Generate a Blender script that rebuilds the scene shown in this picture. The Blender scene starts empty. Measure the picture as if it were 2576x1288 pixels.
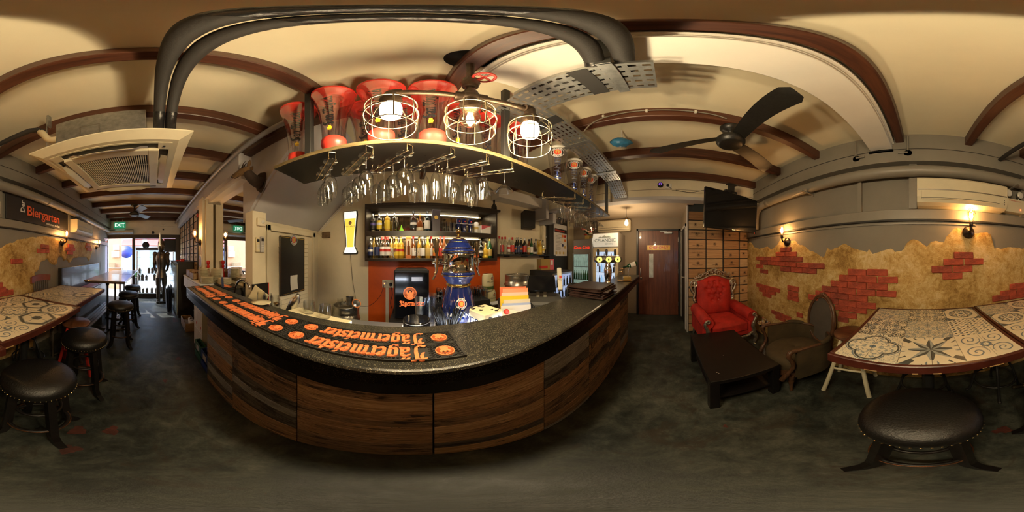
import bpy, bmesh, math, random
from mathutils import Vector, Matrix, Euler, noise as mnoise
R = math.radians; PI = math.pi
sc = bpy.context.scene
# ---------------------------------------------------------------- camera, world, light, exposure
CAMZ = 1.46
FWD = 36.196                      # degrees the lens axis is turned from the bar (+Y) towards the staff door (+X)
cd = bpy.data.cameras.new('camera'); cd.type = 'PANO'
try: cd.panorama_type = 'EQUIRECTANGULAR'
except Exception: cd.cycles.panorama_type = 'EQUIRECTANGULAR'
cd.clip_start = 0.01
cam = bpy.data.objects.new('camera', cd); sc.collection.objects.link(cam)
cam.location = (0, 0, CAMZ); cam.rotation_euler = (R(90), 0, R(-FWD)); sc.camera = cam
vs = sc.view_settings
vs.view_transform = 'Standard'; vs.look = 'None'; vs.gamma = 1.0; vs.use_curve_mapping = False
vs.exposure = 0.7
wd = bpy.data.worlds.new('world'); sc.world = wd; wd.use_nodes = True
bg = wd.node_tree.nodes['Background']
sky = wd.node_tree.nodes.new('ShaderNodeTexSky'); sky.sky_type = 'NISHITA'; sky.sun_disc = False
sky.sun_elevation = R(50); sky.sun_rotation = R(200); sky.air_density = 1.2; sky.dust_density = 2.0
wd.node_tree.links.new(sky.outputs[0], bg.inputs[0]); bg.inputs[1].default_value = 1.7
def light(name, kind, loc, power, col=(1, 1, 1), size=.05, rot=(0, 0, 0), size_y=None):
    l = bpy.data.lights.new(name, kind); l.energy = power; l.color = col
    if kind == 'AREA':
        l.size = size
        if size_y: l.shape = 'RECTANGLE'; l.size_y = size_y
    elif kind == 'SUN': l.angle = size
    else: l.shadow_soft_size = size
    o = bpy.data.objects.new(name, l); o.location = loc; o.rotation_euler = rot; sc.collection.objects.link(o)
    return o
light('sun', 'SUN', (-9, 2, 8), 4.0, (1, .95, .86), .01, Vector((.67, .27, -.69)).to_track_quat('-Z', 'Y').to_euler())
# ---------------------------------------------------------------- helpers: objects
C = sc.collection
def at(x, y, X=None, Y=None, Z=None):          # a measured sight line met with a real plane of the room
    a = (x - 1029) / 2576 * 2 * PI; t = math.tan((644 - y) / 1288 * PI)
    d = (math.sin(a), math.cos(a), t)
    k = X / d[0] if X is not None else Y / d[1] if Y is not None else (Z - CAMZ) / d[2]
    return Vector((d[0] * k, d[1] * k, CAMZ + d[2] * k))
def tag(o, label=None, cat=None, group=None, kind=None):
    if label: o['label'] = label
    if cat: o['category'] = cat
    if group: o['group'] = group
    if kind: o['kind'] = kind
    return o
def thing(name, label, cat, loc=(0, 0, 0), rz=0, group=None, rot=None):
    o = bpy.data.objects.new(name, None); C.objects.link(o); o.empty_display_size = .05
    o.location = loc; o.rotation_euler = rot or (0, 0, rz)
    return tag(o, label, cat, group)
def dup(root, loc=None, rz=None, label=None, group=None, parent=None, rot=None, scale=None):
    r = root.copy(); C.objects.link(r)
    if parent is not None: r.parent = parent
    if loc is not None: r.location = loc
    if rz is not None: r.rotation_euler = (0, 0, rz)
    if rot is not None: r.rotation_euler = rot
    if scale is not None: r.scale = scale if hasattr(scale, '__len__') else (scale,) * 3
    if label: r['label'] = label
    if group: r['group'] = group
    for ch in CH.get(root.name, []):
        c = dup(ch, parent=r); CH.setdefault(r.name, []).append(c)
    return r
CH = {}                                        # children by name, so that copies are quick
def link(name, me, parent=None, loc=None, rot=None):
    o = bpy.data.objects.new(name, me); C.objects.link(o)
    if parent is not None: o.parent = parent; CH.setdefault(parent.name, []).append(o)
    if loc is not None: o.location = loc
    if rot is not None: o.rotation_euler = rot
    return o
class MB:                                      # collects shapes and links them as one mesh
    def __init__(s): s.v = []; s.f = []; s.sm = []; s.mi = []; s.M = Matrix(); s.k = 0
    def at(s, loc=(0, 0, 0), rot=(0, 0, 0), sc_=None):
        s.M = Matrix.Translation(loc) @ Euler(rot).to_matrix().to_4x4()
        if sc_: s.M = s.M @ Matrix.Diagonal((*sc_, 1))
        return s
    def add(s, vs_, fs, smooth=False):
        n = len(s.v); M = s.M
        s.v += [tuple(M @ Vector(p)) for p in vs_]
        for f in fs: s.f.append([i + n for i in f]); s.sm.append(smooth); s.mi.append(s.k)
        return s
    def box(s, x0, x1, y0, y1, z0, z1, b=0):
        if b <= 0:
            vs_ = [(x, y, z) for z in (z0, z1) for y in (y0, y1) for x in (x0, x1)]
            return s.add(vs_, [(0, 2, 3, 1), (4, 5, 7, 6), (0, 1, 5, 4), (2, 6, 7, 3), (0, 4, 6, 2), (1, 3, 7, 5)])
        b = min(b, abs(x1 - x0) * .49, abs(y1 - y0) * .49, abs(z1 - z0) * .49)
        X = (x0, x1); Y = (y0, y1); Z = (z0, z1); vs_ = []; idx = {}
        for i in (0, 1):
            for j in (0, 1):
                for k in (0, 1):
                    sx, sy, sz = 1 - 2 * i, 1 - 2 * j, 1 - 2 * k
                    for ax in range(3):
                        p = [X[i] + sx * b, Y[j] + sy * b, Z[k] + sz * b]; p[ax] = (X[i], Y[j], Z[k])[ax]
                        idx[i, j, k, ax] = len(vs_); vs_.append(tuple(p))
        f = []
        q = ((0, 0), (1, 0), (1, 1), (0, 1))
        for e in (0, 1):
            f.append([idx[e, a, c, 0] for a, c in q]); f.append([idx[a, e, c, 1] for a, c in q]); f.append([idx[a, c, e, 2] for a, c in q])
        for a in (0, 1):
            for c in (0, 1):
                f.append([idx[0, a, c, 1], idx[1, a, c, 1], idx[1, a, c, 2], idx[0, a, c, 2]])
                f.append([idx[a, 0, c, 0], idx[a, 1, c, 0], idx[a, 1, c, 2], idx[a, 0, c, 2]])
                f.append([idx[a, c, 0, 0], idx[a, c, 1, 0], idx[a, c, 1, 1], idx[a, c, 0, 1]])
                for d in (0, 1): f.append([idx[a, c, d, 0], idx[a, c, d, 1], idx[a, c, d, 2]])
        return s.add(vs_, f)
    def lathe(s, prof, n=20, caps=True, smooth=True, c=(0, 0)):
        vs_ = []; f = []; m = len(prof)
        for r, z in prof:
            for i in range(n):
                a = 2 * PI * i / n; vs_.append((c[0] + r * math.cos(a), c[1] + r * math.sin(a), z))
        for j in range(m - 1):
            for i in range(n):
                i2 = (i + 1) % n; f.append((j * n + i, j * n + i2, (j + 1) * n + i2, (j + 1) * n + i))
        s.add(vs_, f, smooth)
        if caps:
            for j in (0, m - 1):
                if prof[j][0] > 1e-4: s.add([vs_[j * n + i] for i in range(n)], [list(range(n))[::(-1 if j == 0 else 1)]])
        return s
    def cyl(s, p0, p1, r0, r1=None, n=12, caps=True, smooth=True):
        r1 = r0 if r1 is None else r1
        return s.tube([p0, p1], [r0, r1], n, caps, smooth)
    def tube(s, pts, r, n=8, caps=True, smooth=True, closed=False):
        pts = [Vector(p) for p in pts]; m = len(pts)
        rs = r if hasattr(r, '__len__') else [r] * m
        vs_ = []; f = []; up = None
        for i in range(m):
            if closed: t = pts[(i + 1) % m] - pts[i - 1]
            else: t = pts[min(i + 1, m - 1)] - pts[max(i - 1, 0)]
            if t.length < 1e-9: t = Vector((0, 0, 1))
            t.normalize()
            if up is None: up = Vector((0, 0, 1)) if abs(t.z) < .9 else Vector((1, 0, 0))
            u = up - t * up.dot(t)
            if u.length < 1e-6: u = t.orthogonal()
            u.normalize(); w = t.cross(u); up = u
            for k in range(n):
                a = 2 * PI * k / n; vs_.append(tuple(pts[i] + (u * math.cos(a) + w * math.sin(a)) * rs[i]))
        for i in range(m if closed else m - 1):
            i2 = (i + 1) % m
            for k in range(n):
                k2 = (k + 1) % n; f.append((i * n + k, i * n + k2, i2 * n + k2, i2 * n + k))
        s.add(vs_, f, smooth)
        if caps and not closed:
            s.add(vs_[:n], [list(range(n))[::-1]]); s.add(vs_[-n:], [list(range(n))])
        return s
    def bars(s, pts, w, h):                     # square-section bar along points (w across, h up)
        return s.tube(pts, max(w, h) * .7, 4, True, False)
    def prism(s, poly, z0, z1, smooth=False):
        n = len(poly)
        s.add([(x, y, z0) for x, y in poly] + [(x, y, z1) for x, y in poly],
              [list(range(n))[::-1], list(range(n, 2 * n))] + [(i, (i + 1) % n, n + (i + 1) % n, n + i) for i in range(n)])
        return s
    def sphere(s, c, r, n=12, m=8, sz=1):
        old = s.M; s.M = old @ Matrix.Translation(c)
        pr = [(r * math.sin(PI * j / m) + 1e-5, -r * sz * math.cos(PI * j / m)) for j in range(m + 1)]
        s.lathe(pr, n, False); s.M = old; return s
    def torus(s, c, r, t, n=24, m=6, axis='z'):
        pts = []
        for i in range(n):
            a = 2 * PI * i / n; x, y = r * math.cos(a), r * math.sin(a)
            pts.append((c[0] + x, c[1] + y, c[2]) if axis == 'z' else (c[0] + x, c[1], c[2] + y) if axis == 'y' else (c[0], c[1] + x, c[2] + y))
        return s.tube(pts, t, m, False, True, True)
    def grid(s, nx, ny, fn, smooth=True, keep=None):
        vs_ = [fn(i / nx, j / ny) for j in range(ny + 1) for i in range(nx + 1)]
        f = [(j * (nx + 1) + i, j * (nx + 1) + i + 1, (j + 1) * (nx + 1) + i + 1, (j + 1) * (nx + 1) + i) for j in range(ny) for i in range(nx) if keep is None or keep(i, j)]
        return s.add(vs_, f, smooth)
    def mesh(s, name, *mats):
        me = bpy.data.meshes.new(name); me.from_pydata(s.v, [], s.f)
        me.polygons.foreach_set('use_smooth', s.sm); me.polygons.foreach_set('material_index', s.mi)
        for m in mats: me.materials.append(m)
        me.update(); return me
    def build(s, name, mat, parent=None, loc=None, rot=None):
        return link(name, s.mesh(name, *(mat if isinstance(mat, (list, tuple)) else [mat])), parent, loc, rot)
def bez(p0, p1, p2, n=8):
    p0, p1, p2 = Vector(p0), Vector(p1), Vector(p2)
    return [p0 * (1 - t) ** 2 + p1 * 2 * t * (1 - t) + p2 * t * t for t in [i / n for i in range(n + 1)]]
def arc(c, r, a0, a1, n=10): return [(c[0] + r * math.cos(R(a0 + (a1 - a0) * i / n)), c[1] + r * math.sin(R(a0 + (a1 - a0) * i / n))) for i in range(n + 1)]
def spline(pts, n=6):
    P = [Vector(p) for p in pts]; out = []
    for i in range(len(P) - 1):
        a = P[max(i - 1, 0)]; b = P[i]; c = P[i + 1]; d = P[min(i + 2, len(P) - 1)]
        for k in range(n):
            t = k / n
            out.append(.5 * ((2 * b) + (c - a) * t + (2 * a - 5 * b + 4 * c - d) * t * t + (3 * b - a - 3 * c + d) * t ** 3))
    return out + [P[-1]]
# ---------------------------------------------------------------- helpers: materials
class E:                                       # shader arithmetic written as Python expressions
    def __init__(s, nt, sock): s.nt = nt; s.s = sock
    def _op(s, op, *o):
        n = s.nt.nodes.new('ShaderNodeMath'); n.operation = op
        for i, q in enumerate((s,) + o):
            if isinstance(q, E): s.nt.links.new(q.s, n.inputs[i])
            else: n.inputs[i].default_value = q
        return E(s.nt, n.outputs[0])
    def __add__(s, o): return s._op('ADD', o)
    __radd__ = __add__
    def __sub__(s, o): return s._op('SUBTRACT', o)
    def __rsub__(s, o): return s._op('MULTIPLY', -1)._op('ADD', o)
    def __mul__(s, o): return s._op('MULTIPLY', o)
    __rmul__ = __mul__
    def __truediv__(s, o): return s._op('DIVIDE', o)
    def __rtruediv__(s, o):
        n = s.nt.nodes.new('ShaderNodeMath'); n.operation = 'DIVIDE'; n.inputs[0].default_value = o; s.nt.links.new(s.s, n.inputs[1]); return E(s.nt, n.outputs[0])
    def sin(s): return s._op('SINE')
    def cos(s): return s._op('COSINE')
    def abs(s): return s._op('ABSOLUTE')
    def sqrt(s): return s._op('SQRT')
    def log(s): return s._op('LOGARITHM', math.e)
    def fract(s): return s._op('FRACT')
    def atan2(s, o): return s._op('ARCTAN2', o)
    def lt(s, o): return s._op('LESS_THAN', o)
    def gt(s, o): return s._op('GREATER_THAN', o)
    def mn(s, o): return s._op('MINIMUM', o)
    def mx(s, o): return s._op('MAXIMUM', o)
    def pingpong(s, o): return s._op('PINGPONG', o)
def coords(nt, kind='Object'):
    tc = nt.nodes.new('ShaderNodeTexCoord'); sp = nt.nodes.new('ShaderNodeSeparateXYZ'); nt.links.new(tc.outputs[kind], sp.inputs[0])
    return [E(nt, o) for o in sp.outputs]
def combine(nt, x, y, z=0.0):
    n = nt.nodes.new('ShaderNodeCombineXYZ')
    for i, q in enumerate((x, y, z)):
        if isinstance(q, E): nt.links.new(q.s, n.inputs[i])
        else: n.inputs[i].default_value = q
    return n.outputs[0]
def noise_(nt, vec, scale, detail=4, rough=.6, out='Fac', dist=0):
    n = nt.nodes.new('ShaderNodeTexNoise'); n.inputs['Scale'].default_value = scale; n.inputs['Detail'].default_value = detail
    n.inputs['Roughness'].default_value = rough; n.inputs['Distortion'].default_value = dist
    if vec is not None: nt.links.new(vec, n.inputs['Vector'])
    return E(nt, n.outputs[out])
def ramp(nt, fac, stops, interp='LINEAR'):
    n = nt.nodes.new('ShaderNodeValToRGB'); n.color_ramp.interpolation = interp; el = n.color_ramp.elements
    while len(el) < len(stops): el.new(.5)
    for e, (p, c) in zip(el, stops): e.position = p; e.color = (*c, 1)
    nt.links.new(fac.s if isinstance(fac, E) else fac, n.inputs[0]); return n.outputs[0]
def mixc(nt, fac, a, b, mode='MIX'):
    n = nt.nodes.new('ShaderNodeMix'); n.data_type = 'RGBA'; n.blend_type = mode
    for i, q in ((0, fac), (6, a), (7, b)):
        if isinstance(q, E): nt.links.new(q.s, n.inputs[i])
        elif hasattr(q, 'is_linked'): nt.links.new(q, n.inputs[i])
        elif i == 0: n.inputs[0].default_value = q
        else: n.inputs[i].default_value = (*q, 1)
    return n.outputs[2]
def bump(nt, bs, h, strength=.3, dist=.01):
    b = nt.nodes.new('ShaderNodeBump'); b.inputs['Strength'].default_value = strength; b.inputs['Distance'].default_value = dist
    nt.links.new(h.s if isinstance(h, E) else h, b.inputs['Height']); nt.links.new(b.outputs[0], bs.inputs['Normal'])
MATS = {}
def mat(name, col=(.8, .8, .8), rough=.5, metal=0, var=0, vscale=8, bmp=0, bscale=60, emit=None, estr=0, trans=0, alpha=1, spec=None, coat=0, ior=None, stretch=None, rvar=0):
    if name in MATS: return MATS[name]
    m = bpy.data.materials.new(name); m.use_nodes = True; nt = m.node_tree; bs = nt.nodes['Principled BSDF']
    bs.inputs['Base Color'].default_value = (*col, 1); bs.inputs['Roughness'].default_value = rough; bs.inputs['Metallic'].default_value = metal
    if spec is not None: bs.inputs['Specular IOR Level'].default_value = spec
    if trans: bs.inputs['Transmission Weight'].default_value = trans
    if ior: bs.inputs['IOR'].default_value = ior
    if alpha < 1: bs.inputs['Alpha'].default_value = alpha
    if coat: bs.inputs['Coat Weight'].default_value = coat; bs.inputs['Coat Roughness'].default_value = .1
    if emit: bs.inputs['Emission Color'].default_value = (*emit, 1); bs.inputs['Emission Strength'].default_value = estr
    if var or bmp or rvar:
        tc = nt.nodes.new('ShaderNodeTexCoord'); vec = tc.outputs['Object']
        if stretch:
            mp = nt.nodes.new('ShaderNodeMapping'); mp.inputs['Scale'].default_value = stretch; nt.links.new(vec, mp.inputs[0]); vec = mp.outputs[0]
        if var:
            f = noise_(nt, vec, vscale, 6, .65)
            lo = tuple(max(0, c * (1 - var)) for c in col); hi = tuple(min(1, c * (1 + var)) for c in col)
            nt.links.new(ramp(nt, f, [(.3, lo), (.7, hi)]), bs.inputs['Base Color'])
        if rvar:
            f = noise_(nt, vec, vscale * 1.7, 5, .6); nt.links.new((f * (2 * rvar) + (rough - rvar)).s, bs.inputs['Roughness'])
        if bmp: bump(nt, bs, noise_(nt, vec, bscale, 5, .6), bmp, .01)
    MATS[name] = m; return m
def newmat(name):
    m = bpy.data.materials.new(name); m.use_nodes = True; MATS[name] = m
    return m, m.node_tree, m.node_tree.nodes['Principled BSDF']
def glassy(name, col=(1, 1, 1), alpha=.25, rough=.03):     # thin clear glass: a mix of clear and glossy, light passes
    if name in MATS: return MATS[name]
    m = bpy.data.materials.new(name); m.use_nodes = True; nt = m.node_tree; nt.nodes.clear()
    o = nt.nodes.new('ShaderNodeOutputMaterial'); t = nt.nodes.new('ShaderNodeBsdfTransparent'); t.inputs[0].default_value = (*col, 1)
    g = nt.nodes.new('ShaderNodeBsdfGlossy'); g.inputs['Roughness'].default_value = rough
    lw = nt.nodes.new('ShaderNodeLayerWeight'); lw.inputs[0].default_value = alpha
    mx = nt.nodes.new('ShaderNodeMixShader'); nt.links.new(lw.outputs['Facing'], mx.inputs[0])
    nt.links.new(t.outputs[0], mx.inputs[1]); nt.links.new(g.outputs[0], mx.inputs[2]); nt.links.new(mx.outputs[0], o.inputs[0])
    MATS[name] = m; return m
# ---------------------------------------------------------------- helpers: lettering
def text_mesh(txt, size, depth=.001, mat_=None, align='CENTER', shear=0, offset=0, spacing=1.0, name='lettering'):
    c = bpy.data.curves.new('t', 'FONT'); c.body = txt; c.size = size; c.extrude = depth; c.align_x = align; c.align_y = 'CENTER'
    c.shear = shear; c.offset = offset; c.space_character = spacing; c.resolution_u = 2
    o = bpy.data.objects.new('t', c); me = bpy.data.meshes.new_from_object(o); bpy.data.objects.remove(o)
    me.name = name
    me.materials.clear()
    if mat_: me.materials.append(mat_)
    return me
def put_text(txt, size, mat_, parent, loc, rot, depth=.001, name='lettering', **k):
    return link(name, text_mesh(txt, size, depth, mat_, name=name, **k), parent, loc, rot)
# broad-nib blackletter: pen strokes in a 0..1 x-height box
def _min(x): return [[(x - .09, .9), (x, 1.02), (x, .05), (x + .09, -.04)]]
BL = {
 'i': (.36, _min(.18) + [[(.12, 1.25), (.24, 1.38)]]),
 'r': (.5, _min(.18) + [[(.18, .85), (.36, 1.02), (.48, .88)]]),
 'n': (.74, _min(.18) + [[(.18, .82), (.42, 1.02), (.54, .88), (.54, .05), (.63, -.04)]]),
 'm': (1.1, _min(.18) + [[(.18, .82), (.42, 1.02), (.54, .88), (.54, .05), (.6, -.02)], [(.54, .82), (.78, 1.02), (.9, .88), (.9, .05), (1.0, -.04)]]),
 'u': (.74, [[(.09, .9), (.18, 1.02), (.18, .12), (.3, -.02), (.54, .18)], [(.45, .9), (.54, 1.02), (.54, .05), (.63, -.04)]]),
 'e': (.56, [[(.5, .12), (.34, -.02), (.16, .16), (.16, .8), (.34, 1.02), (.48, .8), (.16, .42)]]),
 's': (.56, [[(.46, .86), (.3, 1.02), (.14, .84), (.18, .62), (.44, .42), (.46, .16), (.28, -.02), (.1, .12)]]),
 't': (.44, [[(.18, 1.3), (.18, .12), (.28, -.02), (.42, .1)], [(.04, .98), (.38, .98)]]),
 'g': (.72, [[(.54, .9), (.34, 1.02), (.16, .84), (.16, .2), (.32, -.02), (.54, .2)], [(.54, 1.0), (.54, -.2), (.36, -.42), (.1, -.28)]]),
 'a': (.7, [[(.14, .84), (.32, 1.02), (.52, .88), (.52, .05), (.62, -.04)], [(.52, .58), (.18, .42), (.16, .12), (.3, -.02), (.52, .2)]]),
 'l': (.36, [[(.1, 1.5), (.18, 1.6), (.18, .05), (.28, -.04)]]),
 'J': (.86, [[(.1, 1.3), (.3, 1.5), (.5, 1.36), (.8, 1.52)], [(.56, 1.42), (.6, .5), (.56, .0), (.3, -.3), (.06, -.12)], [(.3, 1.42), (.3, .9), (.2, .7)]]),
 'S': (.86, [[(.78, 1.4), (.5, 1.55), (.18, 1.3), (.22, .98), (.7, .62), (.74, .2), (.46, -.03), (.08, .2)], [(.46, 1.45), (.46, .1)]]),
 'M': (1.24, [[(.1, 1.3), (.3, 1.5), (.34, .1), (.14, -.05)], [(.34, 1.3), (.62, 1.52), (.68, 1.3), (.68, .0)], [(.68, 1.3), (.94, 1.52), (1.04, 1.3), (1.04, .1), (1.16, -.05)]]),
 ' ': (.4, []),
}
BL['ä'] = (.7, BL['a'][1] + [[(.16, 1.26), (.26, 1.38)], [(.42, 1.26), (.52, 1.38)]])
def blackletter(txt, h, depth, nib=.15):
    mb = MB(); x = 0; nx, ny = nib * .72, nib * .5
    W = sum(BL[c][0] for c in txt)
    for c in txt:
        w, st = BL[c]
        for pl in st:
            for (ax, ay), (bx, by) in zip(pl, pl[1:]):
                P = [(px + sx * nx, py + sy * ny) for px, py in ((ax, ay), (bx, by)) for sx, sy in ((-1, -1), (1, 1), (-.55, .55), (.55, -.55))]
                P = sorted(set(P)); lo = []; up = []      # convex hull of the nib at both ends
                for p in P:
                    while len(lo) > 1 and (lo[-1][0] - lo[-2][0]) * (p[1] - lo[-2][1]) - (lo[-1][1] - lo[-2][1]) * (p[0] - lo[-2][0]) <= 0: lo.pop()
                    lo.append(p)
                for p in reversed(P):
                    while len(up) > 1 and (up[-1][0] - up[-2][0]) * (p[1] - up[-2][1]) - (up[-1][1] - up[-2][1]) * (p[0] - up[-2][0]) <= 0: up.pop()
                    up.append(p)
                hull = lo[:-1] + up[:-1]
                mb.prism([((x + px - W / 2) * h, (py - .5) * h) for px, py in hull], 0, depth)
        x += w
    return mb, W * h
# ================================================================ materials of the room
def floor_mat():
    m, nt, bs = newmat('floor_concrete')
    x, y, z = coords(nt); v = combine(nt, x, y, 0.0)
    a = noise_(nt, v, 1.3, 6, .6); b = noise_(nt, v, 7, 8, .7, dist=.4); c = noise_(nt, v, 60, 4, .7)
    f = a * .45 + b * .45 + c * .12
    col = ramp(nt, f, [(.4, (.007, .008, .0075)), (.48, (.022, .026, .022)), (.54, (.042, .047, .038)), (.63, (.085, .088, .07))])
    st = noise_(nt, v, 2.3, 8, .75, dist=1.2)
    col = mixc(nt, ramp(nt, st, [(.54, (0, 0, 0)), (.64, (.8, .8, .8))]), col, (.032, .024, .016))
    sp = noise_(nt, v, 140, 2, .5)
    col = mixc(nt, ramp(nt, sp, [(.76, (0, 0, 0)), (.8, (.5, .5, .5))]), col, (.12, .115, .095))
    nt.links.new(col, bs.inputs['Base Color'])
    nt.links.new((b * .5 + .22).s, bs.inputs['Roughness']); bs.inputs['Specular IOR Level'].default_value = .35
    bump(nt, bs, b * .7 + c * .3, .25, .01); return m
def wood(name, dark, light, rough=.45, scale=3, axis='X', coat=0, bmp=.15):
    if name in MATS: return MATS[name]
    m, nt, bs = newmat(name)
    x, y, z = coords(nt); k = 14.0
    v = combine(nt, *( (x, y * k, z * k) if axis == 'X' else (x * k, y, z * k) if axis == 'Y' else (x * k, y * k, z)))
    oi = nt.nodes.new('ShaderNodeObjectInfo'); rnd = E(nt, oi.outputs['Random'])
    n = noise_(nt, v, scale, 6, .7, dist=.3)
    col = ramp(nt, n + (rnd - .5) * .2, [(.28, dark), (.72, light)])
    nt.links.new(col, bs.inputs['Base Color']); bs.inputs['Roughness'].default_value = rough
    if coat: bs.inputs['Coat Weight'].default_value = coat
    bump(nt, bs, n, bmp, .004); return m
def plank_mat(i):
    dark, mid, lite, char = [((.08, .045, .025), (.25, .155, .09), (.45, .31, .19), .56), ((.055, .036, .026), (.18, .12, .08), (.34, .24, .16), .53), ((.03, .028, .027), (.085, .08, .075), (.18, .165, .15), .5), ((.08, .085, .09), (.2, .215, .225), (.36, .38, .39), .58), ((.12, .075, .04), (.34, .23, .13), (.55, .42, .27), .6)][i]
    m, nt, bs = newmat('reclaimed_plank_%d' % i)
    x, y, z = coords(nt, 'Object'); oi = nt.nodes.new('ShaderNodeObjectInfo'); rnd = E(nt, oi.outputs['Random'])
    v = combine(nt, x * 3.0 + rnd * 37.0, y, z * 60.0 + rnd * 91.0)
    n = noise_(nt, v, 2, 8, .75, dist=.6); w = noise_(nt, combine(nt, x * 6.0 + rnd * 53.0, y, z * 26.0 + rnd * 11.0), 1, 7, .75, dist=.5)
    col = ramp(nt, n, [(.36, dark), (.5, mid), (.64, lite)])
    col = mixc(nt, ramp(nt, w, [(char, (0, 0, 0)), (char + .05, (.9, .9, .9))]), col, (.014, .012, .011))
    nt.links.new(col, bs.inputs['Base Color']); bs.inputs['Roughness'].default_value = .5; bs.inputs['Specular IOR Level'].default_value = .3
    bump(nt, bs, n, .4, .004); return m
def plaster_mat():
    m, nt, bs = newmat('rough_ochre_plaster')
    x, y, z = coords(nt); v = combine(nt, x, y, z)
    a = noise_(nt, v, 2.2, 6, .65); b = noise_(nt, v, 16, 8, .7, dist=.8); c = noise_(nt, v, 70, 5, .7)
    f = a * .5 + b * .4 + c * .15
    col = ramp(nt, f, [(.42, (.24, .13, .03)), (.5, (.43, .27, .08)), (.56, (.55, .39, .16)), (.64, (.66, .52, .29))])
    cr = noise_(nt, v, 34, 6, .8, dist=1.5)
    col = mixc(nt, ramp(nt, cr, [(.34, (.85, .85, .85)), (.4, (0, 0, 0))]), col, (.11, .06, .02))
    nt.links.new(col, bs.inputs['Base Color']); bs.inputs['Roughness'].default_value = .85
    bump(nt, bs, b * .6 + c * .5, .7, .012); return m
M_floor = floor_mat()
M_ceil = mat('ceiling_cream', (.7, .63, .45), .8, var=.04, vscale=2, bmp=.05, bscale=30)
M_white = mat('white_paint', (.7, .67, .6), .55, var=.05, vscale=3)
M_grey = mat('grey_wall_paint', (.2, .182, .15), .75, var=.07, vscale=3, bmp=.12, bscale=40)
M_greyg = mat('grey_gloss_paint', (.22, .2, .165), .42, var=.06, vscale=4)
M_cream = mat('cream_wall_paint', (.7, .62, .44), .7, var=.07, vscale=2.5, bmp=.06, bscale=30)
M_lav = mat('pale_grey_paint', (.48, .46, .45), .75, var=.04, vscale=2)
M_taupe = mat('taupe_wall_paint', (.27, .215, .155), .75, var=.06, vscale=3)
M_beam = wood('dark_beam_wood', (.03, .009, .005), (.115, .038, .017), .42, 2.2, 'Y')
M_beamx = wood('dark_beam_wood_long', (.03, .012, .008), (.11, .045, .025), .4, 2.2, 'X')
M_plaster = plaster_mat()
M_brick = mat('red_brick', (.36, .062, .03), .75, var=.4, vscale=14, bmp=.6, bscale=55)
M_brick2 = mat('dark_red_brick', (.26, .05, .028), .78, var=.4, vscale=16, bmp=.6, bscale=50)
M_black = mat('black_paint', (.012, .012, .012), .4)
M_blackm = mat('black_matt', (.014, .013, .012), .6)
M_blackg = mat('black_gloss', (.006, .006, .007), .12)
M_chrome = mat('chrome', (.75, .75, .77), .08, 1)
M_steel = mat('brushed_steel', (.55, .54, .52), .32, 1, rvar=.08)
M_galv = mat('galvanised_steel', (.42, .43, .42), .38, .9, var=.25, vscale=25, rvar=.1)
M_brass = mat('aged_brass', (.35, .22, .09), .35, 1)
M_bronze = mat('dark_bronze', (.06, .045, .035), .35, .9)
M_plank = [plank_mat(i) for i in range(5)]
def st(o): return tag(o, kind='structure')
ZC = 2.83
# ---------------------------------------------------------------- floor
st(MB().box(-5.7, 3.95, -1.7, 2.55, -.1, 0).build('floor', M_floor))
FL = bpy.data.objects['floor']
M_redpaint = mat('old_red_floor_paint', (.06, .014, .008), .5, var=.5, vscale=12, bmp=.2)
rnd = random.Random(4)
for (px, py, r1, r2) in [(195, 1083, .052, .04), (280, 1083, .05, .036), (175, 1130, .045, .04), (440, 805, .15, .05), (449, 902, .045, .03), (415, 958, .028, .02), (2522, 1082, .05, .035), (1825, 1072, .018, .012)]:
    c = at(px, py, Z=0); a0 = rnd.random() * 6; poly = []
    for i in range(22):
        a = 2 * PI * i / 22; k = 1 + .22 * math.sin(3 * a + a0) + .12 * math.sin(7 * a + 2 * a0)
        poly.append((c.x + r1 * k * math.cos(a + a0), c.y + r2 * k * math.sin(a + a0)))
    MB().prism(poly, -.001, .0012).build('paint_patch', M_redpaint, FL)
# ---------------------------------------------------------------- ceiling and its timber beams
CE = st(MB().box(-5.7, 3.95, -1.7, 2.55, ZC, ZC + .12).build('ceiling', M_ceil))
BEAMS = [-5.58, -5.1, -4.46, -3.82, -3.1, -2.4, -1.72, -1.06, -.445, .195, 1.1, 1.76, 2.42]
bm_ = MB().box(-.0375, .0375, -1.49, 1.0, 2.705, ZC, .006).mesh('ceiling_beam', M_beam)
bm2_ = MB().box(-.0375, .0375, -1.49, 2.44, 2.705, ZC, .006).mesh('ceiling_beam', M_beam)
for x in BEAMS: link('ceiling_beam', bm_ if x < -.4 else bm2_, CE, (x, 0, 0))
# pale boxed-in beam beside the timber one over the bar
MB().box(.265, .475, -1.5, .55, 2.62, ZC, .004).build('boxed_beam', M_white, CE)
MB().box(.245, .262, -1.5, .55, 2.69, 2.712).box(.262, .268, -1.5, .55, 2.66, 2.69).build('trunking', M_white, CE)
# end bracket of the boxed beam at the brick wall
MB().box(.255, .49, -1.52, -1.48, 2.58, 2.62).box(.2, .25, -1.52, -1.485, 2.64, 2.66).box(.2, .215, -1.52, -1.485, 2.52, 2.66).build('beam_bracket', M_white, CE)
# long timber with a steel conduit along the stair side
MB().box(-5.6, -.35, .9, 1.0, 2.68, 2.79, .006).build('long_beam', M_beamx, CE)
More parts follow.
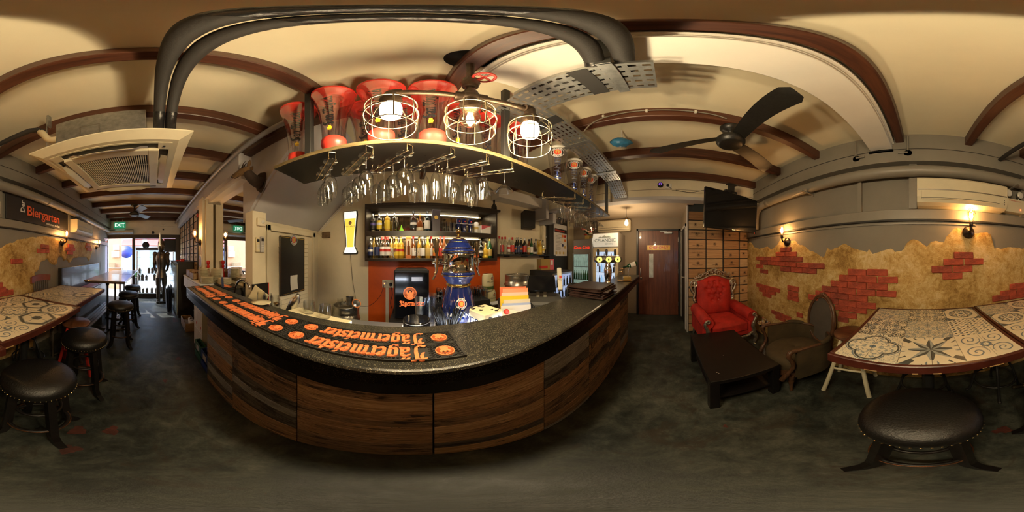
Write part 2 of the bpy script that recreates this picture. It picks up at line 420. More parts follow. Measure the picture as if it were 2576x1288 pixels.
# ---------------------------------------------------------------- brick side wall
WS = st(MB().box(-5.7, 2.9, -1.72, -1.6, 0, ZC).build('wall_south', M_grey))
MB().box(-5.62, 2.88, -1.6, -1.48, 2.44, ZC).build('soffit_beam', M_greyg, WS)
MB().box(-5.62, 2.88, -1.477, -1.474, 2.6, 2.605).build('soffit_seam', M_blackm, WS)
MB().box(-5.62, 2.88, -1.6, -1.565, 1.822, 1.925, .004).build('ledge', M_greyg, WS)
MB().box(-5.62, 2.88, -1.6, -1.563, 1.806, 1.82).build('ledge_black_strip', M_blackm, WS)  # matt black strip along the lower edge of the ledge
MB().box(-.55, 2.6, -1.6, -1.585, 1.775, 1.79).build('cable_conduit', M_greyg, WS)
for x in (.62,): MB().box(x - .02, x + .02, -1.6, -1.56, 1.925, 2.3).build('wall_conduit', M_greyg, WS)
for x in (.04, -1.17, -2.78): MB().box(x, x + .075, -1.6, -1.55, 1.925, 2.44).build('pilaster', M_greyg, WS)
# fat grey drain pipe under the soffit
mb = MB(); mb.tube([(-5.6, -1.505, 2.325), (-3, -1.505, 2.325), (0, -1.505, 2.325), (2.15, -1.505, 2.325)], .062, 20)
mb.tube([(2.12, -1.505, 2.325), (2.3, -1.505, 2.31), (2.42, -1.51, 2.22), (2.46, -1.52, 2.06), (2.47, -1.53, 1.93)], .062, 20)
DP = tag(mb.build('drain_pipe', M_greyg), 'fat grey painted drain pipe running along the top of the brick wall', 'pipe')
for x in (1.25, -.95, -2.9, -4.6):
    MB().box(x - .015, x + .015, -1.47, -1.38, 2.245, 2.258).box(x - .015, x + .015, -1.6, -1.585, 2.23, 2.27).box(x - .012, x + .012, -1.59, -1.4, 2.25, 2.258).build('pipe_bracket', M_greyg, DP)
for x in (2.05, -2.0): MB().at((x, -1.505, 2.325), (0, R(90), 0)).lathe([(.064, -.04), (.067, -.035), (.067, .035), (.064, .04)], 20).build('pipe_collar', M_greyg, DP)
# round junction boxes under the soffit by the boxed beam
for x in (.12, .62):
    t = thing('junction_box', 'round grey conduit junction box by the pale boxed beam' if x > .5 else 'round grey conduit junction box beside the dark beam end', 'junction box', (x, -1.48, 2.55))
    MB().at(rot=(R(90), 0, 0)).lathe([(.001, .03), (.035, .03), (.04, .024), (.04, 0)], 16).build('box_lid', M_greyg, t)
    MB().tube([(0, .012, .03), (0, .012, .24)], .011, 8).tube([(0, .012, 0), (.09 if x < .5 else -.09, .012, 0)], .011, 8).build('conduit_pipe', M_greyg, t)
# plaster crust: height outline measured along the wall
def wallpts(lst, s, x0, y0): return [at(x0 + cx * s, y0 + cy * s, Y=-1.6) for cx, cy in lst]
s6 = 696 / 2241
top = wallpts([(20, 150), (60, 195), (100, 212), (130, 203), (165, 190), (190, 215), (235, 185), (270, 135), (300, 125), (350, 150), (385, 140), (420, 175), (465, 185), (510, 230), (560, 240), (620, 285), (655, 190), (670, 225), (720, 200), (790, 165), (850, 200), (930, 225), (970, 235), (985, 205), (1015, 245), (1080, 235), (1170, 200), (1200, 235), (1260, 215), (1290, 150), (1345, 135), (1400, 150), (1450, 185), (1490, 148), (1550, 150), (1590, 160), (1610, 110), (1650, 60), (1690, 42), (1730, 50), (1760, 90), (1850, 85), (1930, 75), (1970, 90), (2000, 200), (2080, 205), (2160, 195), (2235, 205)], s6, 1880, 560)
s1 = 420 / 1503
top += wallpts([(30, 640), (90, 610), (160, 580), (260, 565), (330, 555), (420, 552), (480, 565), (560, 590), (650, 590), (760, 605), (790, 565), (828, 565)], s1, 0, 440)
bot_l = wallpts([(300, 890), (345, 860), (360, 790), (420, 760), (470, 810), (505, 810), (520, 745), (560, 740), (570, 780), (590, 760), (625, 795), (660, 750), (730, 740), (780, 745), (800, 780), (828, 700)], s1, 0, 440)
topx = sorted([(p.x, p.z) for p in top]); botx = sorted([(p.x, p.z) for p in bot_l])
def interp(tab, x):
    if x <= tab[0][0]: return tab[0][1]
    for (a, za), (b, zb) in zip(tab, tab[1:]):
        if x <= b: return za + (zb - za) * (x - a) / max(b - a, 1e-6)
    return tab[-1][1]
XL = topx[0][0]; XB = botx[-1][0]; XR = 2.86
NX, NZ = 330, 64
def pfn(u, v):
    x = XL + (XR - XL) * u
    zt = interp(topx, min(x, topx[-1][0])) if x < topx[-1][0] else topx[-1][1] - (x - topx[-1][0]) * .6
    zt += .018 * mnoise.noise((x * 9, 0, 0)) + .012 * mnoise.noise((x * 40, 3, 0))
    zb = interp(botx, x) if x < XB else 0.0
    if x < XB: zb += .02 * mnoise.noise((x * 14, 7, 0))
    z = zb + (zt - zb) * v
    e = min(1.0, (zt - z) / .03, ((z - zb) / .03 if x < XB else 1)); e = max(0, e)
    d = .004 + .012 * e + .006 * mnoise.fractal((x * 7, 1.7, z * 7), 1.0, 2.0, 5)
    if v in (0, 1) and e <= 0: d = -.004 if v == 1 else -.002
    return (x, -1.6 + max(d, -.004), z)
PL = MB().grid(NX, NZ, pfn).build('plaster_crust', M_plaster, WS)
PL['label'] = 'broken ochre plaster crust with a jagged top edge'
# bricks showing through the plaster, one object each
rows = '''273,356,218 235,311,256 313,404,256 78,132,291 134,197,292 199,267,293 269,352,296 354,452,298 108,171,326 173,236,328 238,313,332 315,402,338 405,506,345 508,625,351 78,130,354 108,168,395 273,356,377 358,452,383 454,563,391
78,124,508 126,189,525 191,268,543 100,154,548 156,230,565 130,195,588 330,416,533 333,413,575 330,418,614 200,289,735 291,355,768 235,310,775 403,450,748
818,968,402 972,1136,404 748,888,450 893,1052,458 1058,1221,463 680,813,497 817,969,508 975,1137,518 608,738,538 741,882,552 890,1040,565 1047,1210,575 557,680,577 683,823,595 826,974,611 498,610,607 660,742,634 745,886,654 888,1042,668 715,817,690 819,970,706 740,892,747 735,822,783 640,712,790
1671,1828,264 1587,1749,319 1757,1910,316 1492,1657,377 1665,1820,373 1578,1742,431
2123,2260,512 2048,2173,568 2177,2300,562 1985,2113,607 2117,2260,590'''
bricks = [tuple(float(q) for q in w.split(',')) + (s6, 1880, 560) for w in rows.split()]
rows1 = '95,197,777 367,436,645 332,403,684 406,438,684 607,660,640 583,626,668 629,672,670 603,652,702 778,808,627 765,815,648 778,822,670 -70,48,1036 -60,115,1067'
bricks += [tuple(float(q) for q in w.split(',')) + (s1, 0, 440) for w in rows1.split()]
rb = random.Random(7); brick_mesh = {}
for i, (a, b, yc, s, x0, y0) in enumerate(bricks):
    p = at(x0 + a * s, y0 + yc * s, Y=-1.58); q = at(x0 + b * s, y0 + yc * s, Y=-1.58)
    w = round(abs(p.x - q.x), 2); hh = .033
    key = (w, i % 3)
    if key not in brick_mesh:
        mb = MB().box(-w / 2, w / 2, -.012, .012, -hh, hh, .006)
        rr = random.Random(i)
        mb.v = [(x + rr.uniform(-.0025, .0025), y + rr.uniform(-.002, .002), z + rr.uniform(-.0025, .0025)) for x, y, z in mb.v]
        brick_mesh[key] = mb.mesh('brick', M_brick if i % 4 else M_brick2)
    link('brick', brick_mesh[key], WS, ((p.x + q.x) / 2, -1.573, (p.z + q.z) / 2))
# ---------------------------------------------------------------- other walls
WN = st(MB().box(-1.6, 3.95, 2.45, 2.55, 0, ZC).build('wall_north', M_cream))
st(MB().box(-1.65, -1.53, 1.02, 2.5, 0, 2.0).build('wall_stair', M_cream))
# stair: side wall over the slope and the sloping soffit
zs = lambda x: 1.91 + .95 * (x + 1.51)
mb = MB().at(rot=(R(90), 0, 0)); mb.prism([(-1.62, 1.85), (-.54, zs(-.54)), (-.54, ZC), (-1.62, ZC)], -1.07, -1.0)
st(mb.build('wall_stairside', M_lav))
mb = MB().at(rot=(R(90), 0, 0)); mb.prism([(-1.6, zs(-1.6)), (-.5, zs(-.5)), (-.5, ZC + .02), (-1.6, ZC)], -2.5, -1.03)
st(mb.build('ceiling_stair_soffit', M_lav))
# wall between corridor and kitchen: crates, pillar, mirror recess
WC = st(MB().box(-5.7, -2.75, .97, 1.08, 0, ZC).build('wall_corridor', M_lav))
MB().box(-2.86, -2.62, .82, .97, 0, 2.5).build('pillar', M_cream, WC)
MB().box(-2.62, -2.56, .86, .99, 0, 2.5).build('pillar_trim', M_cream, WC)
MB().box(-5.6, -1.45, .84, 1.06, 2.44, 2.7).build('lintel_beam', M_lav, WC)
MB().box(-2.62, -1.5, .9, 1.06, 2.36, 2.44).build('lintel_trim', M_white, WC)
st(MB().box(-2.75, -1.53, 1.02, 1.08, 0, 2.5).build('wall_mirror', M_cream))
st(MB().box(-1.54, -1.4, .98, 1.16, 0, 1.95).build('wall_pier', M_cream))
# crate partition, passage and staff end
st(MB().box(2.88, 2.98, -1.7, -.4, 0, 2.6).build('wall_crates', M_blackm))
st(MB().box(2.98, 3.95, -.5, -.4, 0, 2.6).build('wall_passage', M_taupe))
st(MB().box(3.9, 4.02, -.5, 2.55, 0, 2.6).build('wall_east', M_taupe))
LI = st(MB().box(2.46, 2.62, -1.6, 2.5, 2.4, ZC).build('trim_1', M_cream))
MB().box(2.455, 2.46, -1.5, 2.4, 2.52, 2.526).build('trim_seam', M_taupe, LI)
MB().box(2.44, 2.62, -1.48, 2.45, 2.345, 2.4).build('trim_board', M_lav, LI)
MB().box(2.86, 2.99, -.41, -.385, 0, 2.4).build('corner_trim', M_lav, LI)
st(MB().box(2.6, 3.95, -.5, 2.5, 2.4, 2.5).build('ceiling_passage', mat('warm_white_paint', (.66, .55, .42), .7)))
# ---------------------------------------------------------------- street end: lintel, frames
WE = st(MB().box(-5.72, -5.62, -1.7, 1.0, 2.16, ZC).build('wall_west', M_white))
M_frame = mat('dark_door_frame', (.028, .016, .012), .45, var=.2)
MB().box(-5.7, -5.58, -1.6, .95, 2.08, 2.2, .004).build('door_head', M_frame, WE)
MB().box(-5.7, -5.58, -.72, -.62, 0, 2.08, .004).build('mullion', M_frame, WE)
MB().box(-5.7, -5.58, .78, .95, 0, 2.08, .004).build('jamb', M_frame, WE)
MB().box(-5.7, -5.58, -1.68, -1.6, 0, 2.08, .004).build('jamb', M_frame, WE)
MB().box(-5.7, -5.56, -.62, .8, 0, .17, .004).build('sill', M_frame, WE)
# ================================================================ bar counter
def speckle():
    m, nt, bs = newmat('speckled_black_stone')
    x, y, z = coords(nt); v = combine(nt, x, y, z)
    n = nt.nodes.new('ShaderNodeTexVoronoi'); n.inputs['Scale'].default_value = 330; nt.links.new(v, n.inputs['Vector'])
    d = E(nt, n.outputs['Distance']); cl = nt.nodes.new('ShaderNodeSeparateColor'); nt.links.new(n.outputs['Color'], cl.inputs[0])
    f = (d * 1.0).lt(.33) * E(nt, cl.outputs[0]).gt(.62)
    g = noise_(nt, v, 30, 5, .6)
    base = ramp(nt, g, [(.3, (.008, .008, .007)), (.7, (.03, .028, .022))])
    nt.links.new(mixc(nt, f, base, (.3, .27, .18)), bs.inputs['Base Color']); bs.inputs['Roughness'].default_value = .3; bs.inputs['Specular IOR Level'].default_value = .24
    return m
M_stone = speckle()
M_fascia = mat('black_gloss_fascia', (.008, .007, .006), .22, rvar=.06)
BARROT = .02
bar = thing('bar_counter', 'long bar counter with speckled black top and reclaimed wood panels', 'bar counter', (0, .41, 0), BARROT)
mb = MB()
prof = [(0, 1.045), (0, 1.095), (.004, 1.104), (.012, 1.107), (.35, 1.107), (.35, 1.075), (.02, 1.075), (.02, 1.045)]
pts = [(y, z) for y, z in prof]
mb.add([(x, y, z) for x in (-1.8, 2.98) for y, z in pts], [list(range(8))[::-1], list(range(8, 16))] + [(i, (i + 1) % 8, 8 + (i + 1) % 8, 8 + i) for i in range(8)])
mb.build('worktop', M_stone, bar)
MB().box(-1.8, 2.98, .003, .12, .985, 1.048, .004).box(-1.798, 2.978, .0, .02, 1.0, 1.094).build('fascia', M_fascia, bar)
MB().box(-1.42, 2.45, .132, .34, .02, 1.075).build('carcass', M_blackm, bar)
MB().box(-1.42, 2.45, .15, .3, 0, .05).build('plinth', M_blackm, bar)
PW = [-1.435, -.955, -.424, .082, .59, 1.092, 1.56, 2.02, 2.486]
rp = random.Random(11)
for a, b in zip(PW, PW[1:]):
    p = MB().box(a + .002, b - .002, .122, .132, .02, .99).build('panel', M_blackm, bar)
    hs = [.085, .105, .08, .1, .095, .09, .11, .085, .1, .0]
    z = .985
    while z > .03:
        h = min(rp.choice([.078, .088, .098, .106]), z - .02)
        MB().box(-(b - a) / 2 + .003, (b - a) / 2 - .003, 0, .008, -h / 2 + .0012, h / 2 - .0012, .0015).build('plank', M_plank[rp.choice([0, 0, 1, 1, 2, 3, 4])], p, ((a + b) / 2, .114 + rp.uniform(0, .0015), z - h / 2))
        z -= h
MB().box(2.44, 2.49, .13, .34, 0, 1.06).build('end_panel', M_blackm, bar)
MB().box(-1.44, -1.42, .13, .34, 0, 1.06).build('end_panel', M_blackm, bar)
# old stencilled marks on the planks
rq = random.Random(2)
for x0, z, n in ((-1.36, .9, 9), (1.12, .7, 12), (1.12, .52, 12)):
    for k in range(n): w = rq.uniform(.006, .016); MB().box(x0 + k * .033, x0 + k * .033 + w, .1115, .1125, z - .028, z + rq.uniform(.012, .03)).build('stencil_mark', M_blackm, bar)
# LED tube under the back edge, lighting the work area behind
led = thing('led_tube', 'cool white tube lamp under the back edge of the bar top', 'lamp', (.2, .80, 1.06))
MB().cyl((-.5, 0, 0), (.5, 0, 0), .01, n=10).build('tube', mat('cool_led', (1, 1, 1), .5, emit=(.8, .88, 1), estr=6), led)
MB().box(-.52, .52, -.016, -.008, -.012, .014).build('holder', M_steel, led)
light('led_light', 'AREA', (.2, .83, 1.05), 8, (.78, .86, 1), 1.0, (R(25), 0, 0), .03)
# ---------------------------------------------------------------- rubber bar mats
M_rub = mat('black_rubber', (.016, .015, .013), .55, bmp=.1, bscale=200)
M_org = mat('orange_rubber', (.78, .2, .065), .5)
def emblem(mb, r, h):                      # ring, rays and a stag's head in relief
    n = 40; ring = lambda a, b: mb.add([(rr * math.cos(2 * PI * i / n), rr * math.sin(2 * PI * i / n), z) for rr, z in ((a, 0), (a, h), (b, h), (b, 0)) for i in range(n)],
        [(j * n + i, j * n + (i + 1) % n, (j + 1) * n + (i + 1) % n, (j + 1) * n + i) for j in range(3) for i in range(n)])
    ring(r, r * .9)
    for i in range(30):
        a = PI * (-.28 + 1.56 * i / 29); w = .028
        mb.prism([(r * k * math.cos(a + s), r * k * math.sin(a + s)) for k, s in ((.52, -w), (.9, -w * .8), (.9, w * .8), (.52, w))], 0, h)
    body = [(-.5, -.62), (-.2, -.86), (.2, -.86), (.5, -.62), (.36, -.3), (.5, -.05), (.62, .3), (.46, .2), (.4, .42), (.3, .16), (.12, .08), (.14, .3), (0, .4), (-.14, .3), (-.12, .08), (-.3, .16), (-.4, .42), (-.46, .2), (-.62, .3), (-.5, -.05), (-.36, -.3)]
    mb.prism([(x * r, y * r) for x, y in body], 0, h)
    return mb
def make_mat():
    t = thing('bar_mat', 'x', 'bar mat')
    L, D = .648, .104
    mb = MB().box(-L / 2, L / 2, -D / 2, D / 2, 0, .004)
    for x0, x1, y0, y1 in ((-L / 2, L / 2, -D / 2, -D / 2 + .006), (-L / 2, L / 2, D / 2 - .006, D / 2), (-L / 2, -L / 2 + .006, -D / 2, D / 2), (L / 2 - .006, L / 2, -D / 2, D / 2)): mb.box(x0, x1, y0, y1, 0, .009)
    mb.build('base', M_rub, t)
    mb = MB(); r = 0; y = -D / 2 + .011
    while y < D / 2 - .009:
        x = -L / 2 + .012 + (r % 2) * .006
        while x < L / 2 - .012:
            inr = min(math.hypot(x - .268, y), math.hypot(x + .268, y)) < .037 or (abs(x) < .212 and abs(y) < .028)
            if not inr: mb.box(x - .0046, x + .0046, y - .0016, y + .0016, .004, .0085)
            x += .0125
        y += .0068; r += 1
    o = mb.build('grip_studs', M_rub, t); o['kind'] = 'stuff'
    tx, w = blackletter('Jägermeister', .034, .005)
    k = .415 / w; tx.v = [(a * k, b * k - .004, c + .004) for a, b, c in tx.v]
    tx.build('lettering', M_org, t)
    e = emblem(MB().at((0, 0, .004)), .032, .0048).mesh('emblem', M_org)
    for x in (-.268, .268): link('emblem', e, t, (x, 0, 0))
    return t
m0 = make_mat(); first = True
for col, xc, who in ((0, -.152, 'beside the straw pot'), (1, -.805, 'midway along the bar'), (2, -1.46, 'at the corridor end')):
    for row, yc, rw in ((0, .514, 'front'), (1, .622, 'rear')):
        lab = f'black rubber bar mat with orange lettering, {rw} mat {who}'
        loc = (xc, yc + BARROT * xc, 1.1072); o = m0 if first else dup(m0, label=lab)
        o.location = loc; o.rotation_euler = (0, 0, PI + BARROT); o['label'] = lab; o['group'] = 'bar mats on the counter'; first = False
# ================================================================ hanging glass shelf
SHZ = 2.02
shelf = thing('hanging_shelf', 'long black ceiling-hung glass shelf over the bar', 'shelf', (0, .668, SHZ), .039)
M_ply = mat('black_board_underside', (.013, .011, .009), .3, rvar=.08)
M_plyedge = wood('layered_ply_edge', (.05, .035, .015), (.22, .16, .07), .4, 6, 'X')
MB().box(-.70, 2.13, .004, .31, 0, .024).build('board', M_ply, shelf)
MB().box(-.70, 2.13, 0, .004, 0, .024).box(-.70, 2.13, -.001, 0, .0055, .0075).box(-.7, 2.13, -.001, 0, .0155, .0175).build('edge_strip', M_plyedge, shelf)
for x in (-.472, .478, 2.06): MB().box(x - .018, x + .018, .006, .042, .024, ZC - SHZ, .002).build('hanger_post', M_blackm, shelf)
# wire racks under the shelf, each a part
RX = [-.33, -.155, .018, .205, .38, .535, 1.2, 1.36, 1.52, 1.66, 1.8, 1.93]
M_wire = mat('brass_wire', (.62, .5, .3), .25, 1)
rk = MB()
w = .017
rk.tube(spline([(-w, .02, 0), (-w, .02, -.045), (-w, .035, -.052), (-w, .27, -.052), (-w, .29, -.04), (-w, .295, -.01), (-w, .285, 0)], 4), .0022, 6)
rk.tube(spline([(w, .02, 0), (w, .02, -.045), (w, .035, -.052), (w, .27, -.052), (w, .29, -.04), (w, .295, -.01), (w, .285, 0)], 4), .0022, 6)
rk.tube([(-w, .02, -.002), (w, .02, -.002)], .0022, 6)
rkm = rk.mesh('wire_rack', M_wire)
for x in RX: link('wire_rack', rkm, shelf, (x, .005, 0), (0, 0, R(42)))
# ---------------------------------------------------------------- stemware hanging upside down
M_glass = glassy('clear_glass', (.98, .985, .98), .2, .04)
def stem_glass(kind):
    # profile upright from foot (z=0) to rim; hung by turning over
    P = {'wine': [(.001, .0), (.036, .0), (.036, .002), (.006, .007), (.0042, .02), (.004, .085), (.006, .092), (.022, .105), (.032, .125), (.0355, .15), (.0345, .18), (.03, .212)],
         'big': [(.001, .0), (.038, .0), (.038, .002), (.006, .007), (.0045, .02), (.0045, .075), (.007, .083), (.026, .1), (.038, .128), (.042, .155), (.041, .185), (.036, .215)],
         'flute': [(.001, .0), (.033, .0), (.033, .002), (.006, .007), (.004, .02), (.004, .06), (.008, .075), (.02, .1), (.026, .14), (.027, .18), (.024, .225)],
         'martini': [(.001, .0), (.034, .0), (.034, .002), (.006, .007), (.0042, .02), (.0042, .085), (.007, .092), (.03, .118), (.05, .142)],
         'hurricane': [(.001, .0), (.036, .0), (.036, .003), (.008, .009), (.006, .03), (.008, .04), (.03, .062), (.036, .09), (.031, .12), (.03, .15), (.037, .185), (.041, .2)],
         'margarita': [(.001, .0), (.036, .0), (.036, .002), (.006, .007), (.0045, .02), (.0045, .055), (.012, .065), (.022, .08), (.024, .098), (.036, .115), (.053, .135), (.055, .145)]}[kind]
    mb = MB().at(rot=(PI, 0, 0)); n = 20
    mb.lathe(P[:2], n, False); mb.lathe(P[1:], n, False)
    inner = [(max(r - .0016, .0005), z) for r, z in P if z > .06][2:]
    mb.lathe(inner, n, False)
    mb.torus((0, 0, P[-1][1]), P[-1][0] - .0008, .0009, 20, 5)
    return mb.mesh(kind + '_glass', M_glass)
GL = {}
spec = {-.33: ['wine', 'wine', 'wine'], -.155: ['wine', 'wine', 'wine', 'wine'], .018: ['big', 'wine', 'wine', 'wine'], .205: ['flute', 'flute', 'flute', 'wine'],
        .38: ['wine', 'big', 'wine'], .535: ['martini', 'martini', 'wine'], 1.2: ['hurricane', 'hurricane'], 1.36: ['margarita', 'hurricane', 'wine'], 1.52: ['hurricane', 'wine', 'wine'],
        1.66: ['martini', 'wine', 'hurricane'], 1.8: ['margarita', 'flute'], 1.93: ['martini', 'flute']}
NM = {'wine': ('wine_glass', 'slim clear wine glass hanging upside down under the bar shelf'), 'big': ('goblet', 'wide clear red-wine goblet hanging upside down under the bar shelf'),
      'flute': ('champagne_flute', 'narrow clear flute hanging upside down under the bar shelf'), 'martini': ('martini_glass', 'cone-shaped martini glass hanging upside down under the bar shelf'),
      'hurricane': ('hurricane_glass', 'curvy tall cocktail glass hanging upside down under the bar shelf'), 'margarita': ('margarita_glass', 'stepped wide-rim margarita glass hanging upside down under the bar shelf')}
Ms = Matrix.Translation((0, .668, SHZ)) @ Matrix.Rotation(.039, 4, 'Z')
rg = random.Random(3)
for x in RX:
    ks = spec[x]; n = len(ks)
    for i, k in enumerate(ks):
        if k not in GL: GL[k] = stem_glass(k)
        rad_ = {'wine': .0365, 'big': .0425, 'flute': .034, 'martini': .051, 'hurricane': .042, 'margarita': .056}
        off = .012 + sum(2 * rad_[q] for q in ks[:i]) + rad_[k]
        p = Ms @ Vector((x - (off) * math.sin(R(42)), .005 + off * math.cos(R(42)), -.0475))
        o = link(NM[k][0], GL[k], None, p, (0, 0, rg.random() * 6)); tag(o, NM[k][1], 'glass', NM[k][0].replace('_', ' ') + ' group under the shelf')
# ---------------------------------------------------------------- red beer towers and printed glass towers on the shelf
M_redp = mat('red_plastic', (.72, .045, .03), .35)
M_redt = mat('red_plastic_lid', (.75, .06, .045), .4, trans=.0, alpha=.9)
M_clr = glassy('clear_acrylic', (.93, .91, .9), .3, .08)
M_ink = mat('black_print', (.01, .01, .012), .5); M_yel = mat('yellow_print', (.75, .52, .02), .5); M_ltr = mat('white_print', (.75, .75, .74), .5)
def beer_tower():
    t = thing('beer_tower', 'red and clear flared beer tower standing on the bar shelf', 'beer tower', group='red beer towers on the shelf')
    MB().lathe([(.056, 0), (.056, .045), (.062, .05), (.062, .09), (.058, .095), (.001, .095)], 24).build('base', M_redp, t)
    MB().lathe([(.058, .095), (.062, .2), (.072, .33), (.088, .45), (.104, .54), (.112, .575)], 28, False).build('body', M_clr, t)
    MB().lathe([(.001, .572), (.04, .572), (.044, .56), (.06, .56), (.062, .574), (.108, .577), (.113, .58), (.113, .6), (.106, .606), (.001, .606)], 28, False).build('lid', M_redp, t)
    MB().lathe([(.03, .1), (.03, .54), (.036, .55)], 16, False).lathe([(.044, .545), (.048, .56)], 16, False).build('ice_tube', M_clr, t)
    tx, w = blackletter('San Miguel', .034, .0008)
    n = tx.v; tx.v = []
    for a, b, c in n:                              # wrapped up the flared side, reading upwards
        z = .33 + a * .30 / w * 1.0; r = .0655 + max(0, (z - .2)) ** 1.6 * .16 + .0006 + c
        ang = -.35 - b / r; tx.v.append((r * math.sin(ang), -r * math.cos(ang), z))
    tx.build('lettering', M_ink, t)
    mb = MB(); 
    for z0, hw, hh in ((.17, .007, .006), (.155, .011, .008), (.14, .009, .005)):
        mb.add([(.0655 * math.sin(a), -.0655 * math.cos(a), z) for z in (z0 - hh, z0 + hh) for a in [(-.35 + hw / .065 * q) for q in (-1, -.5, 0, .5, 1)]], [(i, i + 1, i + 6, i + 5) for i in range(4)])
    mb.build('crown_print', M_yel, t)
    return t
bt = beer_tower(); first = True
for x, y, rz in ((-.6, .105, .9), (-.352, .058, .5), (-.122, .058, .3), (.108, .058, .1), (.3, .19, -.3), (.53, .235, -.6), (-.237, .25, .6), (-.007, .25, .2), (.76, .235, -.8)):
    p = Ms @ Vector((x, y, .0245)); o = bt if first else dup(bt)
    o.location = p; o.rotation_euler = (0, 0, rz); first = False
def roundel(mb_, r):                               # round brewery badge, flat print
    pass
M_pred = mat('badge_red', (.6, .06, .03), .5); M_pgold = mat('badge_gold', (.55, .38, .08), .45, .3)
def badge(parent, place, r, txt=True):
    '''ring with lettering round a red field; place(u, v) gives a point on the carrying surface'''
    def disc(r0, r1, lift, m, name, n=28):
        vs_ = [place(q * math.cos(2 * PI * i / n), q * math.sin(2 * PI * i / n), lift) for q in (r0, r1) for i in range(n)]
        fs = [(i, (i + 1) % n, n + (i + 1) % n, n + i) for i in range(n)]
        me = MB().add(vs_, fs); 
        if r0 < r * .05: me.add([vs_[i] for i in range(n)], [list(range(n))])
        return me.build(name, m, parent)
    disc(r * .01, r, .0004, M_ink, 'badge'); disc(r * .92, r * .98, .0008, M_ltr, 'badge_rim'); disc(r * .01, r * .6, .0008, M_pred, 'badge_field')
    disc(r * .57, r * .63, .0011, M_ltr, 'badge_ring')
    mb = MB(); head = [(-.3, -.42), (.28, -.42), (.24, -.1), (.36, .1), (.2, .36), (-.05, .42), (-.26, .3), (-.32, .02), (-.2, -.1)]
    mb.add([place(a * r, b * r, .0012) for a, b in head], [list(range(len(head)))]); mb.build('badge_figure', M_pgold, parent)
    if txt:
        for word, up in (('PAULANER', 1), ('MÜNCHEN', -1)):
            for i, ch in enumerate(word):
                a = PI / 2 * up - up * (i - (len(word) - 1) / 2) * .27
                me = text_mesh(ch, r * .36, 0, M_ltr, offset=r * .006)
                ca, sa = math.cos(a - PI / 2 * up), math.sin(a - PI / 2 * up)
                for v in me.vertices:
                    u = v.co.x * ca - v.co.y * sa + r * .77 * math.cos(a); w_ = v.co.x * sa + v.co.y * ca + r * .77 * math.sin(a)
                    v.co = place(u, w_, .0014)
                link('badge_letter', me, parent)
M_navy = mat('navy_print', (.012, .014, .045), .45)
def wrap_text(txt, size, m, parent, rad, z0, ang0, vertical=True, name='lettering', offset=0):
    me = text_mesh(txt, size, 0, m, offset=offset)
    for v in me.vertices:
        a, b = v.co.x, v.co.y
        if vertical: z = z0 + a; s = -b
        else: z = z0 + b; s = a
        r = rad(z) + .0009; an = ang0 + s / r
        v.co = (r * math.sin(an), -r * math.cos(an), z)
    return link(name, me, parent)
def glass_tower():
    t = thing('printed_beer_tower', 'tall clear beer-glass shaped tower with brewery badge on the bar shelf', 'beer tower', group='printed glass towers on the shelf')
    prof = [(.066, 0), (.07, .012), (.066, .03), (.058, .05), (.056, .09), (.06, .16), (.07, .25), (.082, .34), (.088, .42), (.086, .47)]
    MB().lathe([(.001, 0)] + prof[:2], 28, False).lathe(prof[1:], 28, False).build('body', M_clr, t)
    MB().lathe([(.08, .47), (.09, .472), (.09, .496), (.08, .502), (.001, .502)], 28, False).build('lid', mat('frosted_plastic', (.62, .6, .55), .4), t)
    def rad(z):
        for (r0, a), (r1, b) in zip(prof, prof[1:]):
            if z <= b: return r0 + (r1 - r0) * (z - a) / max(b - a, 1e-6)
        return prof[-1][0]
    wrap_text('PAULANER', .072, M_navy, t, rad, .185, .05, True, offset=.0006)
    def place(u, v, l):
        z = .405 + v; r = rad(z) + l + .0006; return (r * math.sin(u / r), -r * math.cos(u / r), z)
    badge(t, place, .058)
    tp = MB().tube([(0, -.06, .1), (0, -.105, .1)], .011, 10).tube([(0, -.095, .085), (0, -.095, .14)], .009, 10); tp.build('tap', M_ltr, t)
    MB().tube([(0, -.1, .12), (0, -.105, .165)], .007, 8).tube([(-.03, -.1, .1), (.03, -.1, .1)], .008, 8).build('tap_lever', mat('blue_plastic', (.02, .04, .2), .4), t)
    return t
gt = glass_tower(); first = True
for x, y, rz in ((1.13, .155, -.95), (1.42, .155, -1.05), (1.64, .155, -1.12), (1.84, .155, -1.17)):
    p = Ms @ Vector((x, y, .0245)); o = gt if first else dup(gt)
    o.location = p; o.rotation_euler = (0, 0, rz + .25 if False else rz); first = False
# ================================================================ pipe lamp with three caged bulbs
M_iron = mat('old_pipe_iron', (.1, .072, .05), .42, .85, var=.35, vscale=30, bmp=.2, bscale=120)
M_cage = mat('pale_cage_wire', (.2, .16, .1), .4, .8)
M_redv = mat('red_enamel', (.4, .03, .02), .4, var=.2)
lamp = thing('pipe_lamp', 'iron pipe ceiling lamp with red valve wheel and three caged bulbs', 'lamp', (.19, .482, 0))
MB().at((0, 0, ZC)).lathe([(.001, 0), (.085, 0), (.085, -.012), (.04, -.022), (.03, -.035), (.001, -.035)][::-1], 28).build('ceiling_flange', mat('black_iron', (.012, .011, .01), .45, .5), lamp)
MB().tube([(0, 0, ZC - .03), (0, 0, 2.2)], .014, 12).build('drop_pipe', M_iron, lamp)
mb = MB()
mb.lathe([(.02, 2.33), (.027, 2.335), (.027, 2.36), (.033, 2.38), (.027, 2.4), (.027, 2.43), (.02, 2.435)], 14).sphere((0, 0, 2.22), .036, 14, 8)
mb.tube([(-.05, .004, 2.22), (.05, -.007, 2.22)], .025, 12).tube([(0, 0, 2.13), (0, 0, 2.27)], .026, 12).build('valve_body', M_iron, lamp)
mb = MB().torus((.03, -.04, 2.42), .034, .006, 20, 6)
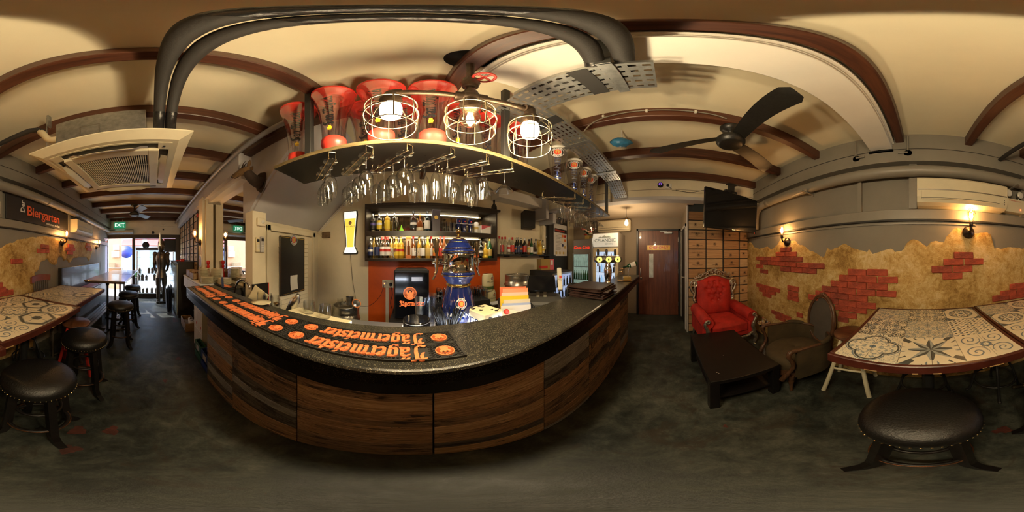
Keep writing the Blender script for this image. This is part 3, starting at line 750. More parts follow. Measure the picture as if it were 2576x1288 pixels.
for i in range(4): a = i * PI / 2 + .4; mb.tube([(.03, -.04, 2.42), (.03 + .034 * math.cos(a), -.04 + .034 * math.sin(a), 2.42)], .005, 6)
mb.tube([(.03, -.04, 2.42), (.005, -.01, 2.39)], .007, 6).build('valve_wheel', M_redv, lamp)
barp = [(-.235, .007, 2.225), (-.05, .003, 2.222), (.05, -.01, 2.218), (.215, -.034, 2.21)]
MB().tube(barp[:2], .0145, 12).build('arm_pipe', M_iron, lamp); MB().tube(barp[2:], .0145, 12).build('arm_pipe', M_iron, lamp)
M_bulbglass = mat('lit_bulb', (1, .9, .7), .3, emit=(1, .8, .5), estr=22)
M_bulbclear = glassy('bulb_glass', (1, .95, .85), .3)
M_fil = mat('filament', (1, .7, .3), .5, emit=(1, .62, .25), estr=60)
for i, (bx, by, dz) in enumerate(((-.245, .007, 0), (0, 0, -.005), (.22, -.035, -.02))):
    z0 = 2.15 + dz
    if i != 1: MB().tube(spline([(bx * .86, by, 2.225 - (.012 if i else 0)), (bx * .97, by, 2.22), (bx, by, 2.205), (bx, by, 2.15 + dz)], 4), [.022] * 13, 12).build('elbow', M_iron, lamp)
    s = MB().lathe([(.02, z0 + .03), (.034, z0 + .02), (.036, z0), (.03, z0 - .012), (.03, z0 - .03), (.02, z0 - .04)], 18, c=(bx, by)).build('socket', M_iron, lamp)
    # cage: ribs and two rings
    mb = MB(); N = 8
    for k in range(N):
        a = 2 * PI * k / N + .2; ca, sa = math.cos(a), math.sin(a)
        mb.tube([(bx + r_ * ca, by + r_ * sa, z0 + dz_) for r_, dz_ in ((.034, .012), (.062, -.02), (.08, -.055), (.084, -.12), (.078, -.2))], .0022, 5)
    for r_, dz_ in ((.08, -.055), (.084, -.12), (.078, -.2)): mb.torus((bx, by, z0 + dz_), r_, .0024, 28, 5)
    mb.build('cage', M_cage, lamp)
    pr = [(.014, z0 - .03), (.016, z0 - .045), (.03, z0 - .075), (.036, z0 - .1), (.034, z0 - .125), (.02, z0 - .148), (.001, z0 - .155)] if i == 1 else [(.02, z0 - .03), (.032, z0 - .04), (.035, z0 - .06), (.035, z0 - .1), (.03, z0 - .12), (.016, z0 - .132), (.001, z0 - .135)]
    if i == 1:
        b = MB().lathe(pr, 18, False, c=(bx, by)).build('bulb', M_bulbclear, lamp)
        mb = MB()
        for k in range(6): a = k * PI / 3; mb.tube([(bx + .006 * math.cos(a), by + .006 * math.sin(a), z0 - .06), (bx + .014 * math.cos(a), by + .014 * math.sin(a), z0 - .125)], .0018, 5)
        mb.build('filament', M_fil, b)
    else: MB().lathe(pr, 18, False, c=(bx, by)).build('bulb', M_bulbglass, lamp)
    light('bulb_light', 'POINT', (.19 + bx, .482 + by, z0 - .18), 16, (1, .79, .48), .035)
# ================================================================ work counter and back counter behind the bar
M_steelc = mat('dull_steel_top', (.32, .31, .29), .35, .8, rvar=.1)
t = thing('work_counter', 'steel-topped work counter behind the bar under the beer column', 'counter', (0, 0, 0))
MB().box(-.9, 2.6, .825, 1.28, .875, .905, .003).build('top', M_steelc, t)
MB().box(-.88, 2.58, .83, 1.26, 0, .875).build('cabinet', M_blackm, t)
MB().box(-.05, .62, .83, 1.22, .905, .915).build('drip_tray', mat('white_lit_board', (.75, .77, .8), .3), t)
t = thing('back_counter', 'low black counter against the orange back wall', 'counter')
MB().box(-.22, 1.98, 1.78, 2.4, .66, .7, .003).build('top', M_blackm, t); MB().box(-.2, 1.96, 1.82, 2.38, 0, .66).build('cabinet', M_blackm, t)
o = MB().box(-.62, 1.52, 2.435, 2.449, .2, 1.45).build('orange_panel', mat('orange_paint', (.62, .095, .008), .4, var=.08), WN)
# ---------------------------------------------------------------- bottles
def bottle_mesh(kind):
    P = {'std': [(.036, 0), (.038, .004), (.038, .19), (.034, .21), (.016, .235), (.0145, .245), (.0145, .29)],
         'sq': [(.042, 0), (.043, .004), (.043, .165), (.034, .185), (.016, .2), (.0145, .21), (.0145, .26)],
         'slim': [(.033, 0), (.034, .004), (.034, .17), (.028, .205), (.0145, .24), (.0135, .3)],
         'round': [(.04, 0), (.046, .01), (.05, .06), (.046, .11), (.026, .145), (.016, .165), (.015, .225)],
         'abs': [(.038, 0), (.039, .004), (.039, .17), (.034, .188), (.017, .194), (.0155, .2), (.0155, .235)],
         'champ': [(.042, 0), (.043, .004), (.043, .16), (.038, .19), (.02, .25), (.016, .27), (.016, .3)]}[kind]
    return P
def bottle(kind, glass, label_m, cap, loc, lab, label_m2=None, h=1.0, grp='bottles on the back bar', rz=0):
    P = [(r, z * h) for r, z in bottle_mesh(kind)]
    t = thing('bottle', lab, 'bottle', loc, rz, grp)
    n = 14
    MB().lathe([(.001, 0)] + P, n, False).build('glass_body', glass, t)
    r, z = P[-1]; MB().lathe([(r + .001, z - .028 * h), (r + .0016, z - .026 * h), (r + .0016, z + .012), (.001, z + .013)], n, False).build('cap', cap, t)
    if label_m:
        rb_ = P[2][0] + .0007; z1 = P[2][1] * .86; z0 = P[2][1] * .22
        MB().lathe([(rb_, z0), (rb_, z1)], n, False).build('label', label_m, t)
        if label_m2: MB().lathe([(rb_ + .0006, z0 + (z1 - z0) * .45), (rb_ + .0006, z0 + (z1 - z0) * .75)], n, False).build('label_band', label_m2, t)
    return t
G_clear = glassy('bottle_clear', (.92, .94, .93), .35); G_amber = mat('bottle_amber', (.2, .055, .01), .08, coat=.5); G_gold = mat('bottle_gold', (.5, .3, .03), .1, trans=.0, coat=.5)
G_dark = mat('bottle_dark', (.012, .012, .01), .08, coat=.5); G_green = mat('bottle_green', (.015, .07, .02), .08, coat=.5); G_blue = glassy('bottle_blue', (.55, .8, .92), .4)
G_choc = mat('bottle_brown', (.03, .012, .006), .08)
def cl_(n, c, r=.45): return mat(n, c, r)
L_w = cl_('label_white', (.72, .7, .66)); L_blk = cl_('label_black', (.015, .015, .016)); L_red = cl_('label_red', (.5, .03, .02)); L_nav = cl_('label_navy', (.02, .03, .1)); L_yel = cl_('label_yellow', (.75, .55, .04)); L_cr = cl_('label_cream', (.68, .6, .42)); L_org = cl_('label_orange', (.7, .2, .03)); L_gold = cl_('label_gold', (.5, .35, .1)); L_vio = cl_('label_violet', (.12, .1, .35))
K_red = cl_('cap_red', (.5, .03, .02)); K_sil = mat('cap_silver', (.6, .6, .6), .3, .9); K_blk = cl_('cap_black', (.012, .012, .012)); K_gold = mat('cap_gold', (.6, .42, .12), .3, .9); K_w = cl_('cap_white', (.7, .7, .68))
def bx_(px, Y): return Y * math.tan((px - 1029) / 2576 * 2 * PI)
# wall shelf unit
M_esp = mat('espresso_board', (.02, .013, .009), .35)
su = thing('bottle_cabinet', 'dark open wall cabinet with two shelves of spirits above the orange wall', 'cabinet', (0, 0, 0))
SX0, SX1, SY = -.6, 1.3, 2.16
MB().box(SX0, SX1, SY, 2.43, 1.39, 1.425, .002).build('bottom_board', M_esp, su); MB().box(SX0 + .02, SX1 - .02, SY, 2.43, 1.765, 1.80, .002).build('middle_shelf', M_esp, su)
MB().box(SX0, SX1 + .06, SY, 2.43, 2.16, 2.2, .002).build('top_board', M_esp, su)
for z in (1.73, 2.12): MB().box(SX0 + .02, SX1 - .022, SY, SY + .009, z, z + .04, .002).build('front_lip', M_esp, su)
for x in (SX0, SX1 - .022): MB().box(x, x + .022, SY, 2.43, 1.425, 2.16).build('side_board', M_esp, su)
MB().box(SX0, SX1, 2.425, 2.435, 1.42, 2.16).build('back_mirror', mat('bronze_mirror', (.42, .36, .26), .06, 1), su)
M_strip = mat('shelf_led', (1, 1, 1), .5, emit=(1, .86, .6), estr=2)
for z in (1.76, 2.155): MB().box(SX0 + .03, SX1 - .05, SY + .02, SY + .026, z - .002, z + .004).build('light_strip', M_strip, su)
light('cabinet_light', 'AREA', (.35, 2.2, 1.755), 3.4, (1, .85, .6), 1.7, (R(20), 0, 0), .02); light('cabinet_light', 'AREA', (.35, 2.2, 2.15), 2.6, (1, .88, .68), 1.7, (R(20), 0, 0), .02)
ZU, ZL, YB = 1.8005, 1.4255, 2.27
up = [(938, 'abs', G_clear, L_blk, K_sil, L_vio, 'clear vodka bottle with black and violet label, upper cabinet shelf'), (954, 'abs', G_clear, L_yel, K_sil, L_w, 'clear bottle with yellow and white floral label, upper cabinet shelf'), (974, 'abs', G_gold, L_yel, K_sil, None, 'yellow bottle with yellow label, upper cabinet shelf'),
      (993, 'abs', G_clear, None, K_sil, None, 'plain clear unlabelled bottle, upper cabinet shelf'), (1040, 'sq', G_choc, L_blk, K_blk, L_w, 'square black-label whiskey bottle, upper cabinet shelf'),
      (1056, 'round', G_amber, L_cr, K_gold, None, 'rounded amber whisky bottle with cream label, upper cabinet shelf'), (1075, 'sq', G_blue, L_w, K_blk, None, 'pale blue gin bottle beside the black gift box')]
for px, k, g, l, c, l2, lab in up: bottle(k, g, l, c, (bx_(px, YB), YB, ZU), lab, l2, h=1.12)
lo_ = [(932, 'std', G_clear, L_nav, K_sil, L_w, 'clear vodka bottle with navy label at the lower shelf end'), (948, 'std', G_clear, L_nav, K_sil, None, 'clear vodka bottle with navy label, second on the lower shelf'), (962, 'std', G_clear, L_w, K_red, L_red, 'clear bottle with red cap and red-white label, lower shelf'),
       (975, 'std', G_clear, L_w, K_red, L_red, 'clear red-capped bottle with red crest beside the goblet'), (997, 'std', G_gold, L_yel, K_gold, L_red, 'golden rum bottle with yellow label, lower shelf'), (1009, 'std', G_gold, L_yel, K_gold, L_red, 'golden rum bottle with red disc label beside the bottle box'),
       (1063, 'slim', G_clear, L_w, K_sil, None, 'small clear bottle with white label behind the goblet'), (1076, 'slim', G_gold, L_gold, K_gold, None, 'slim golden bottle behind the beer column handle'), (1096, 'sq', G_choc, L_org, K_blk, L_gold, 'square dark whisky bottle with slanted gold label'),
       (1108, 'slim', G_amber, L_red, K_red, None, 'amber bottle with red cap beside the beer column'), (1117, 'slim', G_amber, L_cr, K_red, L_red, 'amber bottle with cream and red label by the beer column'), (1197, 'round', G_amber, L_org, K_gold, L_red, 'amber rum bottle with orange-red label, lower shelf'),
       (1209, 'sq', G_clear, L_blk, K_blk, L_w, 'square clear bottle with black label, lower shelf'), (1221, 'round', G_gold, L_yel, K_gold, None, 'yellow tequila bottle before the green champagne bottle'), (1231.5, 'champ', G_green, L_gold, K_gold, None, 'dark green champagne bottle at the lower shelf end')]
for px, k, g, l, c, l2, lab in lo_: bottle(k, g, l, c, (bx_(px, YB), YB, ZL), lab, l2)
# second row of bottles seen between them, in the mirror light
for i, px in enumerate((941, 955, 969, 985, 1003, 1040, 1055, 1070, 1085)): bottle('slim', (G_gold, G_clear, G_amber)[i % 3], (L_cr, None, L_w)[i % 3], (K_gold, K_sil, K_red)[i % 3], (bx_(px, 2.37), 2.37, ZL), 'slim bottle in the rear row of the lower cabinet shelf', h=1.03, grp='rear row of bottles')
def tumbler(name, lab, loc, prof, m=None, grp=None, cat='glass', handle=False, rz=0):
    t = thing(name, lab, cat, loc, rz, grp)
    MB().lathe([(.001, prof[0][1])] + prof, 16, False).lathe([(max(r - .003, .001), z + .004) for r, z in prof], 16, False).build('bowl', m or M_glass, t)
    if handle: h = prof[-1][1]; r = prof[-1][0]; MB().tube(spline([(r - .004, 0, h * .85), (r + .03, 0, h * .8), (r + .03, 0, h * .3), (r - .004, 0, h * .22)], 4), .006, 8).build('handle', m or M_glass, t)
    return t
gob = [(.03, 0), (.032, .006), (.008, .02), (.008, .06), (.03, .085), (.042, .12), (.04, .15)]
tumbler('goblet', 'thick glass goblet between red-capped vodka and golden rum', (bx_(989, 2.2), 2.2, ZL), gob); tumbler('goblet', 'thick glass goblet beside the boxed bottle', (bx_(1049, 2.2), 2.2, ZL), gob)
t = thing('bottle_box', 'orange gift box with a dark bottle showing in its window', 'box', (bx_(1028, 2.25), 2.25, ZL)); MB().box(-.04, .04, -.04, .04, 0, .3, .002).build('carton', L_org, t); MB().box(-.03, .03, -.0415, -.04, .05, .26).build('window', L_cr, t); MB().at((0, -.042, .05), (0, 0, 0)).box(-.02, .02, -.001, 0, 0, .12).box(-.008, .008, -.001, 0, .12, .19).build('bottle_picture', G_amber, t)
t = thing('funnel', 'bright green plastic funnel on the upper cabinet shelf', 'funnel', (bx_(1010, 2.25), 2.25, ZU)); MB().lathe([(.04, 0), (.036, .012), (.012, .055), (.006, .09)], 18, False).build('cone', mat('lime_plastic', (.3, .8, .02), .4), t)
t = thing('gift_box', 'black gift box with gold crest on the upper cabinet shelf', 'box', (bx_(1096, 2.25), 2.25, ZU)); MB().box(-.055, .055, -.05, .05, 0, .31, .002).build('carton', mat('purple_black_card', (.03, .02, .035), .4), t); MB().at((0, -.051, .2), (R(90), 0, 0)).prism(arc((0, 0), .028, 0, 360, 16)[:-1], 0, .001).build('crest', K_gold, t)
for i, px in enumerate((1117, 1128, 1138)): tumbler('beer_mug', 'dimpled glass beer mug on the upper cabinet shelf', (bx_(px, 2.25), 2.25, ZU), [(.032, 0), (.034, .01), (.036, .12), (.035, .15)], grp='mugs on the upper shelf', handle=i == 2, cat='mug')
for i, px in enumerate((1154, 1168, 1183)):
    t = tumbler('beer_glass', 'dark blue printed beer glass on the upper cabinet shelf', (bx_(px, 2.25), 2.25, ZU), [(.028, 0), (.03, .01), (.029, .08), (.034, .17), (.033, .2)], mat('cobalt_glass', (.008, .012, .06), .1, coat=.4), 'dark blue printed glasses')
    put_text('PAULANER', .018, L_w, t, (0, -.036, .13), (R(90), 0, math.atan2(-bx_(px, 2.25), 2.25)), .0004)
    MB().at((0, -.036, .165), (R(90), 0, 0)).prism(arc((0, 0), .01, 0, 360, 12)[:-1], 0, .001).build('badge', L_red, t)
t = thing('drink_can', 'white and gold tall can on the upper cabinet shelf', 'can', (bx_(1198, 2.25), 2.25, ZU)); MB().lathe([(.001, 0), (.03, 0), (.034, .008), (.034, .16), (.028, .172), (.001, .172)], 16, False).build('can_body', L_w, t); MB().lathe([(.0345, .06), (.0345, .1)], 16, False).build('label', L_gold, t)
t = thing('carton', 'white and pink carton on the upper cabinet shelf', 'box', (bx_(1219, 2.27), 2.27, ZU), .1); MB().box(-.085, .085, -.05, .05, 0, .13, .002).build('box_body', L_w, t); MB().add([(-.085, -.051, .06), (.085, -.051, .13), (-.085, -.051, .13)], [(0, 1, 2)]).build('pink_print', cl_('pink_card', (.5, .08, .1)), t)
tumbler('glass_jug', 'clear glass jug with handle at the end of the upper cabinet shelf', (bx_(1240, 2.24), 2.24, ZU), [(.045, 0), (.05, .01), (.048, .1), (.044, .14), (.05, .16)], handle=True, cat='jug')
bottle('round', G_dark, None, K_blk, (bx_(1243, 2.3), 2.3, 2.2005), 'squat black bottle standing on top of the cabinet', h=.85)
# ---------------------------------------------------------------- right wall shelf with bottles
sh = thing('wall_shelf', 'thin black wall shelf of bottles under the loudspeaker', 'shelf'); MB().box(1.4, 2.85, 2.26, 2.449, 1.465, 1.49, .002).build('board', M_black, sh)
for x in (1.6, 2.0, 2.5): MB().box(x, x + .03, 2.28, 2.44, 1.45, 1.465).build('bracket', M_black, sh)
rs = [(1256, 'std', G_clear, None, K_red, L_red, 'tall red-capped clear bottle at the cabinet end of the wall shelf'), (1263, 'std', G_clear, L_red, K_red, None, 'second tall red-capped bottle on the wall shelf'), (1271, 'std', G_clear, None, K_red, L_red, 'third red-capped bottle, tallest on the wall shelf'),
      (1281, 'std', G_clear, L_w, K_w, L_red, 'white-labelled rum bottle with white cap on the wall shelf'), (1289, 'std', G_clear, L_red, K_red, None, 'bottle with red label and dark red cap on the wall shelf'), (1299, 'slim', G_dark, L_nav, K_sil, L_org, 'slim dark bottle with orange neck band on the wall shelf'),
      (1304, 'slim', G_dark, L_nav, K_sil, None, 'slim dark bottle behind the orange-necked one'), (1311, 'slim', G_dark, L_nav, K_sil, L_org, 'second orange-necked dark bottle on the wall shelf'), (1320, 'std', G_dark, L_red, K_w, None, 'dark liqueur bottle with red label on the wall shelf'),
      (1331, 'std', G_amber, L_cr, K_blk, L_yel, 'amber bottle with cream label and yellow neck on the wall shelf'), (1337, 'slim', G_green, L_w, K_blk, None, 'tall green bottle in the rear of the wall shelf'), (1344, 'round', G_choc, L_w, K_blk, None, 'squat brown jug-shaped bottle on the wall shelf'),
      (1348, 'slim', G_clear, None, K_blk, None, 'tall clear bottle with black cap on the wall shelf'), (1353, 'slim', G_gold, L_gold, K_gold, None, 'golden liqueur bottle on the wall shelf'), (1359, 'std', G_gold, L_yel, K_gold, None, 'golden bottle with yellow label on the wall shelf'), (1366, 'slim', G_clear, L_cr, K_blk, L_yel, 'slim bottle with cream label and pointed cap on the wall shelf')]
for i, (px, k, g, l, c, l2, lab) in enumerate(rs): y = 2.33 + .05 * (i % 2); bottle(k, g, l, c, (bx_(px, y), y, 1.4905), lab, l2, grp='bottles on the wall shelf')
tumbler('beer_mug', 'glass mug at the socket end of the wall shelf', (bx_(1377, 2.35), 2.35, 1.4905), [(.035, 0), (.038, .01), (.038, .12)], handle=True, cat='mug')
t = thing('loudspeaker', 'black box loudspeaker on the wall above the bottle shelf', 'speaker', (2.06, 2.3, 1.98), R(-24))
MB().box(-.11, .11, -.1, .12, 0, .34, .006).build('cabinet', M_blackm, t); MB().box(-.1, .1, -.105, -.1, .03, .33).build('grille', M_black, t)
# pale ducts and trunking over the shelf
dk = thing('service_duct', 'pale grey boxed ducts high on the wall behind the bar', 'duct'); MB().box(1.35, 2.35, 2.2, 2.449, 2.44, 2.62, .004).build('duct_box', M_white, dk); MB().box(2.35, 2.43, 2.1, 2.449, 2.2, 2.69, .004).build('vertical_box', M_lav, dk); MB().box(2.5, 2.59, 2.05, 2.449, 2.12, 2.335, .004).build('duct_box', M_lav, dk)
MB().box(2.56, 2.6, 2.36, 2.449, 1.6, 2.12).box(2.63, 2.66, 2.38, 2.449, 1.6, 2.12).build('trunking', M_cream, dk)
t = thing('wall_socket', 'white wall socket with plug beside the bottle shelf', 'socket'); MB().box(2.56, 2.68, 2.42, 2.449, 1.83, 1.93, .004).build('plate', M_white, t); MB().box(2.63, 2.67, 2.37, 2.42, 1.85, 1.9, .006).build('plug', M_white, t)
# black panel with the menu poster
bp = thing('black_cupboard', 'tall black cupboard wall carrying the menu poster', 'cupboard'); MB().box(2.66, 3.34, 2.28, 2.449, 0, 2.38, .004).build('carcass', M_blackm, bp)
po = thing('menu_poster', 'white menu poster with red-on-black heading on black cupboard', 'poster', (3.04, 2.272, 1.83))
MB().grid(8, 10, lambda u, v: (-.25 + .5 * u, -.012 * math.sin(u * PI) * (1 - v) - .002 - .01 * (1 - v) * (u > .9), -.37 + .74 * v)).build('sheet', mat('poster_paper', (.62, .6, .58), .6), po)
MB().box(-.23, .23, -.0155, -.0145, .17, .26).build('heading_band', L_blk, po); put_text('Biergarten', .085, mat('poster_red', (.7, .06, .03), .5), po, (-.03, -.0165, .215), (R(90), 0, 0), .0004)
for k in range(12): MB().box(-.2, -.2 + random.Random(k).uniform(.12, .26), -.0165, -.0155, .12 - k * .032, .126 - k * .032).build('text_line', mat('grey_print', (.2, .2, .2), .6), po)
for k, (a, b, m) in enumerate(((.07, .1, L_org), (.16, .1, L_red), (.07, .0, L_cr), (.16, 0, L_org), (.07, -.12, L_nav), (.16, -.16, L_gold))): MB().at((a, -.0155, b), (R(90), 0, 0)).prism(arc((0, 0), .035, 0, 360, 16)[:-1], 0, .001).build('dish_picture', m, po)
for k in range(6): MB().box(-.2 + k * .068, -.15 + k * .068, -.0165, -.0155, -.33, -.27).build('glass_picture', (L_gold, L_cr)[k % 2], po)
# ---------------------------------------------------------------- undercounter cooler with carton
co = thing('bottle_cooler', 'black undercounter cooler with lit glass door below the pink carton', 'cooler', (0, 0, 0))
MB().box(2.05, 2.6, 1.7, 2.25, 0, 1.2, .008).build('cabinet', M_blackm, co)
MB().box(2.08, 2.58, 1.69, 1.7, .5, 1.14).build('lit_interior', mat('cooler_light', (.4, .5, .7), .4, var=.4, vscale=18, emit=(.45, .6, 1), estr=.3), co)
for z in (.7, .92): MB().box(2.09, 2.57, 1.682, 1.69, z, z + .012).build('inner_shelf', M_steel, co)
for k in range(10): MB().lathe([(.018, 0), (.018, .1), (.007, .14), (.007, .17)], 8, c=(2.12 + .048 * k, 1.684)).build('cooler_bottle', G_dark, co, (0, 0, .932 if k % 2 else .712))
for a, b, c, d in ((2.06, 2.6, 1.14, 1.17), (2.06, 2.6, .47, .5), (2.06, 2.085, .5, 1.14), (2.575, 2.6, .5, 1.14)): MB().box(a, b, 1.67, 1.7, c, d, .003).build('door_frame', M_steel, co)
t = thing('wine_carton', 'gold and pink wine carton on the black cooler', 'box', (2.32, 2.1, 1.2005), R(-20)); MB().box(-.13, .13, -.1, .1, 0, .2, .002).build('carton', cl_('kraft_gold', (.35, .24, .07)), t); MB().box(-.132, .0, -.102, .0, .03, .08).build('red_band', L_red, t); MB().box(.05, .132, -.103, .102, .0, .201).build('pink_end', cl_('pink_card2', (.6, .12, .16)), t); MB().box(.06, .11, -.105, -.103, .09, .18).build('label', L_w, t)
# ---------------------------------------------------------------- tall fridges at the end
M_fsil = mat('fridge_silver', (.4, .4, .4), .35, .7)
fr = thing('drinks_fridge', 'tall silver cola fridge with red script heading beside the lit water fridge', 'fridge', (3.36, 1.86, 0))
MB().box(0, .5, -.25, .27, .02, 1.86, .02).build('cabinet', M_fsil, fr); MB().tube([(.03, -.24, .02), (.03, -.24, 1.87)], .05, 14).build('rounded_post', M_fsil, fr)
MB().box(-.012, .0, -.17, .24, .25, 1.5).build('lit_interior', mat('fridge_green_light', (.35, .5, .45), .4, var=.3, vscale=10, emit=(.5, .75, .65), estr=.16), fr)
for z in (.6, .9, 1.2): 
    MB().box(-.02, -.012, -.17, .24, z, z + .012).build('inner_shelf', M_steel, fr)
    for k in range(7): MB().lathe([(.022, 0), (.022, .12), (.008, .17), (.008, .21)], 8, c=(-.016, -.14 + k * .058)).build('fridge_bottle', G_green if z < 1 else G_clear, fr, (0, 0, z + .012))
for a, b, c, d in ((-.19, .26, 1.5, 1.53), (-.19, -.165, .25, 1.5), (.235, .26, .25, 1.5)): MB().box(-.03, .0, a, b, c, d).build('door_frame', M_fsil, fr)
put_text('Coca-Cola', .1, mat('cola_red', (.75, .04, .02), .4, emit=(1, .05, .02), estr=.4), fr, (-.004, .035, 1.66), (R(90), 0, R(-90)), .002, shear=.25, offset=.002)
fr = thing('water_fridge', 'tall water fridge with white lit heading panel and bright interior', 'fridge', (3.3, 1.26, 0))
MB().box(.0, .57, -.29, .29, .02, 1.97, .01).build('cabinet', mat('fridge_taupe', (.3, .26, .21), .4), fr)
MB().grid(10, 2, lambda u, v: (-.02 - .05 * math.sin(v * PI / 1) * 1, .285 - .57 * u, 1.66 + .29 * v)).box(-.02, 0, -.285, .285, 1.66, 1.95).build('heading_panel', mat('lit_panel', (.7, .68, .6), .4, emit=(1, .93, .75), estr=.22), fr)
put_text('ICELANDIC', .1, cl_('teal_ink', (.06, .1, .09)), fr, (-.077, .0, 1.79), (R(90), 0, R(-90)), .001); put_text('GLACIAL', .045, cl_('pale_teal_ink', (.2, .28, .26)), fr, (-.072, -.1, 1.715), (R(90), 0, R(-90)), .001)
MB().add([(-.079, y, z) for y, z in ((.15, 1.85), (.1, 1.88), (.06, 1.86), (0, 1.905), (-.05, 1.87), (-.1, 1.89), (-.15, 1.85))], [tuple(range(7))]).build('mountain_print', cl_('pale_teal_print', (.4, .46, .44)), fr)
MB().box(-.012, .0, -.22, .22, .6, 1.55).build('lit_interior', mat('fridge_blue_light', (.5, .6, .8), .4, var=.25, vscale=7, emit=(.6, .75, 1), estr=.45), fr)
for z in (.85, 1.1, 1.32):
    MB().box(-.02, -.012, -.22, .22, z, z + .014).build('inner_shelf', M_ltr, fr)
    for k in range(8): MB().lathe([(.02, 0), (.02, .11), (.008, .15), (.008, .18)], 8, c=(-.016, -.19 + k * .054)).build('fridge_bottle', (G_clear, G_blue, G_dark)[(k + int(z * 10)) % 3], fr, (0, 0, z + .014))
for a, b, c, d in ((-.29, .29, 1.55, 1.64), (-.29, -.22, .5, 1.55), (.22, .29, .5, 1.55), (-.29, .29, .5, .6)): MB().box(-.03, .0, a, b, c, d, .003).build('door_frame', M_cream, fr)
fl = thing('flower_arrangement', 'small bunch of pink and cream flowers in yellow pot on cola fridge', 'flowers', (3.5, 1.78, 1.8605))
MB().box(-.07, .07, -.06, .06, 0, .09, .005).build('pot', L_gold, fl); rf = random.Random(2)
for k in range(12):
    p = Vector((rf.uniform(-.13, .13), rf.uniform(-.16, .16), rf.uniform(.13, .27))); c_ = rf.choice([L_red, cl_('pink_petal', (.7, .25, .2)), L_cr]); mb = MB()
    for q in range(6): a = q * PI / 3; mb.at(p, (0, 0, a)).sphere((.022, 0, 0), .022, 8, 5, .6)
    mb.at(p).sphere((0, 0, .008), .018, 8, 5); mb.build('flower', c_, fl)
for k in range(14): a = rf.random() * 6.28; r = rf.uniform(.08, .2); MB().grid(1, 4, lambda u, v: ((r * v) * math.cos(a) + (u - .5) * .04 * math.sin(PI * v), (r * v) * math.sin(a) + (u - .5) * .04 * math.sin(PI * v), .1 + .12 * math.sin(v * 2))).build('leaf', cl_('dark_leaf', (.02, .06, .015)), fl)
t = thing('split_air_conditioner', 'white wall air conditioner above the tall fridges', 'air conditioner', (3.8, 1.22, 2.05)); MB().box(-.1, .1, -.42, .42, 0, .29, .03).build('housing', M_cream, t); MB().box(-.103, -.1, -.4, .4, .09, .096).box(-.103, -.1, -.4, .4, .04, .05).build('louvre_slot', M_blackm, t)
# pendant bulb over the fridges
pl = thing('pendant_bulb', 'bare filament bulb on a cord in the passage near the fridges', 'lamp', (2.98, .72, 2.4)); MB().cyl((0, 0, 0), (0, 0, -.2), .003, n=6).build('cord', M_blackm, pl); MB().lathe([(.016, -.2), (.018, -.23), (.014, -.25)], 12).build('socket', M_brass, pl)
MB().lathe([(.012, -.25), (.028, -.29), (.034, -.32), (.026, -.35), (.001, -.363)], 14, False).build('bulb', mat('warm_lit_bulb', (1, .8, .5), .3, emit=(1, .66, .3), estr=25), pl)
light('pendant_light', 'POINT', (2.98, .72, 2.0), 9, (1, .72, .42), .03)
# ---------------------------------------------------------------- kegs
M_keg = mat('keg_steel', (.5, .47, .4), .3, .95, var=.15, vscale=10, rvar=.12)
def keg(label, loc, h, r, rz):
    t = thing('beer_keg', label, 'keg', loc, rz)
    k = h / .58; MB().lathe([(.001, .02), (r * .88, .02), (r * .95, .05), (r, .1 * k), (r * 1.0, .17 * k), (r * 1.05, .19 * k), (r * 1.05, .205 * k), (r, .225 * k), (r, .36 * k), (r * 1.05, .38 * k), (r * 1.05, .395 * k), (r, .415 * k), (r * .97, .47 * k), (r * .8, .5 * k), (.03, .505 * k), (.001, .505 * k)], 32, False).build('barrel', M_keg, t)
    holes = []
    mb = MB(); n = 40
    for i in range(n):                      # chime ring with two hand holes
        a0, a1 = 2 * PI * i / n, 2 * PI * (i + 1) / n; mid = (a0 + a1) / 2
        gap = min(abs(((mid - c + PI) % (2 * PI)) - PI) for c in (-PI / 2, PI / 2)) < .36
        segs = ((.46, .5), (.545, .58)) if gap else ((.46, .58),)
        for z0, z1 in segs:
            for rr in (r * .97, r * .94): mb.add([(rr * math.cos(a), rr * math.sin(a), z * k) for a, z in ((a0, z0), (a1, z0), (a1, z1), (a0, z1))], [(0, 1, 2, 3)], True)
    mb.torus((0, 0, h), r * .955, .009, 36, 6); mb.build('top_ring', M_keg, t); MB().torus((0, 0, .012), r * .92, .012, 36, 6).build('foot_ring', M_keg, t)
    return t
keg('steel beer keg with mugs on top, beside the lit beer-glass sign', (-.86, 2.12, .17), .58, .19, R(20)); keg('steel beer keg on the back counter between orange wall and cooler', (1.6, 2.05, .7005), .46, .195, R(-38))
t = thing('pallet', 'low dark wooden pallet carrying the steel keg', 'pallet', (-.86, 2.12, 0)); 
for k in range(4): MB().box(-.24, .24, -.22 + k * .12, -.14 + k * .12, .13, .17, .003).build('board', M_blackm, t)
for k in (-.2, .17): MB().box(k, k + .04, -.22, .22, 0, .13).build('bearer', M_blackm, t)
for i, (x, y, rot, nm) in enumerate(((-.82, 2.16, (0, 0, 0), 'steel cup standing upright on the keg'), (-.72, 2.05, (R(38), R(38), 0), 'steel cup with orange rim leaning on the keg'))):
    t = thing('steel_cup', nm, 'cup', (x, y, .745 if i == 0 else .76), rot=rot); MB().lathe([(.001, 0), (.045, 0), (.05, .01), (.055, .12), (.056, .125)], 18, False).lathe([(.052, .012), (.053, .12)], 18, False).build('cup_body', M_steel, t)
    if i: MB().torus((0, 0, .125), .056, .006, 20, 6).build('rim', L_org, t)
tumbler('glass_tumbler', 'clear tumbler on the keg beside the steel cups', (-.93, 2.06, .755), [(.032, 0), (.035, .01), (.04, .1)])
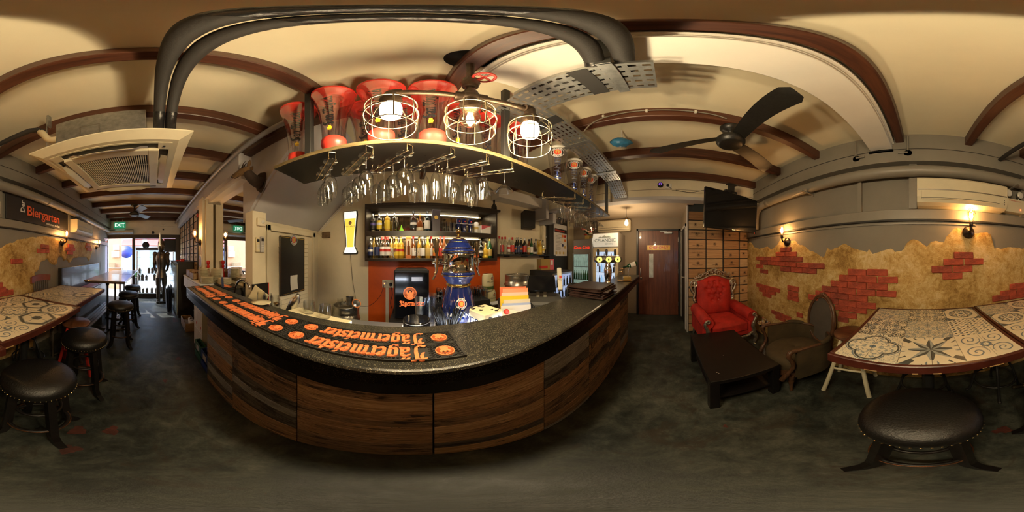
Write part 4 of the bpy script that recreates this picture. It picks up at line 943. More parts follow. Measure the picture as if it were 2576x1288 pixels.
# ---------------------------------------------------------------- small branded fridge on the back counter
M_logo = mat('orange_lit_logo', (.8, .18, .05), .5, emit=(1, .22, .05), estr=.5)
mf = thing('mini_fridge', 'small black fridge with orange stag emblem on the back counter', 'fridge', (.03, 2.06, .7005)); MB().box(-.2, .2, -.2, .22, .01, .6, .01).build('cabinet', M_black, mf); MB().box(-.19, .19, -.215, -.2, .03, .57, .004).build('door', M_blackg, mf)
emblem(MB(), .075, .003).build('emblem', M_logo, mf, (-.02, -.216, .33), (R(90), 0, 0)); tx, w = blackletter('Jägermeister', .036, .002); k = .28 / w; tx.v = [(a * k, b * k, c) for a, b, c in tx.v]; tx.build('lettering', M_logo, mf, (-.0, -.216, .2), (R(90), 0, 0))
MB().box(.0, .12, -.217, -.215, .47, .52).build('rating_plate', M_steel, mf)
for k, (x, y) in enumerate(((-.3, 2.3), )): pass
sk = thing('power_outlet', 'double socket with plugs on cream trunking beside the small black fridge', 'socket', (-.33, 2.43, 0)); MB().box(-.07, .1, -.02, .005, .98, 1.1, .004).build('plate', M_cream, sk); MB().box(-.02, .03, -.018, .005, .4, .98).build('trunking', M_cream, sk)
MB().box(-.05, -.01, -.06, -.02, 1.02, 1.08, .006).build('plug', M_white, sk); MB().box(.04, .08, -.06, -.02, 1.01, 1.06, .01).build('plug', M_black, sk); MB().sphere((-.03, -.062, 1.05), .007, 6, 4).build('pilot_light', mat('orange_pilot', (1, .2, .05), .4, emit=(1, .2, .05), estr=3), sk); MB().tube(spline([(.06, -.05, 1.02), (.09, -.08, .9), (.06, -.08, .75), (.12, -.1, .6)], 5), .004, 6).tube(spline([(-.04, -.05, 1.02), (-.1, -.08, .85), (-.25, -.08, .7), (-.4, -.1, .68)], 5), .003, 6).build('cable', M_black, sk)
# mini kegs and rows of mugs
M_kegp = mat('printed_keg_cream', (.55, .5, .3), .35)
for loc, lab in (((1.15, 2.12, .7005), 'lower mini keg with cream print on the back counter'), ((1.1, 2.1, .9515), 'upper mini keg with brewery badge stacked on another')):
    t = thing('mini_keg', lab, 'keg', loc); MB().lathe([(.001, 0), (.074, 0), (.076, .012), (.083, .04), (.085, .125), (.083, .21), (.076, .238), (.074, .25), (.001, .246)], 24, False).build('tin', M_kegp, t)
    MB().lathe([(.0862, .03), (.0868, .075)], 24, False).build('green_print', cl_('green_print', (.05, .09, .02)), t); wrap_text('PAULANER', .033, L_blk, t, lambda z: .0865, .14, .35, False)
    badge(t, lambda u, v, l: ((.086 + l) * math.sin(.35 + u / .086), -(.086 + l) * math.cos(.35 + u / .086), .19 + v), .024, False)
mug = tumbler('beer_mug', 'clear beer mug upside down in the rows on the back counter', (0, 0, 0), [(.038, 0), (.04, .01), (.039, .13), (.037, .14)], grp='mugs on the back counter', handle=True, cat='mug'); first = True; rm = random.Random(9)
for i in range(7):
    for j in range(3):
        p = (.36 + i * .095 + .01 * j, 1.86 + j * .1, 1.043)
        o = mug if first else dup(mug); o.location = p; o.rotation_euler = (PI, 0, rm.random() * 6); first = False
gr_ = thing('glass_rack', 'dark plastic glass rack carrying the upturned mugs on the back counter', 'rack', (.65, 1.95, .7005)); MB().box(-.34, .33, -.145, .155, 0, .02).box(-.34, .33, -.145, -.135, .02, .199).box(-.34, .33, .145, .155, .02, .199).box(-.34, -.33, -.135, .145, .02, .199).box(.32, .33, -.135, .145, .02, .199).box(-.33, .32, -.135, .145, .19, .199).build('crate', M_blackm, gr_)
for k in range(3): tumbler('tall_beer_glass', 'tall clear beer glass by the small black fridge', (.27, 1.9 + .09 * k, .7005), [(.03, 0), (.032, .01), (.028, .08), (.036, .25)], grp='tall glasses by the small fridge')
# ================================================================ ceramic beer column
M_cobalt = mat('cobalt_glaze', (.006, .012, .075), .06, coat=.6); M_goldr = mat('gold_ring', (.5, .33, .1), .2, 1); M_pol = mat('polished_nickel', (.68, .66, .62), .06, 1)
bc = thing('beer_column', 'cobalt blue ceramic beer column with brass tap and polished band', 'beer tap', (.325, 1.04, .9155))
MB().lathe([(.001, 0), (.105, 0), (.108, .012), (.1, .03), (.092, .04), (.096, .055), (.088, .07), (.07, .085)], 36, False).build('foot', M_cobalt, bc)
bprof = [(.07, .085), (.09, .105), (.106, .14), (.111, .18), (.107, .225), (.096, .275), (.082, .32), (.076, .345)]
MB().lathe(bprof, 40, False).build('belly', M_cobalt, bc)
MB().lathe([(.077, .345), (.083, .35), (.083, .36), (.077, .365)], 36, False).build('neck_ring', M_goldr, bc); MB().lathe([(.076, .363), (.082, .375), (.094, .395), (.106, .41), (.108, .418)], 36, False).build('collar', mat('blue_glaze_light', (.06, .1, .4), .1, coat=.5), bc); MB().lathe([(.108, .418), (.114, .425), (.112, .435), (.104, .44)], 36, False).build('lower_rim', M_cobalt, bc); MB().torus((0, 0, .421), .112, .0035, 36, 6).build('gold_line', M_goldr, bc)
MB().lathe([(.104, .438), (.108, .445), (.108, .455), (.105, .46), (.105, .545), (.109, .55), (.109, .557), (.104, .562)], 40, False).build('polished_band', M_pol, bc)
MB().lathe([(.104, .56), (.113, .567), (.114, .575), (.104, .585), (.095, .592), (.094, .6), (.083, .612), (.074, .63), (.069, .635), (.065, .645), (.05, .652), (.042, .66), (.03, .665), (.001, .668)], 40, False).build('dome', M_cobalt, bc)
for z, r in ((.573, .1145), (.594, .096), (.634, .0725), (.655, .049)): MB().torus((0, 0, z), r, .0028, 36, 6).build('gold_line', M_goldr, bc)
MB().lathe([(.022, .664), (.012, .672), (.007, .68), (.012, .688), (.007, .694)], 16).sphere((0, 0, .71), .0185, 14, 10).build('finial', M_goldr, bc)
def tap(parent, ang):
    mb = MB().at(rot=(0, 0, ang)); mb.tube([(0, -.1, .5), (0, -.165, .5)], .011, 10).tube([(0, -.165, .53), (0, -.165, .475)], .014, 10).tube(spline([(0, -.165, .48), (0, -.17, .44), (0, -.19, .4)], 4), [.009] * 5 + [.007] * 4, 8).sphere((0, -.185, .505), .012, 10, 6); mb.build('tap_body', M_pol, parent)
    mb = MB().at(rot=(0, 0, ang)); mb.tube([(0, -.165, .53), (0, -.165, .56), (0, -.165, .575), (0, -.165, .64), (0, -.165, .655)], [.006, .008, .013, .014, .008], 12); mb.build('tap_handle', M_goldr if False else mat('dark_brass_handle', (.06, .04, .02), .25, .6), parent)
tap(bc, R(-72)); tap(bc, R(108))
def radb(z):
    for (r0, a), (r1, b) in zip(bprof, bprof[1:]):
        if z <= b: return r0 + (r1 - r0) * (z - a) / (b - a)
    return .076
A0 = -.2 + math.atan2(-.325, 1.04) * -1
fa = -.12
badge(bc, lambda u, v, l: ((radb(.245 + v) + l + .0004) * math.sin(fa + u / .105), -(radb(.245 + v) + l + .0004) * math.cos(fa + u / .105), .245 + v), .036)
wrap_text('PAULANER', .04, L_w, bc, radb, .165, fa, False, offset=.001)
# ---------------------------------------------------------------- small things round the column
def pot(name, lab, loc, r, h): 
    t = thing(name, lab, 'pot', loc); MB().lathe([(.001, 0), (r * .97, 0), (r, .01), (r, h), (r - .003, h), (r - .004, .012), (.001, .01)], 28, False).build('pot_body', M_blackg, t); MB().torus((0, 0, h - .012), r + .0006, .0012, 28, 5).build('rim_line', M_steel, t); return t
pot('black_pot', 'empty black round pot beside the straws', (.04, .875, .906), .072, .2)
sp_ = pot('straw_pot', 'black round pot full of black straws', (.215, .89, .906), .07, .15); M_straw = mat('black_straw', (.01, .01, .011), .25); rs_ = random.Random(6)
for k in range(44):
    a = rs_.random() * 6.28; r = .06 * math.sqrt(rs_.random()); q = .085 * math.sqrt(rs_.random()) + .02
    MB().cyl((r * .5 * math.cos(a), r * .5 * math.sin(a), .02), (q * math.cos(a), q * math.sin(a), .22 + .03 * rs_.random()), .0033, n=6).build('straw', M_straw, sp_)
jp = thing('plastic_pitcher', 'clear fluted plastic pitcher beside the beer column', 'pitcher', (.11, 1.1, .9155)); n = 32
MB().add([(r * (1 + .025 * (i % 2)) * math.cos(2 * PI * i / n), r * (1 + .025 * (i % 2)) * math.sin(2 * PI * i / n) - (.02 if (z > .25 and abs(i - 24) < 2) else 0), z) for r, z in ((.06, 0), (.062, .02), (.068, .16), (.074, .28)) for i in range(n)], [(j * n + i, j * n + (i + 1) % n, (j + 1) * n + (i + 1) % n, (j + 1) * n + i) for j in range(3) for i in range(n)] + [list(range(n))], True).build('jug_body', glassy('frosted_acrylic', (.86, .89, .96), .4, .15), jp)
MB().tube(spline([(.07, 0, .26), (.12, 0, .25), (.12, 0, .08), (.065, 0, .06)], 5), .008, 8).build('handle', MATS['frosted_acrylic'], jp)
tb = thing('tips_box', 'cream tips box with black cow spots and hand lettering', 'box', (.45, .9, .906), R(14)); M_crm = mat('cream_enamel', (.68, .6, .38), .4); MB().box(-.075, .075, -.085, .085, 0, .215, .006).build('box_body', M_crm, tb); put_text('TiPS', .075, L_nav, tb, (-.0, -.0862, .1), (R(90), 0, 0), .0005); put_text('TiPS', .075, L_nav, tb, (-.0762, .0, .14), (R(90), 0, R(-90)), .0005, shear=.1)
rs_ = random.Random(1)
for k in range(9):
    x, y = rs_.uniform(-.06, .06), rs_.uniform(-.07, .07); a0 = rs_.random() * 6; poly = [(x + (.012 + .005 * math.sin(3 * q + a0)) * math.cos(q), y + (.009 + .004 * math.cos(2 * q + a0)) * math.sin(q)) for q in [2 * PI * i / 12 for i in range(12)]]
    MB().prism(poly, .2145, .2158).build('cow_spot', L_blk, tb)
for k, (x, z) in enumerate(((.04, .17), (-.03, .18), (.05, .1))): MB().at((0, -.0855, 0), (R(90), 0, 0)).prism([(x + .016 * math.cos(q), z + .012 * math.sin(q) + .004 * math.cos(3 * q)) for q in [2 * PI * i / 12 for i in range(12)]], 0, .001).build('cow_spot', L_blk, tb)
og = thing('paper_organizer', 'black file box stuffed with envelopes and orange folders', 'file box', (.77, 1.01, .906), R(-28)); MB().box(-.13, .13, -.1, -.09, 0, .13).box(-.13, .13, .09, .1, 0, .2).box(-.13, -.12, -.1, .1, 0, .15).box(.12, .13, -.1, .1, 0, .17).box(-.13, .13, -.1, .1, 0, .01).build('file_box', M_black, og); MB().box(.131, .134, -.08, .08, .02, .12).build('label', L_gold, og)
for k, (y, h, m) in enumerate(((-.07, .17, L_w), (-.05, .19, cl_('blue_paper', (.35, .42, .62))), (-.03, .22, L_cr), (-.005, .235, L_yel), (.02, .26, cl_('pink_plastic', (.75, .5, .42))), (.045, .29, cl_('orange_folder', (.85, .3, .15))), (.07, .3, cl_('red_folder', (.75, .18, .08))))): MB().at((0, 0, 0), (R(4 * (k % 3) - 4), 0, 0)).box(-.115 + .01 * (k % 3), .11, y, y + .006, .012, h).build('folder', m, og)
MB().at((0, -.103, .0), (R(90), 0, 0)).prism([(-.09, .02), (.02, .02), (.06, .1), (-.03, .12)], 0, .003).build('picture_card', L_nav, og)
tt = thing('condiment_tray', 'white tray with red and green bottle tops behind the bar', 'tray', (.6, .88, .906)); MB().box(-.06, .1, -.05, .06, 0, .16, .01).build('tray_body', M_white, tt); MB().sphere((.0, 0, .175), .02, 10, 6).build('red_top', K_red, tt); MB().sphere((-.04, .03, .175), .018, 10, 6).build('green_top', cl_('green_plastic', (.03, .25, .06)), tt)
ps = thing('till_terminal', 'point of sale screen on a grey till with card reader', 'till', (1.16, 1.1, .906), R(-48)); MB().box(-.2, .2, -.2, .2, 0, .14, .02).build('till_drawer', mat('till_grey', (.07, .07, .065), .5), ps); MB().box(-.05, -.02, .02, .05, .14, .27).box(.02, .05, .02, .05, .14, .27).build('stand', mat('till_beige', (.3, .28, .22), .5), ps)
MB().at((0, .02, .28), (R(-48), 0, 0)).box(-.14, .14, -.01, .012, -.1, .1, .006).build('screen', M_blackg, ps); MB().at((.17, .02, .3), (R(-35), 0, 0)).box(-.01, .035, -.02, .02, -.1, .15, .006).box(.0, .035, -.045, -.02, .0, .05, .006).build('card_reader', mat('reader_cream', (.6, .57, .48), .4), ps)
MB().at((.17, .02, .3), (R(-35), 0, 0)).box(.005, .03, -.047, -.045, .01, .04).build('red_button', K_red, ps)
bx2 = thing('plastic_tub', 'clear plastic tub on the back counter beside the mugs', 'tub', (1.12, 1.88, .7005)); MB().box(-.1, .1, -.06, .06, 0, .11, .01).build('tub_body', M_clr, bx2); MB().box(-.105, .105, -.065, .065, .11, .12, .003).build('lid', mat('milky_plastic', (.5, .5, .48), .4), bx2)
# menus, chrome tap head, bottle opener stand and kettle on the counter
M_menu = mat('dark_brown_leatherette', (.03, .014, .01), .4, var=.25, vscale=10, bmp=.2, bscale=200)
rm = random.Random(12)
for k in range(9):
    z = 1.108 + k * .0105; o = MB().box(-.165, .165, -.155, .155, 0, .0095, .002).build('menu_folder', M_menu, None, (1.33 + rm.uniform(-.02, .02), .62 + rm.uniform(-.015, .015), z), (0, 0, R(rm.uniform(-9, 9))))
    tag(o, 'dark brown menu folder topmost of the stack on the bar' if k == 8 else 'dark brown menu folder within the stack on the bar', 'menu', 'menu folders on the bar')
ct = thing('chrome_beer_tap', 'chrome bar tap with round lit medallions behind the menus', 'beer tap', (1.86, .68, 1.109), R(-60))
MB().lathe([(.001, 0), (.055, 0), (.055, .012), (.032, .03), (.036, .06), (.046, .12), (.048, .18), (.04, .22), (.03, .24), (.03, .27)], 24, False).build('column', M_chrome, ct)
MB().at((0, 0, .31), (0, R(90), 0)).lathe([(.001, -.17), (.03, -.165), (.045, -.14), (.045, .14), (.03, .165), (.001, .17)], 20, False).build('crossbar', M_chrome, ct)
for k, x in enumerate((-.11, .0, .11)):
    MB().at((x, -.04, .31), (R(90), 0, 0)).lathe([(.04, 0), (.042, .012), (.036, .016)], 20, False).build('medallion_ring', M_chrome, ct)
    m = MB().at((x, -.055, .31), (R(90), 0, 0)).lathe([(.001, .002), (.034, .0)], 20, False).build('medallion', mat('lit_medallion', (.8, .8, .2), .4, emit=(.95, .9, .25), estr=.45), ct)
    MB().box(x - .008, x + .008, -.0585, -.0575, .3, .322).build('medallion_print', L_blk, ct)
    MB().tube([(x, .03, .32), (x, .1, .32)], .012, 10).tube([(x, .1, .35), (x, .1, .27), (x, .115, .22)], .01, 8).build('spout', M_chrome, ct); MB().lathe([(.006, 0), (.014, .02), (.016, .07), (.01, .09), (.001, .092)], 12, c=(x, .1)).build('tap_handle', M_black, ct, (0, 0, .35))
bo = thing('bottle_cradle', 'brass and steel wine pourer stand holding a bottle', 'wine stand', (2.2, .56, 1.109), R(-70)); MB().box(-.1, .1, -.06, .06, 0, .012, .003).build('base_plate', M_brass, bo); MB().box(-.02, .09, -.04, .04, .012, .06, .004).build('base_block', K_gold, bo)
MB().tube(spline([(-.09, 0, .01), (-.09, 0, .1), (-.07, 0, .13), (-.03, 0, .13)], 4), .006, 8).tube([(-.03, 0, .1), (-.03, 0, .17)], .009, 8).tube([(-.055, 0, .17), (-.005, 0, .17)], .006, 8).build('spigot', M_brass, bo); MB().tube([(.05, 0, .06), (.06, 0, .17)], .006, 8).torus((.07, 0, .2), .036, .004, 18, 6, 'x').build('cradle_ring', M_steel, bo)
MB().at((-.02, 0, .19), (0, R(74), 0)).lathe([(.012, 0), (.013, .05), (.032, .1), (.033, .2), (.001, .202)], 16, False).build('held_bottle', G_green, bo); MB().at((-.02, 0, .19), (0, R(74), 0)).lathe([(.0335, .11), (.0335, .18)], 16, False).build('bottle_label', L_w, bo)
kt = thing('black_kettle', 'black jug kettle behind the stack of menus', 'kettle', (1.5, .93, .906)); MB().lathe([(.001, 0), (.08, 0), (.082, .02), (.075, .15), (.07, .25), (.001, .262)], 22, False).build('jug', M_black, kt); MB().tube(spline([(-.06, 0, .24), (-.13, 0, .23), (-.135, 0, .1), (-.08, 0, .05)], 5), .014, 8).build('handle', M_black, kt)
# glassware behind the mats
cb = thing('serving_board', 'cream board with two small glasses behind the bar mats', 'board', (-.55, .86, .906), R(-8)); MB().box(-.22, .22, -.05, .06, .0, .16, .004).build('board_body', M_crm, cb)
for k, (x, y) in enumerate(((-.62, .88), (-.49, .865))): tumbler('glass_tumbler', 'small clear tumbler on the cream board behind the mats', (x, y, 1.067), [(.032, 0), (.036, .01), (.041, .05), (.039, .085)], grp='tumblers on the cream board')
ts = thing('glass_shelf_box', 'dark shelf box with glass jugs behind the mats', 'shelf box', (-1.06, .89, .0)); MB().box(-.14, .14, -.06, .08, 0, 1.0, .004).build('box_body', M_blackm, ts)
for k, x in enumerate((-1.15, -1.06, -.97)): tumbler('glass_jug', 'clear glass jug on the dark shelf box behind the mats', (x, .9, 1.0005), [(.036, 0), (.04, .01), (.042, .1), (.036, .13)], grp='jugs behind the mats', handle=True, cat='jug')
t = thing('cocktail_shaker', 'steel cocktail shaker leaning behind the bar mats', 'shaker', (-.83, .9, 1.01), rot=(R(0), R(32), 0)); MB().lathe([(.001, 0), (.026, 0), (.034, .1), (.036, .14), (.03, .16), (.018, .18), (.016, .2), (.001, .202)], 18, False).build('shaker_body', M_steel, t)
t = thing('saucer', 'cream saucer on the bar behind the middle mats', 'plate', (-.92, .72, 1.1075)); MB().lathe([(.001, 0), (.04, 0), (.07, .012), (.072, .014), (.04, .005), (.001, .004)], 26, False).build('dish', M_crm, t)
# ================================================================ lit beer-glass sign, door under the stairs, controls
bs_ = thing('beer_glass_sign', 'lit sign shaped like a tall glass of wheat beer', 'sign', (-.905, 2.42, 1.5))
outl = [(-.1, 0), (-.105, .03), (-.085, .075), (-.065, .11), (-.07, .25), (-.09, .45), (-.105, .62), (-.1, .68)]; full = outl + [(-x, z) for x, z in reversed(outl)]
MB().at(rot=(R(90), 0, 0)).prism([(x * 1.12, z * 1.02 - .008) for x, z in full], -.02, .02).build('dark_rim', M_black, bs_)
MB().at((0, -.021, 0), (R(90), 0, 0)).prism([(x * .98, z * .985 + .005) for x, z in full], 0, .004).build('glass_glow', mat('sign_white_glow', (1, 1, .9), .5, emit=(1, .97, .8), estr=.62), bs_)
beer = [(-.055, .1), (-.06, .25), (-.08, .45), (-.092, .56), (.092, .56), (.08, .45), (.06, .25), (.055, .1)]
MB().at((0, -.0255, 0), (R(90), 0, 0)).prism(beer, 0, .001).build('beer_fill', mat('sign_yellow_glow', (1, .8, .1), .5, emit=(1, .78, .1), estr=.42), bs_)
put_text('PAULANER', .036, cl_('sign_grey_ink', (.2, .22, .3)), bs_, (0, -.027, .43), (R(90), 0, 0), .0003); badge(bs_, lambda u, v, l: (u, -.0268 - l, .485 + v), .028, False)
MB().tube(spline([(0, -.01, 0), (.01, -.01, -.15), (.02, -.012, -.25), (.04, -.012, -.45), (.1, -.03, -.75)], 5), .003, 6).build('cable', M_blackm, bs_)
t = thing('cable_box', 'old rusty cable box on the wall beside the lit beer sign', 'cable box', (-1.35, 2.43, 1.82)); MB().box(-.07, .07, -.03, .018, -.05, .05, .004).build('box_body', mat('rusty_metal', (.16, .1, .05), .7, var=.5, vscale=30), t); MB().tube([(-.17, .0, .05), (-.07, 0, -.02)], .008, 6).build('conduit_pipe', M_cream, t)
mb = MB()
for d in (0, .04): mb.tube([(-1.5 + d, 2.44, zs(-1.5) - .02), (-.62 + d, 2.44, zs(-.62) - .02)], .009, 6)
tag(mb.build('slope_conduits', M_white), 'pair of thin pale conduits along the sloping stair soffit', 'conduit')
dr = st(MB().box(-1.53, -1.495, 1.31, 2.2, .02, 1.76, .003).build('door_3', M_cream))
for a, b, z0, z1 in ((1.24, 1.3, 0, 1.84), (2.21, 2.27, 0, 1.84), (1.24, 2.27, 1.77, 1.84)): MB().box(-1.53, -1.47, a, b, z0, z1, .004).build('door_frame', M_cream, dr)
for k in range(24):
    MB().at((-1.488, 1.755, .2 + k * .064), (0, R(-14), 0)).box(-.004, .006, -.32, .32, -.03, .03, .002).build('louvre_slat', M_cream, dr)
MB().at((-1.47, 1.37, .86), (0, R(90), 0)).lathe([(.012, -.03), (.012, .0), (.028, .02), (.03, .035), (.02, .05), (.001, .052)], 16, False).build('door_knob', M_brass, dr)
bb = thing('black_menu_board', 'black board with brewery badge and paper note on the louvred door', 'board', (-1.465, 1.7, .94)); MB().box(-.012, .012, -.26, .25, 0, .78, .003).build('board', M_black, bb)
for a, b, c, d in ((-.25, .24, .012, .018), (-.25, .24, .762, .768), (-.25, -.244, .012, .768), (.234, .24, .012, .768)): MB().box(.012, .0135, a, b, c, d).build('gold_line', K_gold, bb)
MB().grid(3, 6, lambda u, v: (.0135 + .006 * math.sin(v * 5), -.06 + .15 * u - .02 * math.sin(v * 4), .05 + .3 * v)).build('paper_note', cl_('paper_white', (.62, .6, .52), .7), bb); badge(bb, lambda u, v, l: (.014 + l, u, .74 + v), .075)
t = thing('thermostat', 'cream thermostat box on the pier by the mirror', 'thermostat', (-1.4, 1.08, 1.83)); MB().box(0, .035, -.055, .055, -.045, .045, .006).build('case', M_cream, t); MB().at((.035, .01, 0), (0, R(90), 0)).lathe([(.02, 0), (.018, .01), (.001, .011)], 14, False).build('dial', M_white, t)
for y, h, lab, m in ((1.035, .16, 'yellowed remote control in a holder on the pier', M_crm), (1.095, .17, 'grey slim remote control in a holder on the pier', M_lav)):
    t = thing('remote_control', lab, 'remote', (-1.4, y, 1.5)); MB().box(.0, .025, -.025, .025, 0, h, .005).build('case', m, t); MB().box(.025, .0265, -.016, .016, h - .05, h - .02).build('display', L_blk, t)
    for r_ in range(3):
        for c_ in range(3): MB().box(.025, .027, -.014 + c_ * .011, -.007 + c_ * .011, .03 + r_ * .02, .04 + r_ * .02).build('button', L_w, t)
sp2 = thing('splash_panel', 'black splash panel with red edge below the pier', 'panel', (-1.39, 1.08, .8)); MB().box(-.012, .008, -.11, .1, 0, .36).build('panel', M_black, sp2); MB().box(-.012, .012, .1, .108, 0, .36).build('red_edge', K_red, sp2)
# ================================================================ black leather bar stools
def leather(name, col, bs_=140, b=.25, rough=.38):
    return mat(name, col, rough, var=.25, vscale=6, bmp=b, bscale=bs_)
M_leath = leather('black_leather', (.006, .0055, .005), rough=.4)
M_bwood = mat('black_stained_wood', (.008, .0065, .006), .4, rvar=.08, spec=.3)
M_stud = mat('brass_stud', (.5, .38, .18), .3, 1)
M_copper = mat('worn_copper_edge', (.16, .075, .035), .35, .8)
def leather_stool():
    t = thing('bar_stool', 'x', 'stool')
    MB().lathe([(.001, .655), (.185, .655), (.193, .668), (.197, .69), (.192, .715), (.17, .738), (.12, .752), (.06, .757), (.001, .758)], 40, False).build('seat', M_leath, t)
    MB().lathe([(.001, .635), (.178, .635), (.178, .657), (.001, .657)], 32, False).lathe([(.06, .6), (.06, .64)], 16).build('seat_rail', M_bwood, t)
    mb = MB()
    for i in range(56): a = 2 * PI * i / 56; mb.at((.1945 * math.cos(a), .1945 * math.sin(a), .668)).sphere((0, 0, 0), .0042, 6, 4)
    o = mb.build('nail_studs', M_stud, t); o['kind'] = 'stuff'
    lg = MB(); pts = [(.125, .63), (.138, .5), (.15, .35), (.158, .22), (.165, .12), (.185, .05), (.222, .012), (.24, .0)]
    wd_ = [.024, .024, .023, .022, .022, .021, .018, .014]
    vs_ = []
    for (r, z), w in zip(pts, wd_):
        for dx, dy in ((-w, -.019), (w, -.019), (w, .019), (-w, .019)): vs_.append((r + dx, dy, z + (dx * .35 if z < .1 else 0) + (.012 if z == 0 else 0) * 0))
    vs_ = [(x, y, max(z, 0)) for x, y, z in vs_]
    n = len(pts); lg.add(vs_, [(j * 4 + k, j * 4 + (k + 1) % 4, (j + 1) * 4 + (k + 1) % 4, (j + 1) * 4 + k) for j in range(n - 1) for k in range(4)] + [(3, 2, 1, 0), tuple(range((n - 1) * 4, n * 4))])
    lm = lg.mesh('leg', M_bwood)
    for k in range(4): link('leg', lm, t, rot=(0, 0, PI / 4 + k * PI / 2))
    MB().torus((0, 0, .205), .152, .014, 36, 8).build('foot_ring', M_bwood, t)
    MB().torus((0, 0, .213), .164, .004, 36, 6).build('ring_edge', M_copper, t)
    MB().torus((0, 0, .40), .118, .01, 28, 6).build('brace_ring', M_bwood, t)
    return t
s0 = leather_stool(); first = True
for (x, y, rz, lab) in ((0, -.52, 0, 'black leather bar stool in front of the table with a big star tile'), (-.63, -.535, .3, 'black leather bar stool in front of the second tiled table'), (-1.265, -.568, .2, 'black leather bar stool beside the red-legged stool'),
        (-2.39, -.485, .1, 'black leather bar stool between tiled table and dark tables'), (-3.15, -.48, .4, 'black leather bar stool midway along the dark tables'), (-3.9, -.49, .2, 'black leather bar stool nearest the street door')):
    o = s0 if first else dup(s0); o.location = (x, y, 0); o.rotation_euler = (0, 0, rz); o['label'] = lab; o['group'] = 'black leather bar stools'; first = False
# ================================================================ tile-topped tables
def tile_mat(idx):
    m, nt, bs = newmat('patterned_tile_%d' % idx)
    x, y, z = coords(nt); s = 1 / .138
    u = x * s; v = y * s; r = (u * u + v * v).sqrt(); a = v.atan2(u)
    au = u.abs(); av = v.abs(); hi = au.mx(av); lo = au.mn(av)
    cream = (.62, .57, .43); blue = (.09, .14, .19); dark = (.03, .042, .048); pale = (.27, .31, .31)
    def lay(col, mask, c): return mixc(nt, mask, col, c)
    def band(e, c, w): return (e - c).abs().lt(w)
    col = mixc(nt, 0.0, cream, cream)
    if idx == 0:                                    # eight-pointed star
        k = (a * (8 / PI)).pingpong(1.0)           # 0 on a point axis .. 1 between
        edge = .93 - k * .0
        ru = .3 / (.3 + k * .5) * .95
        star = r.lt(ru); half = (a * (8 / PI) * .5).fract().lt(.5)
        col = lay(col, star, pale); col = lay(col, star * half, dark); col = lay(col, band(r, ru, .012), blue)
        c2 = ((hi - .95) * (hi - .95) + (lo - .0) * (lo - .0)).sqrt(); col = lay(col, c2.lt(.2), blue); col = lay(col, c2.lt(.2) * (lo * 22.0).sin().gt(0), cream)
        c3 = (hi + lo).gt(1.28) * (a * (8 / PI) ).fract().lt(.5); col = lay(col, c3 * ((hi - lo) * 9.0).sin().gt(-.2), dark)
    elif idx == 1:                                  # quatrefoil outlines
        q = ((hi - .45) * (hi - .45) + lo * lo).sqrt()
        nz = noise_(nt, combine(nt, hi, lo, 1.0), 9, 3); col = lay(col, nz.gt(.56) * r.lt(.95), pale); col = lay(col, band(nz, .55, .018), blue)
        col = lay(col, band(q, .46, .035), dark); col = lay(col, band(q, .54, .02), blue); col = lay(col, r.lt(.12), blue)
    elif idx == 2:                                  # scrolls
        du = au - .5; dv = av - .5; rr = (du * du + dv * dv).sqrt(); aa = dv.atan2(du)
        sp = (aa + rr * 26.0).sin(); col = lay(col, sp.gt(.72) * rr.lt(.42), blue)
        nz = noise_(nt, combine(nt, hi, lo, 5.0), 7, 2); col = lay(col, nz.gt(.6) * r.lt(.5), dark); col = lay(col, band(r, .16, .05), blue)
    elif idx == 3:                                  # small lattice
        w1 = ((u * 13.0).sin() + (v * 13.0).cos() * 1.0); col = lay(col, band(w1, 0.0, .28), pale); col = lay(col, band(w1, 0.0, .14), blue); col = lay(col, w1.abs().gt(1.72), dark)
    elif idx == 4:                                  # leaf arabesque
        nz = noise_(nt, combine(nt, au, av, 2.0), 4.5, 3, .5, dist=1.2); col = lay(col, band(nz, .5, .05), dark); col = lay(col, nz.gt(.62), blue); 
    elif idx == 5:                                  # rosettes
        k = (a * 8.0).cos() * .12; col = lay(col, band(r, .62, .09), pale); col = lay(col, band(r + k, .55, .05), dark); col = lay(col, (r + k).lt(.34), blue); col = lay(col, band(r, .2, .06), cream)
        col = lay(col, (hi + lo).gt(1.5), dark); col = lay(col, band(hi, .93, .03), blue)
    elif idx == 6:                                  # mirrored florals
        nz = noise_(nt, combine(nt, hi, lo, 9.0), 7, 4, .55, dist=.8); col = lay(col, nz.gt(.54), blue); col = lay(col, nz.gt(.6), pale); col = lay(col, band(nz, .46, .02), dark)
    elif idx == 7:                                  # hexagon straps
        h = (au * .866 + av * .5).mx(av); col = lay(col, (h * 9.0).sin().gt(.35), pale); col = lay(col, (h * 9.0).sin().gt(.75), dark); col = lay(col, h.lt(.14), dark)
        col = lay(col, band(lo, .0, .02) * hi.gt(.4), blue)
    else:                                           # dark diamonds and ovals
        d = au + av * 1.0; col = lay(col, band((d * 2.0).fract(), .5, .12), blue); nz = noise_(nt, combine(nt, au, av, 4.0), 11, 3); col = lay(col, nz.gt(.58), dark); col = lay(col, band(r, .5, .03), dark)
    w = noise_(nt, combine(nt, x, y, z), 40, 4)
    col = mixc(nt, w * .18, col, (.35, .31, .22))
    nt.links.new(col, bs.inputs['Base Color']); bs.inputs['Roughness'].default_value = .3; return m
M_tiles = [tile_mat(i) for i in range(9)]
M_tedge = mat('worn_mahogany_edge', (.055, .012, .007), .35, var=.5, vscale=7)
M_wornedge = mat('bare_worn_wood', (.32, .19, .07), .6, var=.4, vscale=20)
M_bronzecast = mat('cast_iron_bronzed', (.06, .05, .03), .45, .7, var=.5, vscale=40, bmp=.5, bscale=60)
tile_q = {}
